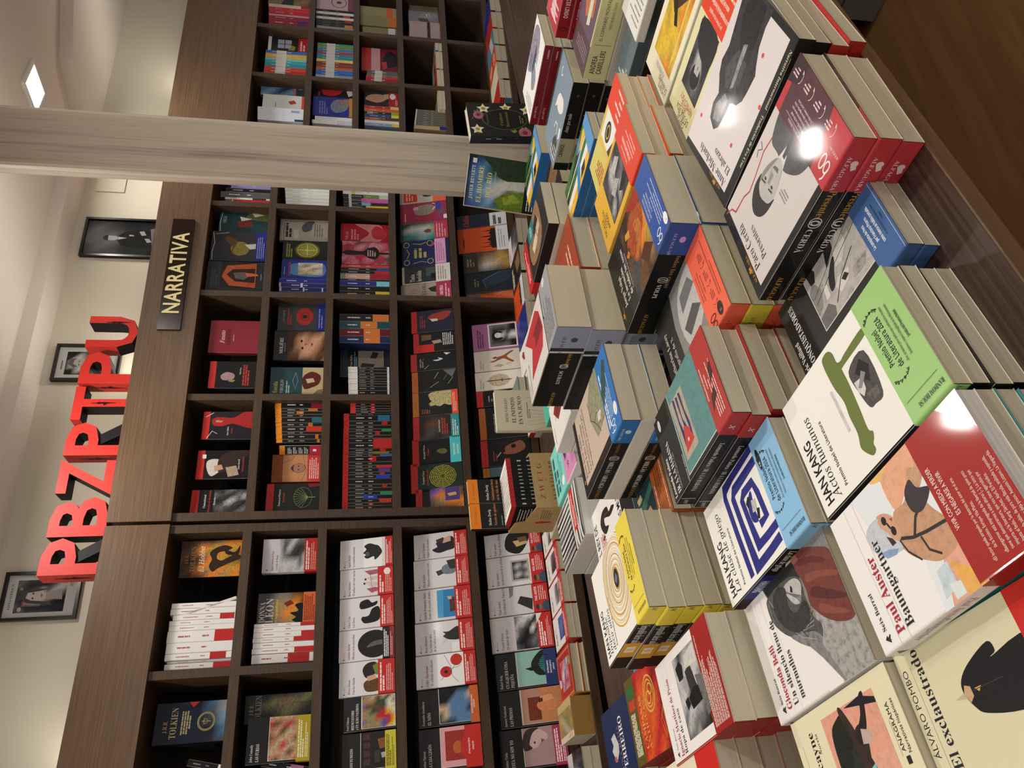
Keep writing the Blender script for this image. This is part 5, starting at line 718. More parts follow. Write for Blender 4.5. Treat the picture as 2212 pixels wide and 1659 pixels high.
D['circles'] = dict(c='23261e', s='1a1c17', b='k', f=[E(.52, .54, .42, .28, '6a6c2c', .6, 24), E(.52, .54, .36, .24, 'b5b54a', .3, 24), Ring(.52, .54, .28, .18, .012, '3a3c1c'), Ring(.52, .54, .2, .13, .01, '3a3c1c'), Ring(.52, .54, .12, .08, .01, '3a3c1c'), Lr('52,34 52,74', .016, 'dcdca0'), Lr('24,54 80,54', .016, 'dcdca0'), K(.15, .08, .85, 3, .05, '9a9c5a', .6)])
D['tangray'] = dict(c='b9b2a4', s='a39c90', b='T', f=[S('40,50 60,44 84,52 90,70 70,66 50,64', '6a7078', .9), T('EL PERFIL', .2, .20, .08, '2a2a2c', 's', xs=.7) if False else K(.15, .12, .8, 2, .07, '3a3a3c', .7), R(.1, .28, .5, .38, 'cfcac0'), K(.2, .70, .8, 4, .05, '7a766c', .5), Lr('4,6 50,4 90,8', .014, 'dfe0e0')])
D['kafka'] = dict(c='2c3644', s='262f3c', b='n', name='slipcase_book', f=[R(.12, .14, .88, .9, '15171b'), R(.14, .36, .86, .88, 'a39c88', .4), P('30,40 44,44 40,70 30,66', '3a3834', .5), P('60,60 80,66 76,78 58,72', '3a3834', .6), T('Franz Kafka', .5, .24, .065, 'c9c2a0', 'R', 'c', .8), K(.2, .28, .8, 2, .035, '7fa0c0', .6)])
D['roses'] = dict(c='2a2226', s='b53c4a', b='R', f=[G(0, 0, 1, 1, 'PpPrp/pPrPp/PrPpE/rpPEP/pPrpP/PEpPr', .9), E(.2, .2, .18, .10, 'cf6a74', .8), E(.7, .14, .2, .12, 'b53c48', .8), E(.82, .7, .16, .14, 'd98a90', .8), E(.2, .8, .2, .12, 'b04450', .8), S('40,8 60,8 58,44 72,56 76,72 50,80 24,72 28,56 42,44', '17171a'), R(.46, 0, .54, 1, '17171a'), K(.36, .54, .64, 4, .05, 'c9a0a5', .5)])
D['redopen'] = dict(c='b52030', s='9a1a28', b='R', f=[S('0,40 50,60 100,30 100,80 50,90 0,80', 'd98a90', .2), S('20,70 60,64 90,76 60,96 20,92', 'c8343c', .1), T('VILAS', .1, .16, .09, 'e0a5a8', 'R', xs=.8), K(.1, .22, .7, 3, .06, 'd98a90', .6)])
D['castle'] = acan('Félix Weinsdorf' if False else 'A. Wienersdorf' if False else '', '', [G(0, .3, 1, 1, 'dDvd/dTOv/uOTd/TOuu', .7), R(.36, .62, 1, .92, '4a3c7c'), P('56,70 70,66 74,84 60,86', 'd9a06a')])
D['mandala'] = acan('Torquato Tasso', 'Jerusalén liberada', [E(.5, .62, .38, .26, '3c4a1f', .3, 12), *[Ring(.5, .62, .38-.055*i, .26-.038*i, .008, 'b5b040', 12+2*i) for i in range(6)], *[Lr([(.5+.05*math.cos(RAD(a)), .62+.03*math.sin(RAD(a))), (.5+.38*math.cos(RAD(a)), .62+.26*math.sin(RAD(a)))], .005, 'b5b040') for a in range(0, 360, 30)]], hd='1c2e26')
D['owl'] = acan('Alexander Wilson', 'El pájaro', [S('40,56 52,50 58,62 50,72 38,68', '6a6a3c', .8)], lab=(.78, 1, '4fc5cf', [T('COMPENDIO DE LA MUERTE', .5, .45, .22, 'eaf6f6', 'b', 'c', .4), T('DE NUESTRO PLANETA', .5, .8, .22, 'eaf6f6', 'b', 'c', .4)], []))
D['teallab'] = acan('', '', [G(0, .14, 1, 1, 'Dddd/dDud/DdUd/uddd', .8), T('Josep Maria Esquirol', .55, .58, .05, 'dcdad4', 'R', 'c', .6), K(.2, .62, .9, 3, .05, 'a33c34', .6)], lab=(.82, 1, '2f8f96', [K(.1, .2, .8, 3, .25, 'cfe6e6', .5, 1)], []))
D['texture'] = acan('Mikhail Goldberg' if False else 'Mikkel Birkegaard' if False else '', '', [S('40,40 50,36 60,42 70,38 96,40 100,92 44,92 38,80 44,70 36,60 42,50', 'cdbf8a', 1), K(.1, .2, .3, 4, .05, '8a4a2a', .6)], top='c97a24', lab=(.86, 1, 'e0502c', [K(.1, .2, .9, 3, .22, 'f3c9b5', .4, 1)], []))
D['glints'] = acan('Isabel Ellis' if False else '', '', [Lr('20,40 44,60', .008, 'c9b56a'), Lr('30,80 60,92', .008, 'b5a86a'), Lr('60,50 90,60', .006, 'dcdcd9'), Lr('50,70 90,84', .005, 'a3a3a0'), P('60,90 100,70 100,100', '6a6c6c', .4)], top='c9702a')
D['shards'] = acan('Anastasia Zhukov' if False else '', '', [S('50,60 56,50 60,64 70,60 60,72', 'cfd2d4'), Lr('10,30 30,40', .008, 'b5b8ba'), P('80,80 96,74 90,90', 'cfd2d4'), Lr('50,20 70,30', .006, '9a9c9e'), K(.2, .2, .7, 2, .05, '8a8a88', .6)])
D['redcase'] = acan('', '', [R(0, .13, .4, .5, 'c8322e'), P('40,50 56,44 60,66 44,70', 'b5998a', .6), P('60,20 90,20 88,44 64,44', '7a5a3c', .8), K(.3, .72, .95, 6, .045, 'cfcfcc', .5)])
D['torso'] = acan('', '', [S('60,40 80,50 90,80 84,96 60,86 50,70', 'a3402c', .7), P('46,50 60,44 58,62 48,64', 'dcc9c0', .4), K(.2, .2, .8, 3, .05, '8a3a44', .6)], hd='23263c')
D['fulsham'] = dict(c='a3978a', s='8a7f74', b='T', f=[T('OS', .3, .3, .16, 'b5685c', 'R', xs=.8), T('FULSHAM', .2, .5, .12, '3a3632', 'R', xs=.7), P('50,60 70,54 80,72 40,74', '2c2a2a', .7), R(0, .82, 1, 1, 'cfcac4')], band=(.70, 1, 'a83458', [T('UNA PERLA', .5, .45, .3, 'f0dce2', 'B', 'c', .5), K(.1, .6, .9, 2, .18, 'e0a9b9', .5, 1)], []))
D['tinta'] = dict(c='2c3438', s='c9c2b0', b='i', f=[R(0, 0, 1, .05, 'd6cdb5'), R(0, 0, .04, 1, 'd6cdb5'), T('Tinta', .1, .26, .14, 'cfc8b4', 'S', xs=.6), T('invisible', .1, .40, .14, 'cfc8b4', 'S', xs=.55), *[Lr([(.4+.06*i, .5), (.4+.06*i, .68)], .008, '77807f') for i in range(8)], R(.2, .6, .5, .7, '151a1e')], band=(.70, 1, 'dad8d4', [K(.1, .15, .9, 4, .16, '8a8886', .4, 1)], []))
D['ornate'] = dict(c='1f2e62', s='1b2856', b='B', f=[R(0, 0, 1, 1, '1e2c5c', .4), *[Ring(x, y, .10, .06, .012, 'c9b26a', 14) for x, y in ((.16, .10), (.86, .10), (.14, .60), (.86, .6))], Lr('30,10 50,16 70,10', .012, 'c9b26a'), Lr('10,24 16,40 10,52', .012, 'c9b26a'), Lr('90,24 84,40 90,52', .014, 'c9b26a'), P('70,60 90,66 80,74', 'b5503c', .6), K(.3, .26, .7, 3, .10, 'b5a868', .6)], band=(.70, .93, 'd9a3c9', [K(.1, .15, .9, 4, .2, 'a86a96', .4, 1)], []))
D['greenink'] = dict(c='3a5c50', s='1f3a34', b='E', f=[G(0, 0, 1, 1, 'EdEE/EcLE/clLE/EcTE/EEcE', .6), S('40,56 50,50 60,56 58,64 42,64', '6a5240', .6)], band=(.72, 1, 'b53a54', [K(.1, .15, .9, 4, .2, 'e0a0ae', .4, 1)], []))
D['crimson'] = dict(c='8c2a40', s='7a2236', b='m', f=[S('40,36 60,30 84,40 88,66 66,76 46,70 36,56', '8f8476', .9), E(.72, .34, .10, .06, 'b5909a'), Lr('60,70 84,80 92,70', .02, 'e0cfc4'), K(.1, .1, .7, 1, .04, 'd9a3ae', .5)], band=(.76, 1, '8f3058', [E(.78, .25, .22, .28, '3c3c9c'), P('30,30 50,20 60,70 40,90', '6a5a64', .6), R(.1, .7, .3, 1, 'e0d9dc')], []))
D['greyred'] = dict(c='a8a29a', s='958f88', b='l', f=[R(.1, .08, .9, .38, 'b53428'), S('40,52 60,50 84,60 80,72 60,66 50,74 36,64', '2c2826', .4), K(.2, .14, .8, 3, .06, 'd9988a', .5)], band=(.72, 1, 'd9603c', [E(.5, .5, .2, .3, 'd9886a')], []))
D['pinkwoman'] = dict(c='b06a9c', s='9a5c88', b='v', f=[R(.06, .34, .96, .97, 'e6e4e4'), G(.10, .37, .93, .94, 'ggggg/gdddg/gdLdg/gkLkg/gDgDg/dkwkd/kkwkk', .3), S('34,46 50,42 64,46 68,60 60,66 60,56 44,56 42,66 34,60', '151517', .2), E(.52, .55, .10, .07, 'dcdad9'), E(.48, .54, .015, .008, '222222'), E(.56, .54, .015, .008, '222222'), K(.1, .10, .8, 3, .05, '6a3a60', .6)])
D['dancer'] = dict(c='dcd4c6', s='cfc7b9', b='i', f=[P('56,44 62,38 68,46 62,50', '7a4424'), S('44,34 52,46 64,50 70,62 90,80 86,84 64,70 40,84 34,80 54,64 50,54 40,40', '9a5a2e', .2), P('20,40 30,50 24,62 14,56', 'b5a07c'), P('24,66 34,72 28,80', 'c2b08c'), K(.1, .12, .5, 2, .05, 'b5a898', .5)])
D['sword'] = dict(c='e3ddd0', s='d3ccbe', b='i', f=[E(.5, .5, .34, .22, 'd2bfa5', .8), Lr('50,30 50,76', .02, '5a3a28'), Lr('40,56 60,56', .018, '5a3a28'), P('47,30 53,30 50,20', '6a4a34'), K(.1, .10, .6, 2, .05, 'b5ab9a', .5)])
D['poet'] = acan('Somayeh Salih' if False else '', '', [S('40,70 60,56 84,60 90,80 60,90', 'd9cfc9', .5), P('46,54 56,50 60,60 50,64', 'c98f6a', .4), E(.5, .76, .3, .14, '3c4454', .5), P('50,70 70,64 74,80 56,84', 'dcd6d2', .4), K(.3, .24, .7, 2, .06, '8a8a88', .5)])
D['otop'] = acan('', '', [K(.2, .3, .8, 3, .06, '8a8a88', .5)], top='b5662a')
D['feather'] = acan('Muriel Spark' if False else '', '', [S('50,40 74,44 90,60 86,84 60,90 44,76 40,56', '8f5a48', .6), S('44,36 80,40 98,60 96,90 84,70 70,50 50,48', '2a1c1c', .7), E(.7, .66, .08, .05, '1a1212'), Lr('30,30 50,40', .014, 'd0cdc8'), K(.2, .24, .6, 2, .05, '8a3a34', .5)])
D['bluegrey'] = acan('', '', [R(0, .14, 1, 1, '55707f', .4), Lr('10,30 90,50', .006, '2a3a44')], top='b5762a')
D['redrock'] = dict(c='6a544c', s='5a463f', b='u', f=[G(0, .3, 1, 1, 'uSou/oSou/SooS/uoSo', .9), K(.2, .1, .8, 2, .06, 'a3948a', .5)])
D['ice'] = dict(c='1d2228', s='171b20', b='k', f=[S('30,50 60,40 100,80 100,100 60,100', '26384c', .5), Lr('20,44 60,38 96,76', .008, '5f7486'), K(.3, .2, .7, 2, .06, '6a6a4a', .5)])
D['cloud'] = dict(c='3e352c', s='332b24', b='U', f=[G(0, .3, 1, 1, 'DgDu/gLTu/DtTu/uTYT/uYTu', .8), K(.3, .08, .7, 3, .06, '8a8060', .5)])
D['orcastle'] = dict(c='d1511f', s='b8441a', b='o', f=[K(.2, .1, .8, 1, .05, '7a2c10', .7), P('10,66 16,66 18,40 20,66 26,60 32,66 34,46 37,66 46,58 56,66 60,40 63,66 74,62 80,66 83,50 86,66 92,66 92,82 10,82', '20181a')], band=(.76, 1, 'd9dde2', [K(.1, .2, .9, 3, .2, '9aa0a8', .4, 1)], []))
D['navyodi'] = dict(c='20263a', s='1a2032', b='n', f=[T('Odisea', .1, .24, .16, 'c43c2c', 'I', xs=.9), P('0,70 100,60 100,100 0,100', '1a1e2c')], band=(.66, 1, 'cfd3d6', [K(.1, .2, .9, 2, .3, '5a5c60', .6, 1)], []))
D['seurat'] = dict(c='dfe2dc', s='c23c34', b='w', f=[P('40,66 60,60 70,74 50,80', 'c24a3c', .8), K(.2, .3, .6, 1, .04, '8a8a88', .5), R(0, .92, 1, 1, 'd9542c'), R(0, 0, .05, 1, 'c43434')])
D['blues'] = dict(c='7a8cab', s='5a6a88', b='A', f=[G(0, 0, 1, .72, 'aAaA/AaAB/aBAa/AaBA', .9), R(.72 if False else 0, .74, 1, .78, 'd96a5c'), R(0, .78, 1, 1, '34444f'), E(.6, .88, .14, .08, '4f8ab5')])
D['redmask'] = dict(c='26272c', s='1c1d22', b='k', f=[S('20,24 90,22 96,50 70,76 30,70 10,50', 'c22c38'), P('80,80 96,84 90,96 84,92', 'ecebe8'), P('10,90 40,84 60,98 20,100', 'ecdfe0'), Ring(.6, .34, .1, .06, .01, '4a1018', 12), K(.06, .12, .4, 1, .05, 'c22c38', .7)])
D['cathedral'] = dict(c='2c3494', s='252c80', b='B', f=[S('20,56 50,44 84,54 90,80 60,90 30,80', '8a96ac', .9), P('60,70 90,62 96,96 60,98', 'a88a7c', .8), R(0, .92, 1, 1, 'c98f3c'), T('UNA TRAVESÍA', .1, .18, .06, '8f98d0', 's', xs=.7) if False else K(.1, .16, .8, 4, .06, '6f7ac8', .6)])
D['womanneck'] = dict(c='3c2a2c', s='2c1e20', b='m', f=[R(0, .0, 1, 1, '2a3a3e'), S('20,10 50,4 76,20 80,50 60,66 40,60 24,40', 'cf9f88', .3), P('50,60 80,56 96,90 60,96', 'd6a890', .2), S('6,0 40,0 24,30 20,60 4,60', '3a2420', .6), Lr('40,30 50,30', .012, '5a3028')], band=(.72, 1, 'bf2836', [E(.7, .4, .2, .3, 'f0ecec'), K(.1, .7, .8, 2, .14, 'f0c0c4', .5)], []))
D['window'] = dict(c='2f2a22', s='e6e4e0', b='w', f=[R(0, 0, 1, .08, 'e6e8ec'), R(.0, 0, .06, 1, 'e6e8ec'), R(.3, .24, .8, .58, 'b5bfd2'), Lr([(.3, .41), (.8, .41)], .02, '4a4034'), Lr([(.55, .24), (.55, .58)], .02, '4a4034'), P('20,50 50,60 44,68 20,66', 'b0a24a', .6)], band=(.75, 1, 'c22a30', [K(.2, .2, .8, 2, .3, 'f0c0c0', .6)], []))
D['redpink'] = dict(c='b5343c', s='a52c34', b='R', f=[R(0, 0, 1, .27, 'c43a34'), R(0, .27, 1, .52, 'd6a9ac'), R(0, .52, 1, 1, '8a2030', .7), S('20,70 60,60 90,80 70,100 30,100', '241c26', .3), P('10,60 40,56 44,70 16,72', 'c43c44')])
D['tandark'] = dict(c='8a7558', s='6a5a44', b='T', f=[P('0,30 100,50 100,70 0,60', '33363a'), G(0, .6, 1, 1, 'Tut/uTT', .8)])
D['pinkdrop'] = dict(c='cfb5bf', s='b59aa5', b='p', f=[Ring(.5, .6, .3, .2, .02, '5a4048', 16), E(.5, .6, .08, .07, '7a2c34'), R(0, .84, 1, 1, '8a4a68')])
D['greyeye'] = dict(c='8a8c94', s='6c6e76', b='g', f=[S('50,40 80,44 96,80 70,96 44,80', 'a8acb6', .8), P('60,60 76,58 80,70 62,72', 'e0e4ea'), E(.68, .66, .05, .03, '22242a'), P('10,40 40,30 44,60 20,70', '55565c', .8)])
D['khaki'] = dict(c='77765c', s='6a6950', b='G', f=[])
# ---------------------------------------------------------------- stacks on the display table: (label, lower left corner, top height, turn, width, length, copies from the top)
pile(('white paperback with an olive brush stroke and light green paper band|olive brush stroke book', 0.0022, 0.5785, -0.4959, 39.53, 0.1502, 0.2320, [('actos', 0.0198, 0, 0, 0), ('actos_n', 0.0198, 0.0016, 0.0009, -0.7), ('actos_n', 0.0198, -0.0015, -0.0018, 0.36), ('actos_n', 0.0198, 0.0009, -0.001, 0.62)]))
pile(('white paperback with a swimmer in pale cap and dark red paper band|swimmer cover book', -0.1107, 0.4838, -0.4948, 40.09, 0.1426, 0.2320, [('baum', 0.02, 0, 0, 0), ('baum_t', 0.02, 0.0014, 0.0026, -0.58), ('baum_t', 0.02, 0.001, 0.0004, -0.06), ('baum_t', 0.02, -0.0015, -0.0013, -0.58)]))
pile(('white paperback with thick blue brush squares and sky blue paper band|blue brush squares book', -0.1528, 0.7800, -0.4880, 39.39, 0.1480, 0.2320, [('clase', 0.0217, 0, 0, 0), ('clase', 0.0217, 0.0009, 0.0026, -0.35), ('clase', 0.0217, -0.0007, 0.0006, 0.02), ('clase', 0.0217, -0.0002, 0.0028, -0.71)]))
pile(('white paperback with ochre rings around a dark eye and yellow band|ochre rings book', -0.3182, 1.0505, -0.4037, 40.85, 0.1643, 0.2320, [('imposible', 0.0285, 0, 0, 0), ('imposible', 0.0285, -0.0027, -0.0002, 0.28), ('imposible', 0.0285, -0.002, -0.0, -0.35), ('imposible', 0.0285, -0.0014, -0.0003, 0.43), ('imposible', 0.0285, -0.0014, 0.0022, -0.06), ('imposible', 0.0285, -0.0024, -0.0016, 0.69)]))
pile(('white paperback with a windblown grey-haired figure in rust brown sweater|windblown hair book', -0.2752, 0.6923, -0.5050, 39.02, 0.1531, 0.2250, [('giocon', 0.0232, 0, 0, 0), ('giocon', 0.0232, 0.0026, 0.0017, -0.65), ('giocon', 0.0232, 0.0028, -0.0017, -0.26)]))
pile(('white paperback with a mother and child photo and dark red band|mother and child book', -0.4162, 0.8856, -0.4525, 38.63, 0.1417, 0.2250, [('ropa', 0.0305, 0, 0, 0), ('ropa', 0.0305, 0.0016, -0.0005, 0.8), ('ropa', 0.0305, -0.0003, 0.002, -0.25), ('ropa', 0.0305, 0.0026, 0.0016, -0.68)]))
pile(('black-bordered paperback with grey portrait and red zigzag line, red band|red zigzag portrait book', 0.2535, 0.7085, -0.4895, 37.48, 0.1608, 0.2400, [('cerda', 0.0283, 0, 0, 0), ('cerda', 0.0283, -0.0015, -0.0022, -0.24), ('cerda', 0.0283, 0.0004, 0.001, -0.68)]))
pile(('black-bordered paperback with dark carved figure and orange dots, cover curling|carved figure book', 0.3969, 0.8072, -0.4884, 39.82, 0.1626, 0.2400, [('abrazo', 0.0216, 0, 0, 0), ('abrazo', 0.0216, 0.0014, 0.0027, -0.26), ('abrazo_b', 0.0216, -0.0025, 0.0025, 0.58), ('abrazo_b', 0.0216, 0.0023, -0.002, 0.16)]))
pile(('cream paperback with photo of a woman in dark hat, orange-red band|dark hat woman book', 0.5332, 0.9749, -0.5101, 38.32, 0.1311, 0.2400, [('nemi', 0.0162, 0, 0, 0), ('nemi', 0.0162, -0.0014, -0.0013, -0.51), ('nemi', 0.0162, 0.0007, -0.0021, -0.61), ('nemi', 0.0162, 0.0012, -0.0013, -0.21)]))
pile(('thick black paperback with roasted bird painting and blue paper band|roasted bird book', 0.2316, 1.0423, -0.4300, 38.67, 0.1654, 0.2350, [('volpi', 0.0485), ('volpi', 0.048, 0.002, -0.002, 0.5), ('volpi', 0.048, -0.002, 0.002, -0.5)]))
pile(('very thick paperback with red bent arrow and silver band|red bent arrow book', 0.0981, 1.2816, -0.3250, 36.10, 0.1486, 0.2400, [('scurati', 0.0625), ('scurati', 0.0625, -0.003, 0.003, 0.6), ('scurati', 0.0625, 0.002, -0.002, -0.6), ('scurati', 0.0625, 0.001, 0.002, 0.4)]))
pile(('beige paperback with green rocky ledge and bright blue paper band|green ledge book', -0.0542, 1.1210, -0.3866, 38.74, 0.1565, 0.2350, [('millas', 0.031), ('millas_r', 0.031, 0.001, 0.001, 0.3, 'white-edged paperback turned round, second from top under the green ledge cover'), ('millas', 0.031, 0.0, 0.001, -0.4)]))
pile(('black paperback with blue-striped flag on teal, red paper band|striped flag book', -0.0330, 0.8738, -0.4416, 39.26, 0.1461, 0.2180, [('padura', 0.0265, 0, 0, 0), ('padura', 0.0265, -0.0023, 0.0028, 0.39), ('padura', 0.0265, 0.0026, -0.0021, -0.06), ('padura', 0.0265, -0.0022, 0.0008, 0.25), ('padura', 0.0265, -0.0018, 0.0008, -0.53)]))
pile(('black paperback with grey photo and coral paper band|coral band book', 0.1076, 0.9457, -0.4749, 38.03, 0.1629, 0.2180, [('lacey', 0.03), ('lacey_y', 0.034, -0.001, 0, 0), ('lacey', 0.036, 0.001, 0.001, 0.4)]))
pile(('black paperback with old photo of fallen fighters, steel blue band|steel blue band book', 0.1429, 0.6864, -0.5350, 38.50, 0.1160, 0.2220, [('vuill', 0.02), ('vuill', 0.0195, 0.0, 0.001, 0.2)]))
pile(('cream paperback with painted dark tree against a salmon sky|painted tree book', -0.3832, 0.5983, -0.5096, 39.07, 0.1400, 0.2160, [('cayne', 0.0215, 0, 0, 0), ('cayne', 0.0215, 0.0007, -0.0024, -0.33), ('cayne', 0.0215, -0.0014, -0.0026, -0.12)]))
pile(('cream paperback with black jacket and gold pin printed on it|black jacket book', -0.2424, 0.4310, -0.5195, 37.50, 0.1320, 0.2180, [('excl', 0.0185, 0, 0, 0), ('excl', 0.0185, -0.0026, -0.0028, -0.36), ('excl', 0.0185, -0.0004, 0.0007, -0.33)]))
pile(('cream paperback with plain bright red band at the lower left|plain red band book', -0.5594, 0.8773, -0.4550, 38.00, 0.1250, 0.2200, [('anag7', 0.03), ('anag7', 0.03, 0.001, 0, 0.2), ('anag7r', 0.03, 0.001, 0.002, 0), ('anag7', 0.03, 0, 0.001, 0.2)]))
pile(('grey-blue paperback with white sketched animals and thick black spine|white sketched animals book', 0.6905, 1.7116, -0.4692, 38.09, 0.1484, 0.2400, [('capar', 0.038), ('capar', 0.038, 0.002, -0.002, 0.4), ('capar', 0.0275, 0, 0.002, 0)]))
pile(('white paperback with grey smoky drawing and dark red spine|grey smoky drawing book', 0.8215, 1.8280, -0.4298, 37.02, 0.1490, 0.2200, [('paz', 0.022), ('paz', 0.022, 0.001, 0.002, 0.4), ('grisazul', 0.025, 0, 0, 0, 'slate blue paperback, third down under the dark red spines'), ('wolves', 0.025, 0, 0, 0, 'dark brown paperback, fourth down under the dark red spines'), ('grisazul', 0.025, 0, 0, 0, 'slate blue paperback, fifth down under the dark red spines'), ('wolves', 0.0255, 0, 0, 0, 'dark brown paperback, lowest under the dark red spines')]))
pile(('white paperback with dark red and black feather, mostly hidden|red feather book', -0.0585, 1.5925, -0.4350, 39.57, 0.1249, 0.1550, [('hair', 0.035), ('hair', 0.034, 0, 0.0, 0), ('hair', 0.0345, 0, 0.0, 0), ('hair', 0.0345, 0, 0.0, 0)]))
pile(('pink paperback with mint green band below the cardboard display|mint band book', -0.1763, 1.6874, -0.4749, 37.91, 0.1400, 0.2050, [('mint', 0.025, 0, 0, 0), ('mint', 0.025, -0.0014, -0.0015, -0.76), ('mint', 0.025, -0.0004, -0.002, 0.1), ('mint', 0.025, -0.001, -0.0027, -0.49)]))
pile(('paperback covered in black and white strokes with red label band|black and white strokes book', -0.3270, 1.6327, -0.4808, 38.01, 0.1450, 0.2100, [('stripe', 0.048), ('stripe', 0.046, 0.001, 0.002, 0.4)]))
pile(('white paperback with heavy black capitals and curled dark serpent|curled serpent book', -0.2609, 1.4264, -0.5002, 38.61, 0.1150, 0.2050, [('reyde', 0.038), ('reyde', 0.036, 0, 0.001, 0.4)]))
pile(('black paperback with night painting and orange-brown band|night painting book', -0.1951, 1.1449, -0.4803, 37.81, 0.1481, 0.2220, [('orange', 0.031), ('orange', 0.031, 0.001, 0.001, 0.2), ('orange', 0.032)]))
pile(('yellow paperback with black-and-white crowd photo and orange-red band|crowd photo book', 0.3682, 1.1681, -0.4330, 38.02, 0.1380, 0.2150, [('yel_b', 0.0235, 0, 0, 0), ('yel_b', 0.0235, -0.0009, 0.0027, -0.5), ('yel_b', 0.0235, 0.0009, -0.0024, 0.35), ('yel_b', 0.0235, -0.0028, 0.0001, -0.4), ('yel_b', 0.0235, -0.0009, 0.0015, -0.04), ('yel_b', 0.0235, -0.0006, -0.0005, -0.75)]))
pile(('pale yellow paperback with white panel and black ring|black ring book', 0.4725, 1.2771, -0.4517, 37.88, 0.1250, 0.2100, [('yel_a', 0.0203, 0, 0, 0), ('yel_a', 0.0203, -0.0028, 0.0019, 0.4), ('yel_a', 0.0203, -0.002, 0.0021, -0.25), ('yel_a', 0.0203, 0.002, -0.0009, 0.15), ('yel_a', 0.0203, 0.0006, -0.0025, -0.66), ('yel_a', 0.0203, 0.0019, 0.0025, -0.54)]))
pile(('cream paperback with a golden canal painting|golden canal book', 0.6332, 1.0943, -0.5149, 38.23, 0.1450, 0.2350, [('venice', 0.03), ('venice', 0.03, 0.001, 0, 0.2)]))
pile(('hardcover with rust red jacket full of white text|rust red jacket book', 0.2529, 1.6134, -0.4598, 37.88, 0.1751, 0.2350, [('redtext', 0.048), ('pages_l', 0.034), ('pages_l', 0.033)]))
pile(('paperback with green, blue and yellow patchwork of map pieces|map patchwork book', 0.5128, 1.5539, -0.4713, 37.68, 0.1000, 0.2200, [('maps', 0.02), ('maps_b', 0.02, 0.001, 0, 0.3), ('maps_b', 0.02), ('maps_b', 0.02), ('maps_b', 0.025)]))
pile(('dark paperback with gold and red old print and teal oval|teal oval book', 0.3735, 1.7489, -0.4206, 37.57, 0.1528, 0.2350, [('shunga', 0.028), ('bigwhite', 0.045, 0, 0, 0, 'thick cream-spined navy hardcover under the teal oval paperback'), ('bigwhite', 0.045, 0, 0, 0, 'second thick cream-spined navy book under the teal oval paperback'), ('pages_l', 0.036)]))
pile(('mauve paperback with very thick cream spine, upper right|cream spine book', 0.8049, 1.4256, -0.4620, 38.00, 0.1450, 0.2350, [('camil', 0.053), ('horse', 0.03, 0, 0, 0, 'grey painted paperback just under the thick cream-spined book'), ('horse', 0.03, 0, 0, 0, 'grey painted paperback lowest under the thick cream-spined book')]))
pile(('pink-red paperback with crimson spine near the frame edge|crimson spine book', 0.9184, 1.5465, -0.4250, 38.00, 0.1350, 0.2100, [('lindo', 0.03), ('lindo', 0.03, 0, 0.001, 0.4), ('lindo', 0.03), ('grisazul', 0.03, 0, 0, 0, 'slate blue paperback under the crimson-spined books'), ('wolves', 0.03, 0, 0, 0, 'dark paperback lowest under the crimson-spined books')]))
pile(('slate blue paperback with small pale figures in the gap|slate blue book', 0.7376, 1.3515, -0.5250, 38.00, 0.0880, 0.2250, [('grisazul', 0.025), ('wolves', 0.025, 0, 0, 0, 'dark brown paperback under the slate blue one with small pale figures')]))
pile(('white paperback with small coloured squares and grey text|coloured squares book', 0.7877, 1.2279, -0.5055, 38.00, 0.1300, 0.2200, [('dots', 0.019)]))
pile(('dark blue paperback with white capitals and pale cloth shape|pale cloth shape book', -0.7182, 1.3631, -0.5190, 36.00, 0.1500, 0.2300, [('luna', 0.028), ('luna', 0.028, 0.002, 0.001, 0.5)]))
pile(('red and gold hardcover with an ornate round medallion|medallion hardcover', -0.5716, 1.1675, -0.5013, 35.93, 0.1500, 0.2250, [('chron', 0.04), ('chron', 0.034, 0.001, 0.001, 0.5)]))
pile(('dark green spined hardcover with misty cover, behind the thick silver-banded book|dark green book', -0.0727, 2.4292, -0.4966, 30.01, 0.1150, 0.1650, [('green', 0.027), ('green', 0.027, 0.001, 0, 0.3), ('pages_l', 0.0245)]))
pile(('mint green paperback with orange band over thin teal spines|thin teal book', -0.0163, 1.8400, -0.4700, 38.00, 0.1200, 0.1550, [('teal', 0.021), ('tealp', 0.021), ('tealp', 0.021), ('tealp', 0.021), ('tealp', 0.021)]))
pile(('plain cream book supporting the cardboard display|cream support book', -0.3039, 1.8590, -0.4915, 38.00, 0.1650, 0.1750, [('pages_l', 0.042), ('pages_l', 0.0415)]))
pile(('plain red book partly seen beside the ochre rings stack|plain red book', -0.3916, 1.3945, -0.5450, 38.00, 0.1450, 0.2150, [('redlow', 0.03)]))
pile(('pale blue painted book behind the round medallion hardcover|pale blue book', -0.4576, 1.2922, -0.5300, 38.00, 0.1100, 0.2000, [('bluelow', 0.045)]))
pile(('deep blue and violet glossy hardcover at the lower left|violet glossy book', -0.7839, 1.1008, -0.5000, 38.00, 0.1500, 0.2200, [('purple', 0.038), ('purple', 0.037)]))
pile(('orange-red paperback with small white writing, at the far left corner|orange-red book', -0.8905, 1.3347, -0.5300, 38.00, 0.1400, 0.2100, [('orangelow', 0.045)]))
pile(('yellow and blue paperback in front of the pillar|yellow blue book', 0.6653, 2.1695, -0.5000, 38.00, 0.1400, 0.2000, [('maps_b', 0.037), ('maps_b', 0.037)]))
pile(('paperback with a picture of brown wolves, near the pillar|brown wolves book', 0.5220, 1.9307, -0.5000, 38.00, 0.1500, 0.2200, [('wolves', 0.03), ('pages_l', 0.045)]))
pile(('grey paperback at the upper right corner of view|upper right grey book', 1.1155, 1.6583, -0.4200, 38.00, 0.1300, 0.2000, [('horse', 0.035), ('horse', 0.03), ('pages_l', 0.09)]))
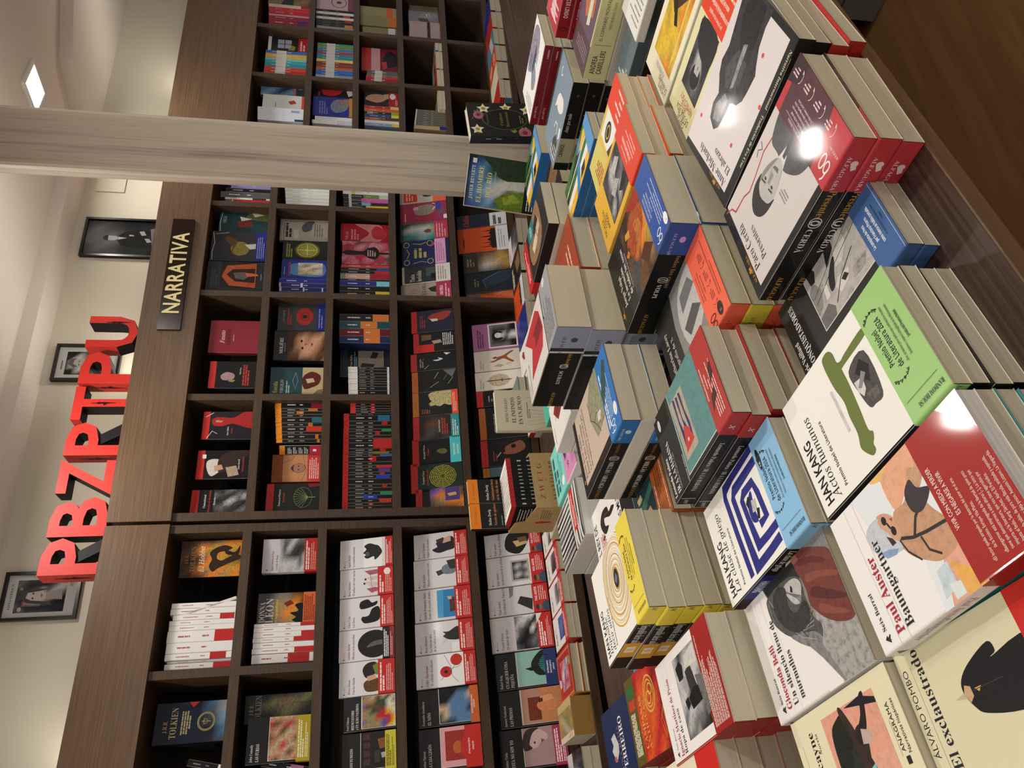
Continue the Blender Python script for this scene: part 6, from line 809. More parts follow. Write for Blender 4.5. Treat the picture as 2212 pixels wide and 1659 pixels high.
# ---------------------------------------------------------------- books on the shelves
FO('L','boxset',-0.796,0.455,0.137,0.239,0.100,0.060,0,3.0,'dark blue boxed book set with a gold round emblem and gold serif capitals','left bookcase face-out books, row 1')
FO('L','tolkhc',-0.738,0.170,0.098,0.232,0.055,0.070,0,-6.0,'thick dark hardcover with a grey mountain painting, fore-edge turned out','left bookcase face-out books, row 2')
FO('L','furias',-0.882,0.170,0.149,0.210,0.030,0.020,0,0.0,'black paperback with a crowded figure painting and a mustard band','left bookcase face-out books, row 2')
FO('L','hobbit',-0.196,0.455,0.143,0.230,0.030,0.050,0,-8.0,'paperback with a brown dragon on a golden orange cover','left bookcase face-out books, row 1')
FO('L','pison2',-0.201,0.170,0.135,0.208,0.030,0.030,0,-5.0,'grey-white paperback with a photo of a man drinking and a red band','left bookcase face-out books, row 2')
FO('L','leon',-0.401,0.170,0.120,0.213,0.025,0.050,0,0.0,'dark paperback with large white capitals, a city silhouette and an orange band','left bookcase face-out books, row 2')
FO('L','funesto',-0.932,-0.125,0.125,0.188,0.016,0.000,12,0.0,'black paperback with a dark street painting and a yellow band','left bookcase face-out books, row 3')
FO('L','reencuentro',-0.802,-0.125,0.116,0.184,0.016,0.000,12,0.0,'black paperback with a painting of a fiddler in colourful clothes','left bookcase face-out books, row 3')
FO('L','alonso',-0.684,-0.125,0.122,0.203,0.016,0.000,12,0.0,'white paperback with two kissing faces and a red band','left bookcase face-out books, row 3')
FO('L','iturbe',-0.561,-0.125,0.117,0.206,0.016,0.000,12,0.0,'white paperback with a huge round dark head of hair','left bookcase face-out books, row 3')
FO('L','uson',-0.443,-0.125,0.121,0.206,0.016,0.000,12,0.0,'white paperback with two dancing black silhouettes and a red band','left bookcase face-out books, row 3')
FO('L','montero',-0.320,-0.125,0.114,0.207,0.016,0.000,12,0.0,'white paperback with pink-dressed acrobats and a red band with a white disc','left bookcase face-out books, row 3')
FO('L','heller',-0.205,-0.125,0.123,0.209,0.016,0.000,12,0.0,'white paperback with a black statue-like figure and a red band','left bookcase face-out books, row 3')
FO('L','limon',-0.948,-0.425,0.139,0.223,0.016,0.000,14,0.0,'black paperback with a red-haired girl on pink and a red prize band','left bookcase face-out books, row 4')
FO('L','nino',-0.804,-0.425,0.128,0.221,0.016,0.000,14,0.0,'black paperback with a child in a blue sweater and an orange band','left bookcase face-out books, row 4')
FO('L','marchand',-0.671,-0.425,0.120,0.225,0.016,0.000,14,0.0,'white paperback with red poppies and barbed wire','left bookcase face-out books, row 4')
FO('L','ridicula',-0.549,-0.425,0.120,0.224,0.016,0.000,14,0.0,'white paperback with a grey cat silhouette and a red band','left bookcase face-out books, row 4')
FO('L','mallo',-0.426,-0.425,0.128,0.222,0.016,0.000,14,0.0,'white paperback with a bright blue photo square and a red band','left bookcase face-out books, row 4')
FO('L','safier',-0.296,-0.425,0.121,0.221,0.016,0.000,14,0.0,'white paperback with a grey seated dancer and a red band','left bookcase face-out books, row 4')
FO('L','carrasco',-0.174,-0.425,0.110,0.217,0.016,0.000,14,0.0,'white paperback with a girl hugging a dark dog and a red band','left bookcase face-out books, row 4')
FO('L','soyyo',-0.967,-0.735,0.135,0.243,0.016,0.000,16,0.0,"black paperback with a sepia woman's face and a magenta band",'left bookcase face-out books, row 5')
FO('L','primas',-0.828,-0.735,0.130,0.233,0.016,0.000,16,0.0,'black paperback with embracing orange figures in a brown room','left bookcase face-out books, row 5')
FO('L','reig',-0.695,-0.735,0.135,0.236,0.016,0.000,16,0.0,'black paperback with a figure on a teal staircase and a navy band','left bookcase face-out books, row 5')
FO('L','pavese',-0.555,-0.735,0.135,0.242,0.016,0.000,16,0.0,'white paperback with a black-and-white park photo and a red band','left bookcase face-out books, row 5')
FO('L','trilogia',-0.417,-0.735,0.114,0.241,0.016,0.000,16,0.0,'white paperback with a grey pyramid building and a red author band','left bookcase face-out books, row 5')
FO('L','soledad',-0.300,-0.735,0.127,0.237,0.016,0.000,16,0.0,'white paperback with a small framed group photo and a red author band','left bookcase face-out books, row 5')
FO('L','pais',-0.171,-0.735,0.100,0.236,0.016,0.000,16,0.0,'white paperback with a lit wooden tent and a red author band','left bookcase face-out books, row 5')
FO('R','chateau',0.046,0.455,0.101,0.216,0.050,0.040,0,4.0,'red-topped black book with a grey engraving of rubble','middle bookcase face-out books, row 1')
FO('R','johnson',0.193,0.455,0.128,0.208,0.030,0.040,0,0.0,'red-topped black book with a man reading papers','middle bookcase face-out books, row 1')
FO('R','dante',0.370,0.455,0.131,0.203,0.030,0.040,0,0.0,'shrink-wrapped red-topped book with a man in a red hood','middle bookcase face-out books, row 1')
FO('R','praz',0.613,0.455,0.135,0.200,0.030,0.040,0,0.0,'red-topped black book with a small pink bust','middle bookcase face-out books, row 1')
FO('R','faust',0.792,0.455,0.170,0.216,0.025,0.040,0,0.0,'plain crimson hardcover with black and white serif title','middle bookcase face-out books, row 1')
FO('R','arch',1.100,0.455,0.172,0.253,0.020,0.010,0,0.0,'dark book with an orange arch and a crouching figure','middle bookcase face-out books, row 1')
FO('R','coin',1.291,0.455,0.176,0.254,0.020,0.030,0,0.0,'shrink-wrapped dark book with a gold coin and a blue band','middle bookcase face-out books, row 1')
FO('R','moral',1.478,0.455,0.143,0.234,0.020,0.050,0,0.0,'shrink-wrapped teal book with a red figure','middle bookcase face-out books, row 1')
FO('R','petrarca',0.044,0.170,0.125,0.212,0.035,0.040,0,3.0,'red-topped black book with a pale green tree of branches','middle bookcase face-out books, row 2')
FO('R','mapface',0.183,0.170,0.124,0.199,0.030,0.060,0,0.0,'orange book with a drawn face on a map and a red band','middle bookcase face-out books, row 2')
FO('R','backcov',0.307,0.170,0.039,0.172,0.012,0.030,0,-35.0,'black back cover with an orange head strip and a crimson label','middle bookcase face-out books, row 2')
FO('R','eneida',0.585,0.170,0.136,0.228,0.025,0.040,0,0.0,'teal paperback with a yellow title over a painted red harpy','middle bookcase face-out books, row 2')
FO('R','moliere',0.755,0.170,0.158,0.222,0.035,0.040,0,0.0,"dark hardcover with a long-haired man's portrait and white capitals",'middle bookcase face-out books, row 2')
FO('R','redflower',0.921,0.170,0.155,0.214,0.020,0.050,0,0.0,'charcoal paperback with a round red flower and a blue band','middle bookcase face-out books, row 2')
FO('R','challenger',1.206,0.170,0.113,0.212,0.020,0.040,0,0.0,'deep blue book with a cream illustrated window','middle bookcase face-out books, row 2')
FO('R','circles',1.331,0.170,0.120,0.214,0.020,0.060,0,0.0,'dark green book with a glowing yellow compass circle','middle bookcase face-out books, row 2')
FO('R','tangray',1.465,0.170,0.142,0.236,0.020,0.080,0,0.0,'beige shrink-wrapped book with a grey portrait drawing','middle bookcase face-out books, row 2')
FO('R','kafka',0.707,-0.125,0.170,0.226,0.040,0.100,0,0.0,'dark blue slipcase with a pale photo panel behind white-topped spines','middle bookcase face-out books, row 3')
FO('R','roses',1.296,-0.125,0.140,0.226,0.020,0.030,0,0.0,'book with pink roses and a black guitar-like shape','middle bookcase face-out books, row 3')
FO('R','redopen',1.460,-0.125,0.113,0.236,0.020,0.060,0,0.0,'bright red book with a pale pink petal shape','middle bookcase face-out books, row 3')
FO('R','castle',0.037,-0.425,0.094,0.203,0.016,0.000,14,0.0,'red-topped book with a purple castle label','middle bookcase face-out books, row 4')
FO('R','mandala',0.115,-0.425,0.135,0.221,0.016,0.000,14,0.0,'red-topped dark green book with a round yellow lace mandala','middle bookcase face-out books, row 4')
FO('R','owl',0.239,-0.425,0.125,0.212,0.016,0.000,14,0.0,'red-topped black book with a small owl and a cyan label','middle bookcase face-out books, row 4')
FO('R','teallab',0.355,-0.425,0.117,0.206,0.016,0.000,14,0.0,'red-topped book with a grey doorway photo and a teal label','middle bookcase face-out books, row 4')
FO('R','texture',0.473,-0.425,0.121,0.205,0.016,0.000,14,0.0,'orange-topped book with a torn cream texture and an orange-red label','middle bookcase face-out books, row 4')
FO('R','glints',0.594,-0.425,0.108,0.205,0.016,0.000,14,0.0,'orange-topped black book with white light streaks','middle bookcase face-out books, row 4')
FO('R','shards',0.704,-0.425,0.094,0.208,0.016,0.000,14,0.0,'red-topped black book with white feather shards','middle bookcase face-out books, row 4')
FO('R','redcase',0.801,-0.425,0.109,0.193,0.016,0.000,14,0.0,'red-topped book with a strip of small portraits','middle bookcase face-out books, row 4')
FO('R','torso',0.912,-0.425,0.123,0.200,0.016,0.000,14,0.0,'red-topped navy book with a red draped figure','middle bookcase face-out books, row 4')
FO('R','fulsham',1.092,-0.425,0.104,0.246,0.016,0.000,14,0.0,'beige book with a faded red figure and a pink band','middle bookcase face-out books, row 4')
FO('R','tinta',1.198,-0.425,0.107,0.239,0.016,0.000,14,0.0,'dark book with a drawn armchair and a white band','middle bookcase face-out books, row 4')
FO('R','ornate',1.305,-0.425,0.157,0.237,0.016,0.000,14,0.0,'navy book with gold curled ornaments and a pale pink band','middle bookcase face-out books, row 4')
FO('R','greenink',1.461,-0.425,0.114,0.244,0.016,0.000,14,0.0,'misty green book with a small crown shape and a pink band','middle bookcase face-out books, row 4')
FO('R','crimson',1.575,-0.425,0.133,0.241,0.016,0.000,14,0.0,'crimson book with a drawn head and a blue disc','middle bookcase face-out books, row 4')
FO('R','greyred',1.707,-0.425,0.105,0.242,0.016,0.000,14,0.0,'pale grey book with a red block and a small dark dog','middle bookcase face-out books, row 4')
FO('R','bluegrey',0.181,-0.735,0.045,0.218,0.016,0.000,14,0.0,'blue-grey book mostly hidden behind the orange-topped paperbacks','middle bookcase face-out books, row 5')
FO('R','feather',0.229,-0.735,0.129,0.220,0.016,0.000,14,0.0,"red-topped black book with a dark-haired woman's face",'middle bookcase face-out books, row 5')
FO('R','otop',0.360,-0.735,0.159,0.218,0.016,0.000,14,0.0,'orange-topped black book behind the cream standing hardcover','middle bookcase face-out books, row 5')
FO('R','poet',0.524,-0.735,0.081,0.223,0.016,0.000,14,0.0,'red-topped black book with a pale dancing couple','middle bookcase face-out books, row 5')
FO('R','sword',0.607,-0.735,0.098,0.223,0.016,0.000,14,0.0,'cream paperback with a small brown dagger in a faint stain','middle bookcase face-out books, row 5')
FO('R','dancer',0.708,-0.735,0.111,0.221,0.016,0.000,14,0.0,'cream paperback with a brown striding figure','middle bookcase face-out books, row 5')
FO('R','pinkwoman',0.821,-0.735,0.149,0.221,0.016,0.000,14,0.0,'pink paperback with a framed grey portrait of a dark-bobbed woman','middle bookcase face-out books, row 5')
FO('R','redrock',1.082,-0.735,0.069,0.239,0.016,0.000,14,0.0,'book with an orange-red rock painting','middle bookcase face-out books, row 5')
FO('R','ice',1.154,-0.735,0.125,0.240,0.016,0.000,14,0.0,'nearly black book with a dark blue glacier edge','middle bookcase face-out books, row 5')
FO('R','cloud',1.281,-0.735,0.123,0.240,0.016,0.000,14,0.0,'brown book with a cloudy golden sky painting','middle bookcase face-out books, row 5')
FO('R','orcastle',1.406,-0.735,0.157,0.261,0.016,0.000,14,0.0,'orange book with black castle spires and a white base','middle bookcase face-out books, row 5')
FO('R','navyodi',1.565,-0.735,0.087,0.259,0.016,0.000,14,0.0,'navy book with red handwritten title and a white label','middle bookcase face-out books, row 5')
FO('F','seurat',2.328,0.318,0.118,0.222,0.020,0.050,0,0.0,'pale book with a red line drawing and a red edge','right bookcase face-out books, row 1')
FO('F','blues',2.461,0.318,0.121,0.240,0.020,0.070,0,0.0,'book with blurred blue brush strokes','right bookcase face-out books, row 1')
FO('F','redmask',2.465,0.063,0.134,0.212,0.020,0.060,0,0.0,'black book with a large red jug shape and a white glove','right bookcase face-out books, row 2')
FO('F','cathedral',2.299,0.063,0.147,0.211,0.020,0.040,0,0.0,'deep blue book with a grey domed cathedral','right bookcase face-out books, row 2')
FO('F','womanneck',2.413,-0.190,0.119,0.188,0.020,0.050,0,0.0,"dark book with a woman's face turned up and a red band",'right bookcase face-out books, row 3')
FO('F','window',2.793,0.318,0.146,0.222,0.020,0.060,0,0.0,'white-edged book with a dark room and a bright window, red foot','right bookcase face-out books, row 1')
FO('F','redpink',2.708,-0.190,0.196,0.205,0.020,0.060,0,0.0,'book with a red strip, a pale pink strip and a black and red picture','right bookcase face-out books, row 3')
FO('F','tandark',3.202,0.318,0.150,0.243,0.020,0.050,0,0.0,'tan and dark covered book at the right edge of view','right bookcase face-out books, row 1')
FO('F','pinkdrop',3.179,0.063,0.160,0.219,0.020,0.040,0,0.0,'pale pink book with a drop-shaped ornament at the right edge','right bookcase face-out books, row 2')
FO('F','greyeye',3.164,-0.450,0.119,0.184,0.020,0.060,0,0.0,'grey book with a pale mask-like face','right bookcase face-out books, row 4')
FO('F','khaki',3.301,-0.450,0.159,0.177,0.020,0.070,0,0.0,'plain khaki book at the right edge of view','right bookcase face-out books, row 4')
SP('L',-0.924,0.455,0.113,0.0244,0.030,14,'1a1a1c',[(0.86, 0.95, 'e8e8e8')],'cfcfcf','black spine with small white logo, first beside the boxed set','spines beside the boxed set')
SP('L',-0.894,0.455,0.117,0.0219,0.030,14,'151517',[(0.86, 0.95, 'e8e8e8')],'8a8a8a','black leaning spine with small white logo, second beside the boxed set','spines beside the boxed set')
SP('L',-0.948,0.170,0.162,0.0220,0.030,12,'1b1a20',[(0.7, 0.9, '8a5a9c')],'cfcfcf','black spine with purple lower label, first at left second-shelf end','spines at left second-shelf end')
SP('L',-0.921,0.170,0.164,0.0208,0.030,12,'17161b',[(0.6, 0.86, 'b56a9a')],'cfcfcf','black spine with pink lower label, second at left second-shelf end','spines at left second-shelf end')
SP('L',-0.551,0.455,0.227,0.0204,0.030,0,'eeecea',[(0.72, 1, 'bd2b2b')],'b56a6a','white spine with red lower band, first in left bookcase top row','spines in left bookcase top row')
SP('L',-0.530,0.455,0.219,0.0092,0.030,0,'c9c5c4',[],'a05a5a','thin dark-topped white spine, second in left bookcase top row','spines in left bookcase top row')
SP('L',-0.519,0.455,0.230,0.0240,0.030,0,'eeecea',[(0.66, 0.9, 'b52b2b')],'b56a6a','white spine with a short red band, third in left bookcase top row','spines in left bookcase top row')
SP('L',-0.494,0.455,0.230,0.0376,0.030,0,'eeecea',[],'b56a6a','broad plain white spine, fourth in left bookcase top row','spines in left bookcase top row')
SP('L',-0.456,0.455,0.232,0.0415,0.030,0,'eeecea',[(0.7, 1, 'c02c2c')],'b56a6a','broad white spine with a red lower band, fifth in left bookcase top row','spines in left bookcase top row')
SP('L',-0.414,0.455,0.230,0.0199,0.030,0,'eeecea',[],'b56a6a','white spine with faint red title, sixth in left bookcase top row','spines in left bookcase top row')
SP('L',-0.394,0.455,0.231,0.0183,0.030,0,'eeecea',[],'b56a6a','slim white spine with faint title, seventh in left bookcase top row','spines in left bookcase top row')
SP('L',-0.375,0.455,0.221,0.0202,0.030,0,'eeecea',[(0.74, 0.97, 'bd2b2b')],'b56a6a','white spine with a red block near its foot, eighth in left bookcase top row','spines in left bookcase top row')
SP('L',-0.354,0.455,0.232,0.0221,0.030,0,'eeecea',[],'b56a6a','plain white spine with faint red title, ninth in left bookcase top row','spines in left bookcase top row')
SP('L',-0.331,0.455,0.231,0.0205,0.030,0,'eeecea',[],'b56a6a','plain white spine beside the leaning book, tenth in left bookcase top row','spines in left bookcase top row')
SP('L',-0.303,0.459,0.188,0.0118,0.030,-18,'e4e2e6',[],'9a9a9a','leaning white paperback, first propped on the white row','spines propped on the white row')
SP('L',-0.548,0.170,0.218,0.0326,0.030,0,'eeecea',[(0.58, 0.93, 'b92a2a')],'b56a6a','white spine with a large red band, first in left bookcase second row','spines in left bookcase second row')
SP('L',-0.513,0.170,0.219,0.0196,0.030,0,'eeecea',[(0.68, 1, 'bd2b2b')],'b56a6a','white spine with a red band below, second in left bookcase second row','spines in left bookcase second row')
SP('L',-0.493,0.170,0.217,0.0197,0.030,0,'eeecea',[],'b56a6a','plain white spine, third in left bookcase second row','spines in left bookcase second row')
SP('L',-0.472,0.170,0.219,0.0164,0.030,0,'eeecea',[(0.66, 1, 'bd2b2b')],'b56a6a','white spine with a red band at the foot, fourth in left bookcase second row','spines in left bookcase second row')
SP('L',-0.455,0.170,0.218,0.0200,0.030,0,'eeecea',[(0.78, 1, 'bd2b2b')],'b56a6a','slim white spine with a short red band, fifth in left bookcase second row','spines in left bookcase second row')
SP('L',-0.435,0.170,0.218,0.0184,0.030,0,'eeecea',[],'b56a6a','plain slim white spine, sixth in left bookcase second row','spines in left bookcase second row')
SP('L',-0.416,0.170,0.218,0.0133,0.030,0,'eeecea',[(0.76, 1, 'bd2b2b')],'b56a6a','thin white spine with a red end, seventh in left bookcase second row','spines in left bookcase second row')
SP('R',1.631,0.455,0.200,0.0143,0.030,0,'c9c7c4',[(0.1, 0.5, '6a7ac0'), (0.5, 0.7, 'd9cf8a')],'8a8a8a','thin mixed-colour spine, first on pillar-side top shelf','spines on pillar-side top shelf')
SP('R',1.649,0.455,0.182,0.0204,0.030,0,'e9e7e4',[(0.02, 1, 'c42a30')],'eecccc','red spine on a white book, second on pillar-side top shelf','spines on pillar-side top shelf')
SP('R',1.670,0.455,0.216,0.0115,0.030,0,'dcdad8',[(0.25, 0.6, 'f0f0f0'), (0.6, 0.9, '3a3a3c')],'8a8a8a','white and grey striped spine, third on pillar-side top shelf','spines on pillar-side top shelf')
SP('R',1.682,0.455,0.239,0.0358,0.030,0,'5c5e62',[],'e6e6e8','silver-grey spine with large white capitals, fourth on pillar-side top shelf','spines on pillar-side top shelf')
SP('R',1.718,0.455,0.218,0.0238,0.030,0,'1b1b1d',[],'dcdcdc','black spine with small white writing, fifth on pillar-side top shelf','spines on pillar-side top shelf')
SP('R',1.743,0.455,0.194,0.0271,0.030,0,'8a85c9',[],'b9b5e0','lavender spine, sixth on pillar-side top shelf','spines on pillar-side top shelf')
SP('R',1.770,0.455,0.194,0.0273,0.030,0,'1a1a1c',[],'dcdcdc','tall black spine with white writing, seventh on pillar-side top shelf','spines on pillar-side top shelf')
SP('R',1.798,0.455,0.221,0.0306,0.030,0,'2b5fae',[],'5f8fd0','bright blue spine next to the pillar, eighth on pillar-side top shelf','spines on pillar-side top shelf')
SP('R',0.348,0.170,0.185,0.0163,0.030,0,'191a1c',[(0, 0.13, 'ef952a'), (0.9, 0.96, 'c9742a')],'dcdcdc','orange-topped black spine, first in orange-topped row','spines in orange-topped row')
SP('R',0.365,0.170,0.187,0.0215,0.030,0,'191a1c',[(0, 0.13, 'ef952a'), (0.86, 0.93, 'c9742a')],'dcdcdc','orange-topped black spine, second in orange-topped row','spines in orange-topped row')
SP('R',0.387,0.170,0.189,0.0130,0.030,0,'191a1c',[(0, 0.13, 'ef952a')],'dcdcdc','orange-topped black spine, third in orange-topped row','spines in orange-topped row')
SP('R',0.400,0.170,0.190,0.0234,0.030,0,'191a1c',[(0, 0.13, 'ef952a'), (0.66, 1, 'cf3a2c')],'dcdcdc','orange-topped black spine, fourth in orange-topped row','spines in orange-topped row')
SP('R',0.424,0.170,0.192,0.0166,0.030,0,'191a1c',[(0, 0.13, 'ef952a'), (0.7, 0.8, 'c9742a')],'dcdcdc','orange-topped black spine, fifth in orange-topped row','spines in orange-topped row')
SP('R',0.442,0.170,0.194,0.0254,0.030,0,'191a1c',[(0, 0.13, 'ef952a'), (0.78, 1, '2c6f78')],'dcdcdc','orange-topped black spine, sixth in orange-topped row','spines in orange-topped row')
SP('R',0.468,0.170,0.196,0.0134,0.030,0,'191a1c',[(0, 0.13, 'ef952a')],'dcdcdc','orange-topped black spine, seventh in orange-topped row','spines in orange-topped row')
SP('R',0.482,0.170,0.197,0.0152,0.030,0,'191a1c',[(0, 0.13, 'ef952a'), (0.45, 0.6, 'c9742a')],'dcdcdc','orange-topped black spine, eighth in orange-topped row','spines in orange-topped row')
SP('R',0.497,0.170,0.198,0.0135,0.030,0,'191a1c',[(0, 0.13, 'ef952a'), (0.7, 0.9, 'c9742a')],'dcdcdc','orange-topped black spine, ninth in orange-topped row','spines in orange-topped row')
SP('R',0.511,0.170,0.200,0.0331,0.030,0,'191a1c',[(0, 0.13, 'ef952a'), (0.76, 1, '8a2038')],'dcdcdc','orange-topped black spine, tenth in orange-topped row','spines in orange-topped row')
SP('R',1.102,0.170,0.214,0.0233,0.030,0,'262c8c',[],'dcdcf0','deep blue spine with white lettering, first in the blue row','spines in the blue row')
SP('R',1.126,0.170,0.215,0.0234,0.030,0,'222868',[(0, 0.05, 'aab0d0'), (0.5, 0.53, 'c9cde0'), (0.9, 0.93, 'c9cde0')],'dcdcf0','shrink-wrapped glinting blue spine, second in the blue row','spines in the blue row')
SP('R',1.150,0.170,0.217,0.0236,0.030,0,'222868',[(0, 0.04, 'aab0d0'), (0.45, 0.5, 'c9cde0')],'dcdcf0','second shrink-wrapped glinting blue spine, third in the blue row','spines in the blue row')
SP('R',1.175,0.170,0.218,0.0237,0.030,0,'262c8c',[],'dcdcf0','deep blue spine beside the challenge cover, fourth in the blue row','spines in the blue row')
SP('R',1.625,0.170,0.208,0.0281,0.030,0,'e6ece9',[],'b9c2be','white spine with faint grey title, first in pillar-side white row','spines in pillar-side white row')
SP('R',1.653,0.170,0.211,0.0210,0.030,0,'e6ece9',[],'b9c2be','white spine with faint grey title, second in pillar-side white row','spines in pillar-side white row')
SP('R',1.675,0.170,0.213,0.0211,0.030,0,'e6ece9',[],'b9c2be','white spine with faint grey title, third in pillar-side white row','spines in pillar-side white row')
SP('R',1.697,0.170,0.215,0.0237,0.030,0,'e6ece9',[],'b9c2be','white spine with faint grey title, fourth in pillar-side white row','spines in pillar-side white row')
SP('R',1.721,0.170,0.217,0.0238,0.030,0,'e6ece9',[],'b9c2be','white spine with faint grey title, fifth in pillar-side white row','spines in pillar-side white row')
SP('R',1.746,0.170,0.220,0.0240,0.030,0,'e6ece9',[],'b9c2be','white spine with faint grey title, sixth in pillar-side white row','spines in pillar-side white row')
SP('R',1.770,0.170,0.222,0.0241,0.030,0,'e6ece9',[],'b9c2be','white spine with faint grey title, seventh in pillar-side white row','spines in pillar-side white row')
SP('R',1.795,0.170,0.224,0.0068,0.030,0,'4a4696',[],'b9c2be','thin purple spine, eighth in pillar-side white row','spines in pillar-side white row')
SP('R',1.802,0.170,0.226,0.0193,0.030,0,'1c1c1e',[(0.72, 1, 'b92a2c')],'b9c2be','black spine with a red foot, ninth in pillar-side white row','spines in pillar-side white row')
SP('R',0.045,-0.125,0.204,0.0156,0.030,0,'18191b',[(0, 0.11, 'd5332b'), (0.8, 1, '18191b')],'d8d8d8','red-topped black spine, first in long red-topped row','spines in long red-topped row')
SP('R',0.061,-0.125,0.204,0.0124,0.030,0,'18191b',[(0, 0.11, 'd5332b'), (0.55, 0.62, 'c42a2a')],'d8d8d8','red-topped black spine, second in long red-topped row','spines in long red-topped row')
SP('R',0.074,-0.125,0.204,0.0158,0.030,0,'18191b',[(0, 0.11, 'd5332b'), (0.74, 0.98, 'd0402e')],'d8d8d8','red-topped black spine, third in long red-topped row','spines in long red-topped row')
SP('R',0.090,-0.125,0.204,0.0175,0.030,0,'18191b',[(0, 0.11, 'd5332b'), (0.42, 0.7, '2b3fae')],'d8d8d8','red-topped black spine, fourth in long red-topped row','spines in long red-topped row')
SP('R',0.108,-0.125,0.204,0.0143,0.030,0,'18191b',[(0, 0.11, 'd5332b'), (0.76, 1, '2f8f5a')],'d8d8d8','red-topped black spine, fifth in long red-topped row','spines in long red-topped row')
SP('R',0.123,-0.125,0.204,0.0160,0.030,0,'18191b',[(0, 0.11, 'd5332b')],'d8d8d8','red-topped black spine, sixth in long red-topped row','spines in long red-topped row')
SP('R',0.140,-0.125,0.204,0.0144,0.030,0,'18191b',[(0, 0.11, 'd5332b'), (0.8, 0.9, 'b02a2a')],'d8d8d8','red-topped black spine, seventh in long red-topped row','spines in long red-topped row')
SP('R',0.155,-0.125,0.204,0.0246,0.030,0,'18191b',[(0, 0.11, 'd5332b')],'d8d8d8','red-topped black spine, eighth in long red-topped row','spines in long red-topped row')
SP('R',0.180,-0.125,0.204,0.0180,0.030,0,'18191b',[(0, 0.11, 'd5332b'), (0.68, 0.96, '2a45b0')],'d8d8d8','red-topped black spine, ninth in long red-topped row','spines in long red-topped row')
SP('R',0.198,-0.125,0.204,0.0113,0.030,0,'18191b',[(0, 0.11, 'd5332b'), (0.75, 0.85, 'c42a2a')],'d8d8d8','red-topped black spine, tenth in long red-topped row','spines in long red-topped row')
SP('R',0.210,-0.125,0.204,0.0181,0.030,0,'18191b',[(0, 0.11, 'd5332b'), (0.73, 0.97, '5f3f8a')],'d8d8d8','red-topped black spine, eleventh in long red-topped row','spines in long red-topped row')
SP('R',0.229,-0.125,0.204,0.0114,0.030,0,'18191b',[(0, 0.11, 'd5332b'), (0.68, 1, 'c8332c')],'d8d8d8','red-topped black spine, twelfth in long red-topped row','spines in long red-topped row')
SP('R',0.241,-0.125,0.204,0.0149,0.030,0,'18191b',[(0, 0.11, 'd5332b')],'d8d8d8','red-topped black spine, thirteenth in long red-topped row','spines in long red-topped row')
SP('R',0.257,-0.125,0.204,0.0253,0.030,0,'18191b',[(0, 0.11, 'd5332b'), (0.55, 0.68, 'b52a2a')],'d8d8d8','red-topped black spine, fourteenth in long red-topped row','spines in long red-topped row')
SP('R',0.282,-0.125,0.204,0.0098,0.030,0,'18191b',[(0, 0.11, 'd5332b'), (0.76, 1, '3f66b5')],'d8d8d8','red-topped black spine, fifteenth in long red-topped row','spines in long red-topped row')
SP('R',0.293,-0.125,0.204,0.0098,0.030,0,'18191b',[(0, 0.11, 'd5332b'), (0.6, 0.95, '7a7a2a')],'d8d8d8','red-topped black spine, sixteenth in long red-topped row','spines in long red-topped row')
SP('R',0.303,-0.125,0.204,0.0151,0.030,0,'18191b',[(0, 0.11, 'd5332b'), (0.76, 0.88, 'b52a2a')],'d8d8d8','red-topped black spine, seventeenth in long red-topped row','spines in long red-topped row')
SP('R',0.319,-0.125,0.204,0.0258,0.030,0,'18191b',[(0, 0.11, 'd5332b'), (0.62, 1, 'c22f2e')],'d8d8d8','red-topped black spine, eighteenth in long red-topped row','spines in long red-topped row')
SP('R',0.345,-0.125,0.204,0.0206,0.030,0,'18191b',[(0, 0.11, 'd5332b'), (0.62, 1, 'c22f2e')],'d8d8d8','red-topped black spine, nineteenth in long red-topped row','spines in long red-topped row')
SP('R',0.367,-0.125,0.204,0.0136,0.030,0,'18191b',[(0, 0.11, 'd5332b')],'d8d8d8','red-topped black spine, twentieth in long red-topped row','spines in long red-topped row')
SP('R',0.381,-0.125,0.204,0.0173,0.030,0,'18191b',[(0, 0.11, 'd5332b'), (0.66, 0.76, 'b52a2a')],'d8d8d8','red-topped black spine, twenty-first in long red-topped row','spines in long red-topped row')
SP('R',0.399,-0.125,0.204,0.0120,0.030,0,'18191b',[(0, 0.11, 'd5332b'), (0.8, 1, '2f9a5a')],'d8d8d8','red-topped black spine, twenty-second in long red-topped row','spines in long red-topped row')
SP('R',0.411,-0.125,0.203,0.0174,0.030,0,'18191b',[(0, 0.11, 'd5332b')],'d8d8d8','red-topped black spine, twenty-third in long red-topped row','spines in long red-topped row')
SP('R',0.429,-0.125,0.203,0.0193,0.030,0,'18191b',[(0, 0.11, 'd5332b'), (0.8, 0.92, 'b52a2a')],'d8d8d8','red-topped black spine, twenty-fourth in long red-topped row','spines in long red-topped row')
SP('R',0.449,-0.125,0.204,0.0286,0.030,0,'18191b',[(0, 0.11, 'd5332b'), (0.72, 0.97, '2f6f92')],'d8d8d8','red-topped black spine, twenty-fifth in long red-topped row','spines in long red-topped row')
SP('R',0.478,-0.125,0.204,0.0067,0.030,0,'18191b',[(0, 0.11, 'd5332b')],'d8d8d8','red-topped black spine, twenty-sixth in long red-topped row','spines in long red-topped row')
SP('R',0.486,-0.125,0.176,0.0117,0.030,0,'18191b',[(0, 0.13, 'cf3a33'), (0.5, 0.6, 'b52a2a')],'c9c9c9','short red-topped black spine, first in short red-topped row','spines in short red-topped row')
SP('R',0.498,-0.125,0.176,0.0118,0.030,0,'18191b',[(0, 0.13, 'cf3a33'), (0.5, 0.6, 'b52a2a')],'c9c9c9','short red-topped black spine, second in short red-topped row','spines in short red-topped row')
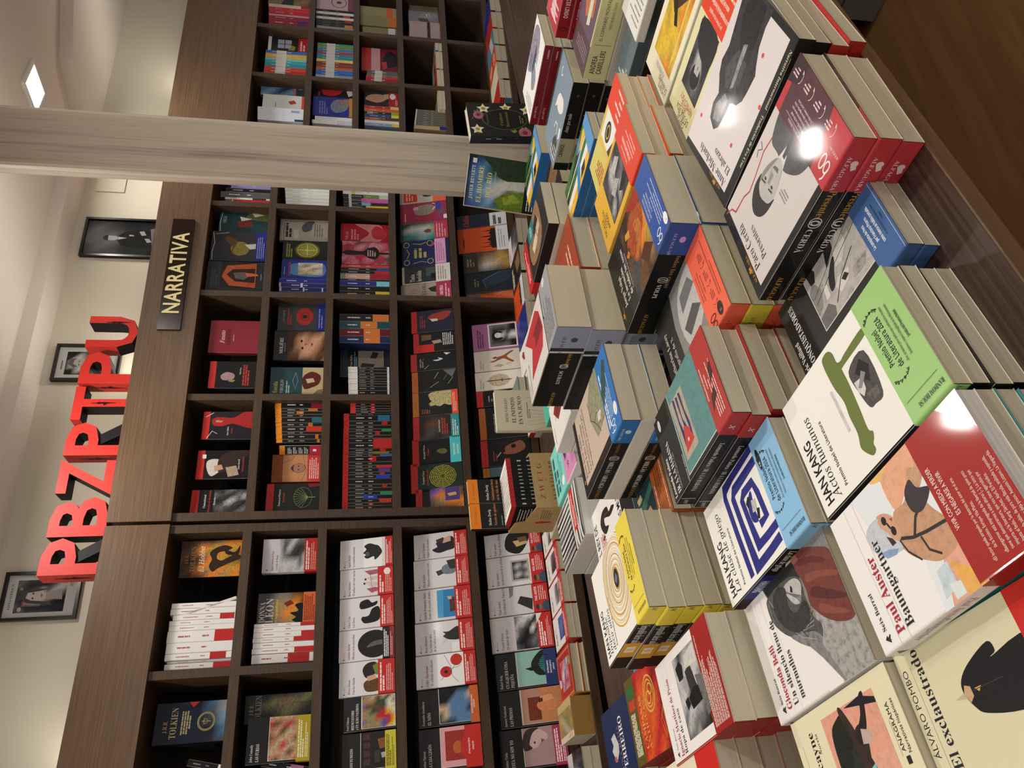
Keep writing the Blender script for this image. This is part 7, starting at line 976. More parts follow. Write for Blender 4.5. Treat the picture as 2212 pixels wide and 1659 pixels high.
SP('R',0.510,-0.125,0.176,0.0118,0.030,0,'18191b',[(0, 0.13, 'cf3a33'), (0.5, 0.6, 'b52a2a')],'c9c9c9','short red-topped black spine, third in short red-topped row','spines in short red-topped row')
SP('R',0.523,-0.125,0.176,0.0119,0.030,0,'18191b',[(0, 0.13, 'cf3a33'), (0.5, 0.6, 'b52a2a')],'c9c9c9','short red-topped black spine, fourth in short red-topped row','spines in short red-topped row')
SP('R',0.535,-0.125,0.177,0.0119,0.030,0,'18191b',[(0, 0.13, 'cf3a33'), (0.5, 0.6, 'b52a2a')],'c9c9c9','short red-topped black spine, fifth in short red-topped row','spines in short red-topped row')
SP('R',0.578,-0.125,0.185,0.0220,0.030,0,'17181a',[(0, 0.22, 'eceae8'), (0.92, 0.97, 'dcdcdc')],'b9b9b9','white-topped black spine, first in the white-topped row','spines in the white-topped row')
SP('R',0.601,-0.125,0.186,0.0189,0.030,0,'17181a',[(0, 0.22, 'eceae8'), (0.92, 0.97, 'dcdcdc')],'b9b9b9','white-topped black spine, second in the white-topped row','spines in the white-topped row')
SP('R',0.620,-0.125,0.186,0.0141,0.030,0,'17181a',[(0, 0.22, 'eceae8'), (0.92, 0.97, 'dcdcdc')],'b9b9b9','white-topped black spine, third in the white-topped row','spines in the white-topped row')
SP('R',0.635,-0.125,0.187,0.0109,0.030,0,'17181a',[(0, 0.22, 'eceae8'), (0.92, 0.97, 'dcdcdc')],'b9b9b9','white-topped black spine, fourth in the white-topped row','spines in the white-topped row')
SP('R',0.646,-0.125,0.187,0.0126,0.030,0,'17181a',[(0, 0.22, 'eceae8'), (0.92, 0.97, 'dcdcdc')],'b9b9b9','white-topped black spine, fifth in the white-topped row','spines in the white-topped row')
SP('R',0.660,-0.125,0.187,0.0143,0.030,0,'17181a',[(0, 0.22, 'eceae8'), (0.92, 0.97, 'dcdcdc')],'b9b9b9','white-topped black spine, sixth in the white-topped row','spines in the white-topped row')
SP('R',0.674,-0.125,0.188,0.0160,0.030,0,'17181a',[(0, 0.22, 'eceae8'), (0.92, 0.97, 'dcdcdc')],'b9b9b9','white-topped black spine, seventh in the white-topped row','spines in the white-topped row')
SP('R',0.691,-0.125,0.188,0.0161,0.030,0,'17181a',[(0, 0.22, 'eceae8'), (0.92, 0.97, 'dcdcdc')],'b9b9b9','white-topped black spine, eighth in the white-topped row','spines in the white-topped row')
SP('R',0.708,-0.125,0.189,0.0128,0.030,0,'17181a',[(0, 0.22, 'eceae8'), (0.92, 0.97, 'dcdcdc')],'b9b9b9','white-topped black spine, ninth in the white-topped row','spines in the white-topped row')
SP('R',0.847,-0.125,0.230,0.0385,0.030,0,'22305c',[(0.48, 0.8, 'd9803c')],'cfcfd6','navy spine with an orange band, shrink-wrapped, first in wrapped set','spines in wrapped set')
SP('R',0.886,-0.125,0.231,0.0389,0.030,0,'6a2028',[(0.48, 0.8, 'd9803c')],'cfcfd6','dark red spine with an orange band, shrink-wrapped, second in wrapped set','spines in wrapped set')
SP('R',0.926,-0.125,0.232,0.0393,0.030,0,'23525a',[(0.42, 0.75, 'd9803c')],'cfcfd6','teal spine with an orange band, shrink-wrapped, third in wrapped set','spines in wrapped set')
SP('R',0.966,-0.125,0.232,0.0398,0.030,0,'26262a',[(0.66, 0.98, 'd9803c')],'cfcfd6','black spine with an orange foot, shrink-wrapped, fourth in wrapped set','spines in wrapped set')
SP('R',1.107,-0.125,0.235,0.0300,0.030,0,'1d1e20',[(0.72, 1, 'e6cf3a')],'e0e0e0','black spine with a yellow foot, first left of the rose cover','spines left of the rose cover')
SP('R',1.137,-0.125,0.234,0.0302,0.030,0,'1d1e20',[],'e0e0e0','black spine with white title, second left of the rose cover','spines left of the rose cover')
SP('R',1.168,-0.125,0.234,0.0280,0.030,0,'26318a',[(0.74, 1, '7fcfe6')],'e0e0e0','deep blue spine with a cyan foot, third left of the rose cover','spines left of the rose cover')
SP('R',1.197,-0.125,0.233,0.0114,0.030,0,'26262a',[],'e0e0e0','thin dark spine, fourth left of the rose cover','spines left of the rose cover')
SP('R',1.209,-0.125,0.232,0.0308,0.030,0,'8a8c7a',[(0.1, 0.6, 'cfa5a0'), (0.6, 1, 'a32338')],'e0e0e0','grey-green spine with a crimson foot, fifth left of the rose cover','spines left of the rose cover')
SP('R',1.240,-0.125,0.231,0.0188,0.030,0,'1d1e20',[(0.7, 1, 'c42a30')],'e0e0e0','black spine with a red foot, sixth left of the rose cover','spines left of the rose cover')
SP('R',1.259,-0.125,0.230,0.0165,0.030,0,'1d1e20',[(0.74, 1, '2f4f9c')],'e0e0e0','black spine with a blue foot, seventh left of the rose cover','spines left of the rose cover')
SP('R',1.277,-0.125,0.229,0.0165,0.030,0,'c4404a',[],'e0e0e0','coral red spine, eighth left of the rose cover','spines left of the rose cover')
SP('R',1.628,-0.125,0.222,0.0200,0.030,0,'26282a',[(0.4, 0.8, 'e6702a'), (0.8, 1, '5a3f8a'), (0.12, 0.18, 'cfcfcf')],'b5b5b5','black spine with an orange foot, first on pillar-side third shelf','spines on pillar-side third shelf')
SP('R',1.648,-0.125,0.223,0.0201,0.030,0,'26282a',[(0.5, 1, 'e6c22e'), (0.12, 0.18, 'cfcfcf')],'b5b5b5','black spine with a yellow foot, second on pillar-side third shelf','spines on pillar-side third shelf')
SP('R',1.669,-0.125,0.224,0.0202,0.030,0,'26282a',[(0.4, 0.6, '7fb0d9'), (0.12, 0.18, 'cfcfcf')],'b5b5b5','black spine with a cyan and black foot, third on pillar-side third shelf','spines on pillar-side third shelf')
SP('R',1.690,-0.125,0.225,0.0256,0.030,0,'26282a',[(0.4, 1, 'd95fb0'), (0.12, 0.18, 'cfcfcf')],'b5b5b5','black spine with a bright pink foot, fourth on pillar-side third shelf','spines on pillar-side third shelf')
SP('R',1.716,-0.125,0.227,0.0257,0.030,0,'26282a',[(0.45, 0.8, '6a8a4a'), (0.8, 1, 'b9cfb5'), (0.12, 0.18, 'cfcfcf')],'b5b5b5','black spine with a green label, fifth on pillar-side third shelf','spines on pillar-side third shelf')
SP('R',1.742,-0.125,0.228,0.0259,0.030,0,'e9e9e6',[(0.2, 0.28, 'd9c93a')],'b5b5b5','white spine with a yellow spot, sixth on pillar-side third shelf','spines on pillar-side third shelf')
SP('R',1.769,-0.125,0.230,0.0368,0.030,0,'e9e9ea',[],'b5b5b5','tall white spine with grey figures, seventh on pillar-side third shelf','spines on pillar-side third shelf')
SP('R',1.806,-0.125,0.231,0.0209,0.030,0,'a52334',[],'b5b5b5','crimson spine next to the pillar, eighth on pillar-side third shelf','spines on pillar-side third shelf')
SP('F',2.229,0.318,0.236,0.0155,0.030,0,'dfe6f0',[(0.8, 1, '2a3a6a')],'b5c2d2','white spine with a pale blue tint, first in white row past pillar','spines in white row past pillar')
SP('F',2.245,0.318,0.237,0.0156,0.030,0,'dfe6f0',[],'b5c2d2','white spine with a pale blue tint, second in white row past pillar','spines in white row past pillar')
SP('F',2.261,0.318,0.238,0.0157,0.030,0,'dfe6f0',[],'b5c2d2','white spine with a pale blue tint, third in white row past pillar','spines in white row past pillar')
SP('F',2.278,0.318,0.239,0.0157,0.030,0,'dfe6f0',[],'b5c2d2','white spine with a pale blue tint, fourth in white row past pillar','spines in white row past pillar')
SP('F',2.294,0.318,0.240,0.0158,0.030,0,'dfe6f0',[(0.72, 0.9, '8ab0cf')],'b5c2d2','white spine with a pale blue tint, fifth in white row past pillar','spines in white row past pillar')
SP('F',2.310,0.318,0.241,0.0158,0.030,0,'dfe6f0',[],'b5c2d2','white spine with a pale blue tint, sixth in white row past pillar','spines in white row past pillar')
SP('F',2.229,0.063,0.211,0.0273,0.030,0,'e6e8ec',[(0.62, 1, 'c9ccd0')],'c9ccd0','plain white spine, first left of cathedral cover','spines left of cathedral cover')
SP('F',2.257,0.063,0.197,0.0275,0.030,0,'dfe2e6',[],'c9ccd0','plain white spine, second left of cathedral cover','spines left of cathedral cover')
SP('F',2.239,-0.190,0.185,0.0211,0.030,0,'8aa5c9',[(0.8, 1, 'e0cf3a')],'e6e6e6','pale blue spine with a yellow foot, first in mixed row past pillar','spines in mixed row past pillar')
SP('F',2.261,-0.190,0.186,0.0212,0.030,0,'e9e9ea',[],'e6e6e6','white spine, second in mixed row past pillar','spines in mixed row past pillar')
SP('F',2.283,-0.190,0.186,0.0213,0.030,0,'a35a34',[(0.5, 1, '5a3a2a')],'e6e6e6','brown and orange spine, third in mixed row past pillar','spines in mixed row past pillar')
SP('F',2.305,-0.190,0.187,0.0214,0.030,0,'2c4a9a',[(0.78, 1, 'dcd93a')],'e6e6e6','deep blue spine with a yellow foot, fourth in mixed row past pillar','spines in mixed row past pillar')
SP('F',2.327,-0.190,0.187,0.0215,0.030,0,'2c2a2c',[(0.08, 0.25, 'b0937c'), (0.78, 1, '8fae3a')],'e6e6e6','dark spine with a green foot, fifth in mixed row past pillar','spines in mixed row past pillar')
SP('F',2.349,-0.190,0.188,0.0216,0.030,0,'d9602c',[],'e6e6e6','orange spine, sixth in mixed row past pillar','spines in mixed row past pillar')
SP('F',2.371,-0.190,0.188,0.0217,0.030,0,'c4302a',[(0.76, 1, 'd9c58a')],'e6e6e6','red spine with a cream foot, seventh in mixed row past pillar','spines in mixed row past pillar')
SP('F',2.239,-0.450,0.177,0.0272,0.030,0,'c9b585',[(0.8, 1, '24348c')],'c9c9c0','cream spine with a deep blue foot, first in grey row past pillar','spines in grey row past pillar')
SP('F',2.267,-0.450,0.175,0.0169,0.030,0,'6b6a5e',[(0, 0.04, 'e6e6e2')],'c9c9c0','grey-green uniform spine, second in grey row past pillar','spines in grey row past pillar')
SP('F',2.284,-0.450,0.173,0.0169,0.030,0,'6b6a5e',[(0, 0.04, 'e6e6e2')],'c9c9c0','grey-green uniform spine, third in grey row past pillar','spines in grey row past pillar')
SP('F',2.302,-0.450,0.171,0.0170,0.030,0,'6b6a5e',[(0, 0.04, 'e6e6e2')],'c9c9c0','grey-green uniform spine, fourth in grey row past pillar','spines in grey row past pillar')
SP('F',2.319,-0.450,0.169,0.0171,0.030,0,'6b6a5e',[(0, 0.04, 'e6e6e2')],'c9c9c0','grey-green uniform spine, fifth in grey row past pillar','spines in grey row past pillar')
SP('F',2.337,-0.450,0.167,0.0171,0.030,0,'6b6a5e',[(0, 0.04, 'e6e6e2')],'c9c9c0','grey-green uniform spine, sixth in grey row past pillar','spines in grey row past pillar')
SP('F',2.355,-0.450,0.165,0.0172,0.030,0,'6b6a5e',[(0, 0.04, 'e6e6e2')],'c9c9c0','grey-green uniform spine, seventh in grey row past pillar','spines in grey row past pillar')
SP('F',2.373,-0.450,0.163,0.0173,0.030,0,'6b6a5e',[(0, 0.04, 'e6e6e2')],'c9c9c0','grey-green uniform spine, eighth in grey row past pillar','spines in grey row past pillar')
SP('F',2.573,0.318,0.227,0.0234,0.030,0,'cf3a30',[(0.26, 0.5, 'dcdad6')],'e6e6e6','red spine with a white label, first in short colourful row','spines in short colourful row')
SP('F',2.597,0.318,0.227,0.0235,0.030,0,'c9382e',[(0.26, 0.5, 'dcdad6')],'e6e6e6','second red spine with a white label, second in short colourful row','spines in short colourful row')
SP('F',2.621,0.318,0.226,0.0237,0.030,0,'cf4034',[(0.26, 0.5, 'dcdad6')],'e6e6e6','third red spine with a white label, third in short colourful row','spines in short colourful row')
SP('F',2.646,0.318,0.226,0.0287,0.030,0,'2f95a8',[(0.26, 0.5, 'dcdad6')],'e6e6e6','teal spine with a white label, fourth in short colourful row','spines in short colourful row')
SP('F',2.675,0.318,0.226,0.0239,0.030,0,'3fa5b0',[(0.26, 0.5, 'dcdad6')],'e6e6e6','second teal spine with a white label, fifth in short colourful row','spines in short colourful row')
SP('F',2.699,0.318,0.226,0.0191,0.030,0,'7fc9bf',[(0.26, 0.5, 'dcdad6')],'e6e6e6','pale green spine with a white label, sixth in short colourful row','spines in short colourful row')
SP('F',2.719,0.318,0.226,0.0341,0.030,0,'dcb24a',[(0.26, 0.5, 'dcdad6')],'e6e6e6','yellow spine with a white label, seventh in short colourful row','spines in short colourful row')
SP('F',2.754,0.318,0.226,0.0244,0.030,0,'2a6fc0',[(0.26, 0.5, 'dcdad6')],'e6e6e6','blue spine with a white label, eighth in short colourful row','spines in short colourful row')
SP('F',2.569,0.063,0.205,0.0206,0.030,0,'9a9ca2',[(0.26, 0.5, 'dcdad6')],'e0e0e0','grey spine with a white label, first in tall colourful row','spines in tall colourful row')
SP('F',2.590,0.063,0.204,0.0207,0.030,0,'a5a7ac',[(0.26, 0.5, 'dcdad6')],'e0e0e0','second grey spine with a white label, second in tall colourful row','spines in tall colourful row')
SP('F',2.611,0.063,0.204,0.0208,0.030,0,'2a68c9',[(0.26, 0.5, 'dcdad6')],'e0e0e0','blue spine with a white label, third in tall colourful row','spines in tall colourful row')
SP('F',2.633,0.063,0.204,0.0209,0.030,0,'2f70cf',[(0.26, 0.5, 'dcdad6')],'e0e0e0','second blue spine with a white label, fourth in tall colourful row','spines in tall colourful row')
SP('F',2.654,0.063,0.203,0.0210,0.030,0,'c2603c',[(0.26, 0.5, 'dcdad6')],'e0e0e0','orange-brown spine with a white label, fifth in tall colourful row','spines in tall colourful row')
SP('F',2.676,0.063,0.203,0.0211,0.030,0,'8a3a28',[(0.26, 0.5, 'dcdad6')],'e0e0e0','brown spine with a white label, sixth in tall colourful row','spines in tall colourful row')
SP('F',2.698,0.063,0.203,0.0212,0.030,0,'8a3228',[(0.26, 0.5, 'dcdad6')],'e0e0e0','dark red spine with a white label, seventh in tall colourful row','spines in tall colourful row')
SP('F',2.720,0.063,0.203,0.0213,0.030,0,'e0cf7a',[(0.26, 0.5, 'dcdad6')],'e0e0e0','yellow spine with a white label, eighth in tall colourful row','spines in tall colourful row')
SP('F',2.741,0.063,0.202,0.0214,0.030,0,'2f8f8a',[(0.26, 0.5, 'dcdad6')],'e0e0e0','teal spine with a white label, ninth in tall colourful row','spines in tall colourful row')
SP('F',2.763,0.063,0.202,0.0215,0.030,0,'2a88b5',[(0.26, 0.5, 'dcdad6')],'e0e0e0','blue-green spine with a white label, tenth in tall colourful row','spines in tall colourful row')
SP('F',2.786,0.063,0.202,0.0216,0.030,0,'a3453a',[(0.26, 0.5, 'dcdad6')],'e0e0e0','red-brown spine with a white label, eleventh in tall colourful row','spines in tall colourful row')
SP('F',2.808,0.063,0.201,0.0217,0.030,0,'2f85d0',[(0.26, 0.5, 'dcdad6')],'e0e0e0','sky blue spine with a white label, twelfth in tall colourful row','spines in tall colourful row')
SP('F',2.830,0.063,0.201,0.0218,0.030,0,'7a8a4a',[(0.26, 0.5, 'dcdad6')],'e0e0e0','olive spine with a white label, thirteenth in tall colourful row','spines in tall colourful row')
SP('F',2.853,0.063,0.201,0.0219,0.030,0,'3f9a72',[(0.26, 0.5, 'dcdad6')],'e0e0e0','green spine with a white label, fourteenth in tall colourful row','spines in tall colourful row')
SP('F',2.568,-0.190,0.184,0.0169,0.030,0,'e3cd9a',[],'e0e0e0','cream spine, first left of red-pink cover','spines left of red-pink cover')
SP('F',2.585,-0.190,0.181,0.0320,0.030,0,'b5203c',[(0.26, 0.5, 'dcdad6')],'e0e0e0','crimson spine with a white label, second left of red-pink cover','spines left of red-pink cover')
SP('F',2.618,-0.190,0.179,0.0171,0.030,0,'c43040',[(0.26, 0.5, 'dcdad6')],'e0e0e0','red spine with a white label, third left of red-pink cover','spines left of red-pink cover')
SP('F',2.635,-0.190,0.176,0.0121,0.030,0,'6a7a3a',[(0.26, 0.5, 'dcdad6')],'e0e0e0','olive green spine with a white label, fourth left of red-pink cover','spines left of red-pink cover')
SP('F',2.648,-0.190,0.174,0.0299,0.030,0,'5c6272',[(0.26, 0.5, 'dcdad6')],'e0e0e0','slate grey spine with a white label, fifth left of red-pink cover','spines left of red-pink cover')
SP('F',2.994,0.318,0.226,0.0513,0.030,0,'9a1c34',[(0.7, 0.95, '5a2a6a')],'d9a5a5','crimson spine with pale lettering, first in far right red row','spines in far right red row')
SP('F',3.046,0.318,0.228,0.0308,0.030,0,'a01e36',[],'d9a5a5','second crimson spine, second in far right red row','spines in far right red row')
SP('F',3.077,0.318,0.229,0.0126,0.030,0,'b9a5b5',[],'d9a5a5','pale mauve thin spine, third in far right red row','spines in far right red row')
SP('F',3.090,0.318,0.231,0.0364,0.030,0,'c42038',[],'d9a5a5','bright red spine, fourth in far right red row','spines in far right red row')
SP('F',3.127,0.318,0.233,0.0260,0.030,0,'c8243a',[],'d9a5a5','second bright red spine, fifth in far right red row','spines in far right red row')
SP('F',3.154,0.318,0.234,0.0262,0.030,0,'d9c5b0',[(0.78, 1, 'a82030')],'d9a5a5','beige spine with a red foot, sixth in far right red row','spines in far right red row')
SP('F',2.980,0.063,0.213,0.0208,0.030,0,'1c1d1f',[(0.76, 0.9, 'a83228')],'8a8a8a','black spine with a red foot, first in far right black row','spines in far right black row')
SP('F',3.002,0.063,0.213,0.0209,0.030,0,'1c1d1f',[(0, 1, '9a9a98')],'8a8a8a','white-edged black spine, second in far right black row','spines in far right black row')
SP('F',3.023,0.063,0.214,0.0210,0.030,0,'202224',[(0.76, 0.98, 'd9922c')],'8a8a8a','black spine with an orange foot, third in far right black row','spines in far right black row')
SP('F',3.045,0.063,0.215,0.0211,0.030,0,'202224',[],'8a8a8a','black spine, fourth in far right black row','spines in far right black row')
SP('F',3.067,0.063,0.215,0.0212,0.030,0,'202224',[(0.76, 0.95, 'b53228')],'8a8a8a','second black spine with a red foot, fifth in far right black row','spines in far right black row')
SP('F',3.088,0.063,0.216,0.0213,0.030,0,'e6e6e2',[],'8a8a8a','thin white spine, sixth in far right black row','spines in far right black row')
SP('F',3.110,0.063,0.217,0.0214,0.030,0,'1c1d1f',[(0.72, 0.9, 'c2522c')],'8a8a8a','black spine with an orange mark, seventh in far right black row','spines in far right black row')
SP('F',3.132,0.063,0.217,0.0215,0.030,0,'e6e6e2',[],'8a8a8a','second thin white spine, eighth in far right black row','spines in far right black row')
SP('F',3.154,0.063,0.218,0.0216,0.030,0,'1c1d1f',[],'8a8a8a','black spine at the row end, ninth in far right black row','spines in far right black row')
SP('F',2.982,-0.190,0.201,0.0700,0.030,0,'8a835e',[(0.75, 0.95, 'dcdce0')],'8a835e','gold-green thin volume, first among far right gold volumes','spines among far right gold volumes')
SP('F',3.065,-0.190,0.215,0.0925,0.030,0,'8d865f',[(0.76, 1, 'c9702c')],'8d865f','gold-green thick volume with an orange foot, second among far right gold volumes','spines among far right gold volumes')
SP('F',3.158,-0.190,0.216,0.0812,0.030,0,'9a9268',[(0.72, 0.9, 'd0602a')],'9a9268','second gold-green thick volume with an orange foot, third among far right gold volumes','spines among far right gold volumes')
SP('F',2.984,-0.450,0.185,0.0374,0.030,0,'b9a9a5',[(0.58, 0.68, '2a1a14')],'a5948f','pale pinkish spine with a dark label, first in far right pinkish row','spines in far right pinkish row')
SP('F',3.022,-0.450,0.184,0.0313,0.030,0,'b9a9a5',[(0.58, 0.68, '2a1a14')],'a5948f','pale pinkish spine with a dark label, second in far right pinkish row','spines in far right pinkish row')
SP('F',3.054,-0.450,0.183,0.0251,0.030,0,'b9a9a5',[(0.58, 0.68, '2a1a14')],'a5948f','pale pinkish spine with a dark label, third in far right pinkish row','spines in far right pinkish row')
SP('F',3.080,-0.450,0.183,0.0317,0.030,0,'b9a9a5',[(0.58, 0.68, '2a1a14')],'a5948f','pale pinkish spine with a dark label, fourth in far right pinkish row','spines in far right pinkish row')
SP('F',3.112,-0.450,0.182,0.0319,0.030,0,'b9a9a5',[(0.58, 0.68, '2a1a14')],'a5948f','pale pinkish spine with a dark label, fifth in far right pinkish row','spines in far right pinkish row')
ZPOS = (-0.3058, 1.8727, 38, -.4905); ZDIM = (.160, .135, .064, .115); ZZB = .0045; ZBH = .122
STAND = [('junco', 'cream standing hardcover with drawn reeds and brown title', (-0.1363, 2.1016, -0.5745), 28, 0, 0.125, 0.212, 0.018, 0), ('river', 'leaning blue and green river landscape paperback in front of the pillar', (0.535, 2.42, -0.557), -6, 3, 0.158, 0.25, 0.028, -6), ('cumbres', 'black flowered hardcover leaning beside the pillar', (0.775, 2.44, -0.5735), 26, 0, 0.14, 0.245, 0.036, 4)]
LEDGES = [('L', -0.214, -0.225, 0, [('sl1', 0.022), ('sl2', 0.022)], 0.098, 0.205, 'white paperback with small grey photo on the left counter nearest the corner|corner counter book'), ('L', -0.335, -0.23, 0, [('sl2', 0.022), ('sl1', 0.022)], 0.112, 0.205, 'white paperback with dark photo and red band, second on left counter|second counter book'), ('L', -0.461, -0.235, 0, [('sl3', 0.024), ('sl1', 0.022)], 0.117, 0.208, 'white curling paperback with grey photo on the left counter|curling counter book'), ('L', -0.593, -0.238, 0, [('sl4', 0.026), ('sl3', 0.022)], 0.125, 0.208, 'white and red paperback with blue night photo on left counter|blue photo counter book'), ('L', -0.779, -0.238, 0, [('persian', 0.034), ('persian', 0.02)], 0.17, 0.208, 'red and gold hardcover with a bright painted miniature on the counter|painted miniature book'), ('L', -0.788, -0.235, 90, [('tuscany', 0.075)], 0.2, 0.125, 'thick gold-yellow shrink-wrapped book with a spine barcode'), ('L', -1.031, -0.24, 0, [('peral', 0.03), ('peral', 0.03)], 0.083, 0.208, 'pale landscape-cover book with black spine at the left counter end|pale landscape book'), ('R', 0.338, -0.235, 0, [('sl3', 0.026), ('pages_l', 0.03)], 0.14, 0.21, 'white paperback on the middle counter behind the thick red arrow book|middle counter white book'), ('R', 0.488, -0.235, 0, [('sl1', 0.026), ('sl2', 0.03)], 0.128, 0.21, 'white paperback with grey sketch on middle counter|grey sketch counter book'), ('R', 0.63, -0.235, 0, [('hair', 0.026), ('pages_l', 0.03)], 0.136, 0.21, 'pinkish white paperback with line drawing, middle counter|line drawing counter book'), ('R', 0.779, -0.235, 0, [('purple', 0.026), ('pages_l', 0.03)], 0.141, 0.21, 'blue and violet paperback on the middle counter|violet counter book'), ('R', 0.933, -0.235, 0, [('orcastle', 0.026), ('pages_l', 0.03)], 0.148, 0.21, 'orange and white paperback on the middle counter|orange counter book'), ('R', 1.095, -0.235, 0, [('wolves', 0.026), ('pages_l', 0.03)], 0.149, 0.21, 'dark green paperback on the middle counter|dark green counter book'), ('R', 1.257, -0.235, 0, [('peral', 0.026), ('pages_l', 0.03)], 0.15, 0.21, 'grey paperback on the middle counter behind the river landscape book|grey counter book'), ('F', 2.241, -0.225, 0, [('redlow', 0.03), ('bluelow', 0.032)], 0.14, 0.205, 'red paperback on the right counter beside the flowered hardcover|red counter book'), ('F', 2.392, -0.225, 0, [('pages_l', 0.03), ('peral', 0.032)], 0.13, 0.205, 'cream paperback on the right counter|cream counter book'), ('F', 2.532, -0.225, 0, [('orangelow', 0.03), ('bluelow', 0.032)], 0.126, 0.205, 'orange paperback with blue underside on right counter|orange right counter book'), ('F', 2.669, -0.225, 0, [('bluelow', 0.03), ('redlow', 0.032)], 0.13, 0.205, 'sky blue paperback on the right counter|sky blue counter book'), ('F', 2.81, -0.225, 0, [('redlow', 0.03), ('pages_l', 0.032)], 0.134, 0.205, 'dark red paperback near the right edge on counter|dark red counter book'), ('F', 2.956, -0.225, 0, [('purple', 0.03), ('pages_l', 0.032)], 0.147, 0.205, 'blue paperback on the right counter at the view edge|blue edge counter book')]
SHELFLAT = [('F', 2.376, 0.005, -0.45, 0, [('pages_l', 0.02), ('pages_l', 0.02)], 0.161, 0.2, 'cream paperback lying on the fourth shelf right of the pillar|flat shelf book'), ('F', 2.551, 0.005, -0.45, 0, [('anag7r', 0.02), ('pages_l', 0.02)], 0.147, 0.2, 'red-edged paperback lying on the fourth shelf right of the pillar|red flat shelf book'), ('F', 2.709, 0.005, -0.45, 0, [('sl1', 0.02), ('pages_l', 0.02)], 0.144, 0.2, 'white paperback lying on the fourth shelf|white flat shelf book'), ('F', 2.864, 0.005, -0.45, 0, [('maps', 0.02), ('pages_l', 0.02)], 0.099, 0.2, 'green paperback lying at the fourth shelf end|green flat shelf book')]
CARDS = []
# ---------------------------------------------------------------- cardboard display with small black books, and books standing on the table
CARD = mat('kraft_cardboard', 'b59668', .8, .2); _b = CARD.node_tree.nodes['Principled BSDF']
lk(CARD, ramp(CARD, noise(CARD, 320, det=4), [(.3, 'a88a5c'), (.6, 'bb9c6e')]), _b.inputs['Base Color'])
def tab(a, b, z=0): c, s = math.cos(RAD(38)), math.sin(RAD(38)); return (a*c-b*s, a*s+b*c, z)
ZX, ZY, ZYAW, ZZ = ZPOS
dw, dd, fh, bh = ZDIM
e = link('cardboard_display', None, loc=(ZX, ZY, H+ZZ), rot=flat(ZYAW), label='brown cardboard book display with a dark red author name, holding red-topped black books', cat='display box')
simple('front_panel', CARD, lambda m: m.box(0, 0, 0, dw, .004, fh), e)
simple('back_panel', CARD, lambda m: m.box(0, dd-.004, 0, dw, dd, bh), e)
simple('base_panel', CARD, lambda m: m.box(.004, .004, 0, dw-.004, dd-.004, .004), e)
for x in (0, dw-.004):
    simple('side_panel', CARD, lambda m: m.prism([(0.004, 0), (dd-.004, 0), (dd-.004, bh), (dd*.62, bh*.92), (dd*.55, fh*1.25), (0.004, fh)], 0, .004), e, loc=(x, 0, 0), rot=Matrix(((0, 0, 1), (1, 0, 0), (0, 1, 0))))
simple('lettering', PM, lambda m: (draw(m, [T('ZWEIG', .5, .42, .30, 'b03a30', 'R', 'c', 1.15, .35), T('en', .5, .56, .12, 'b03a30', 'I', 'c'), T('ACANTILADO', .5, .84, .16, '3a3026', 'R', 'c', 1.1, .4)], lambda x, y, l: (x, -l, y), dw, fh),
    draw(m, [P('30,20 36,14 40,40 38,70 33,86 31,60', 'b5342c'), K(.5, .3, .9, 5, .09, '6a5842', .35)], lambda x, y, l: (-l, dd*.9-x, y), dd*.9, fh)), e)
ZB = dict(c='17181a', s='17181a', b='k', white=True, sp=('d', [R(0, 0, 1, 1, '17181a'), R(0, 0, .10, 1, 'b82c30'), K(.24, .35, .42, 1, .35, 'b9b9b6', .7, 2), K(.45, .35, .62, 1, .35, 'b9b9b6', .7, 4)]), f=[R(0, 0, 1, .10, 'b82c30'), K(.1, .2, .9, 8, .06, 'b9b9b6', .35)], bk=[R(0, 0, 1, .10, 'b82c30'), K(.1, .2, .9, 8, .06, 'b9b9b6', .35), Lr('10,70 30,74 60,72 90,76', .02, 'a3242c')])
VIS[:] = [1, 's']; nb = 12; x = .007; rn = random.Random(4)
c, s = math.cos(RAD(ZYAW)), math.sin(RAD(ZYAW))
def dloc(x, y, z): return (ZX+x*c-y*s, ZY+x*s+y*c, ZZ+z)
for i in range(nb):
    t = [.019, .013, .012, .011, .012, .013, .010, .012, .011, .013, .012, .020][i]*(dw-.016)/.158
    book('zb%d' % i, ZB, 'small red-topped black book in the cardboard display, %s from left' % (['leftmost', 'second', 'third', 'fourth', 'fifth', 'sixth', 'seventh', 'eighth', 'ninth', 'tenth', 'eleventh', 'twelfth'][i]), 'red-topped books in the cardboard display', spine_out(ZYAW), dloc(x, .008, .0045), .105, ZBH, t-.0006)
    x += t
VIS[:] = [1, 'o']
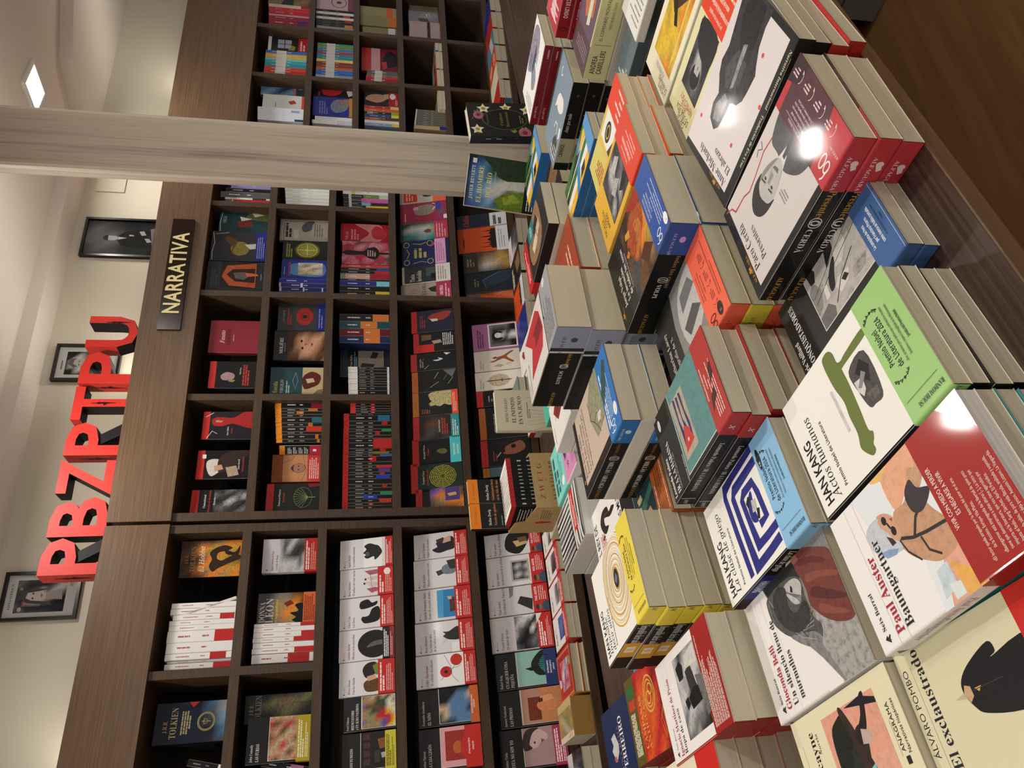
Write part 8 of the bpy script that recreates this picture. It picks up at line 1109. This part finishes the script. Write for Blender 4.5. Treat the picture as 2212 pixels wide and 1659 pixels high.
for i, k in enumerate(('zweig2', 'zweig1')):
    book(k, D[k], ['orange-topped black paperback at the left of the cardboard display back', 'orange-topped black paperback at the right of the cardboard display back'][i], 'orange-topped books in the cardboard display', face_out(ZYAW), dloc(.006+i*(dw-.012)/2+.0, dd-.006-.0, ZZB), (dw-.014)/2, .21, .012)
simple('riser', CARD, lambda m: m.box(.006, dd-.04, .0045, dw-.006, dd-.0045, ZZB-.0005), e)
for k, lab, pos, yaw, lean, w, h, t, roll in STAND:
    book(k, D[k], lab, None, face_out(yaw, lean, roll), pos, w, h, t)
# ---------------------------------------------------------------- books lying on the counters below the shelves
def ledge(pl, s, off, yaw, items, w, h, lab):
    x, y, _ = on(pl, s, off); z = LEDGE+sum(i[1] for i in items)
    pile((lab, x, y, z, (YL if pl == 'L' else YR)+yaw, w, h, [tuple(i) for i in items]))
for a in LEDGES: ledge(*a)
for a in SHELFLAT:
    pl, s, off, z, yaw, items, w, h, lab = a; x, y, _ = on(pl, s, off); pile((lab, x, y, z+sum(i[1] for i in items), YR+yaw, w, h, [tuple(i) for i in items]))
# leaflets and cards
for pl, s, off, z, w, h, lab in CARDS:
    x, y, _ = on(pl, s, off); simple('price_card', PM, lambda m: m.box(0, 0, 0, w, .002, h, 'w'), loc=(x, y, H+z), rot=flat(YR-6), label=lab, cat='card')
bpy.data.objects.remove(_go)

# ---------------------------------------------------------------- the smallest books beyond the first three hundred, gathered as one
BOOKS.sort(key=lambda b: -b[0])
def gather(rest):
    mb = MB(); mats = [PM, PG, PAGE, PAGEW, PGX]
    for _, r, Mr in rest:
        for ch in list(r.children):
            me = ch.data; n = len(mb.v); mb.v += [tuple(Mr @ v.co) for v in me.vertices]; at = me.color_attributes['Col'].data
            mi = mats.index(me.materials[0])
            for p in me.polygons:
                mb.f.append(tuple(i+n for i in p.vertices)); mb.m.append(mi)
                mb.c += [tuple(at[i].color) for i in p.loop_indices]
            bpy.data.objects.remove(ch)
        bpy.data.objects.remove(r)
    link('small_books', mb.mesh('small_books', mats), label='remaining thin shelved paperbacks and half-hidden copies low in the stacks', cat='books', kind='stuff')
KEEP = 305
gather(BOOKS[KEEP:])
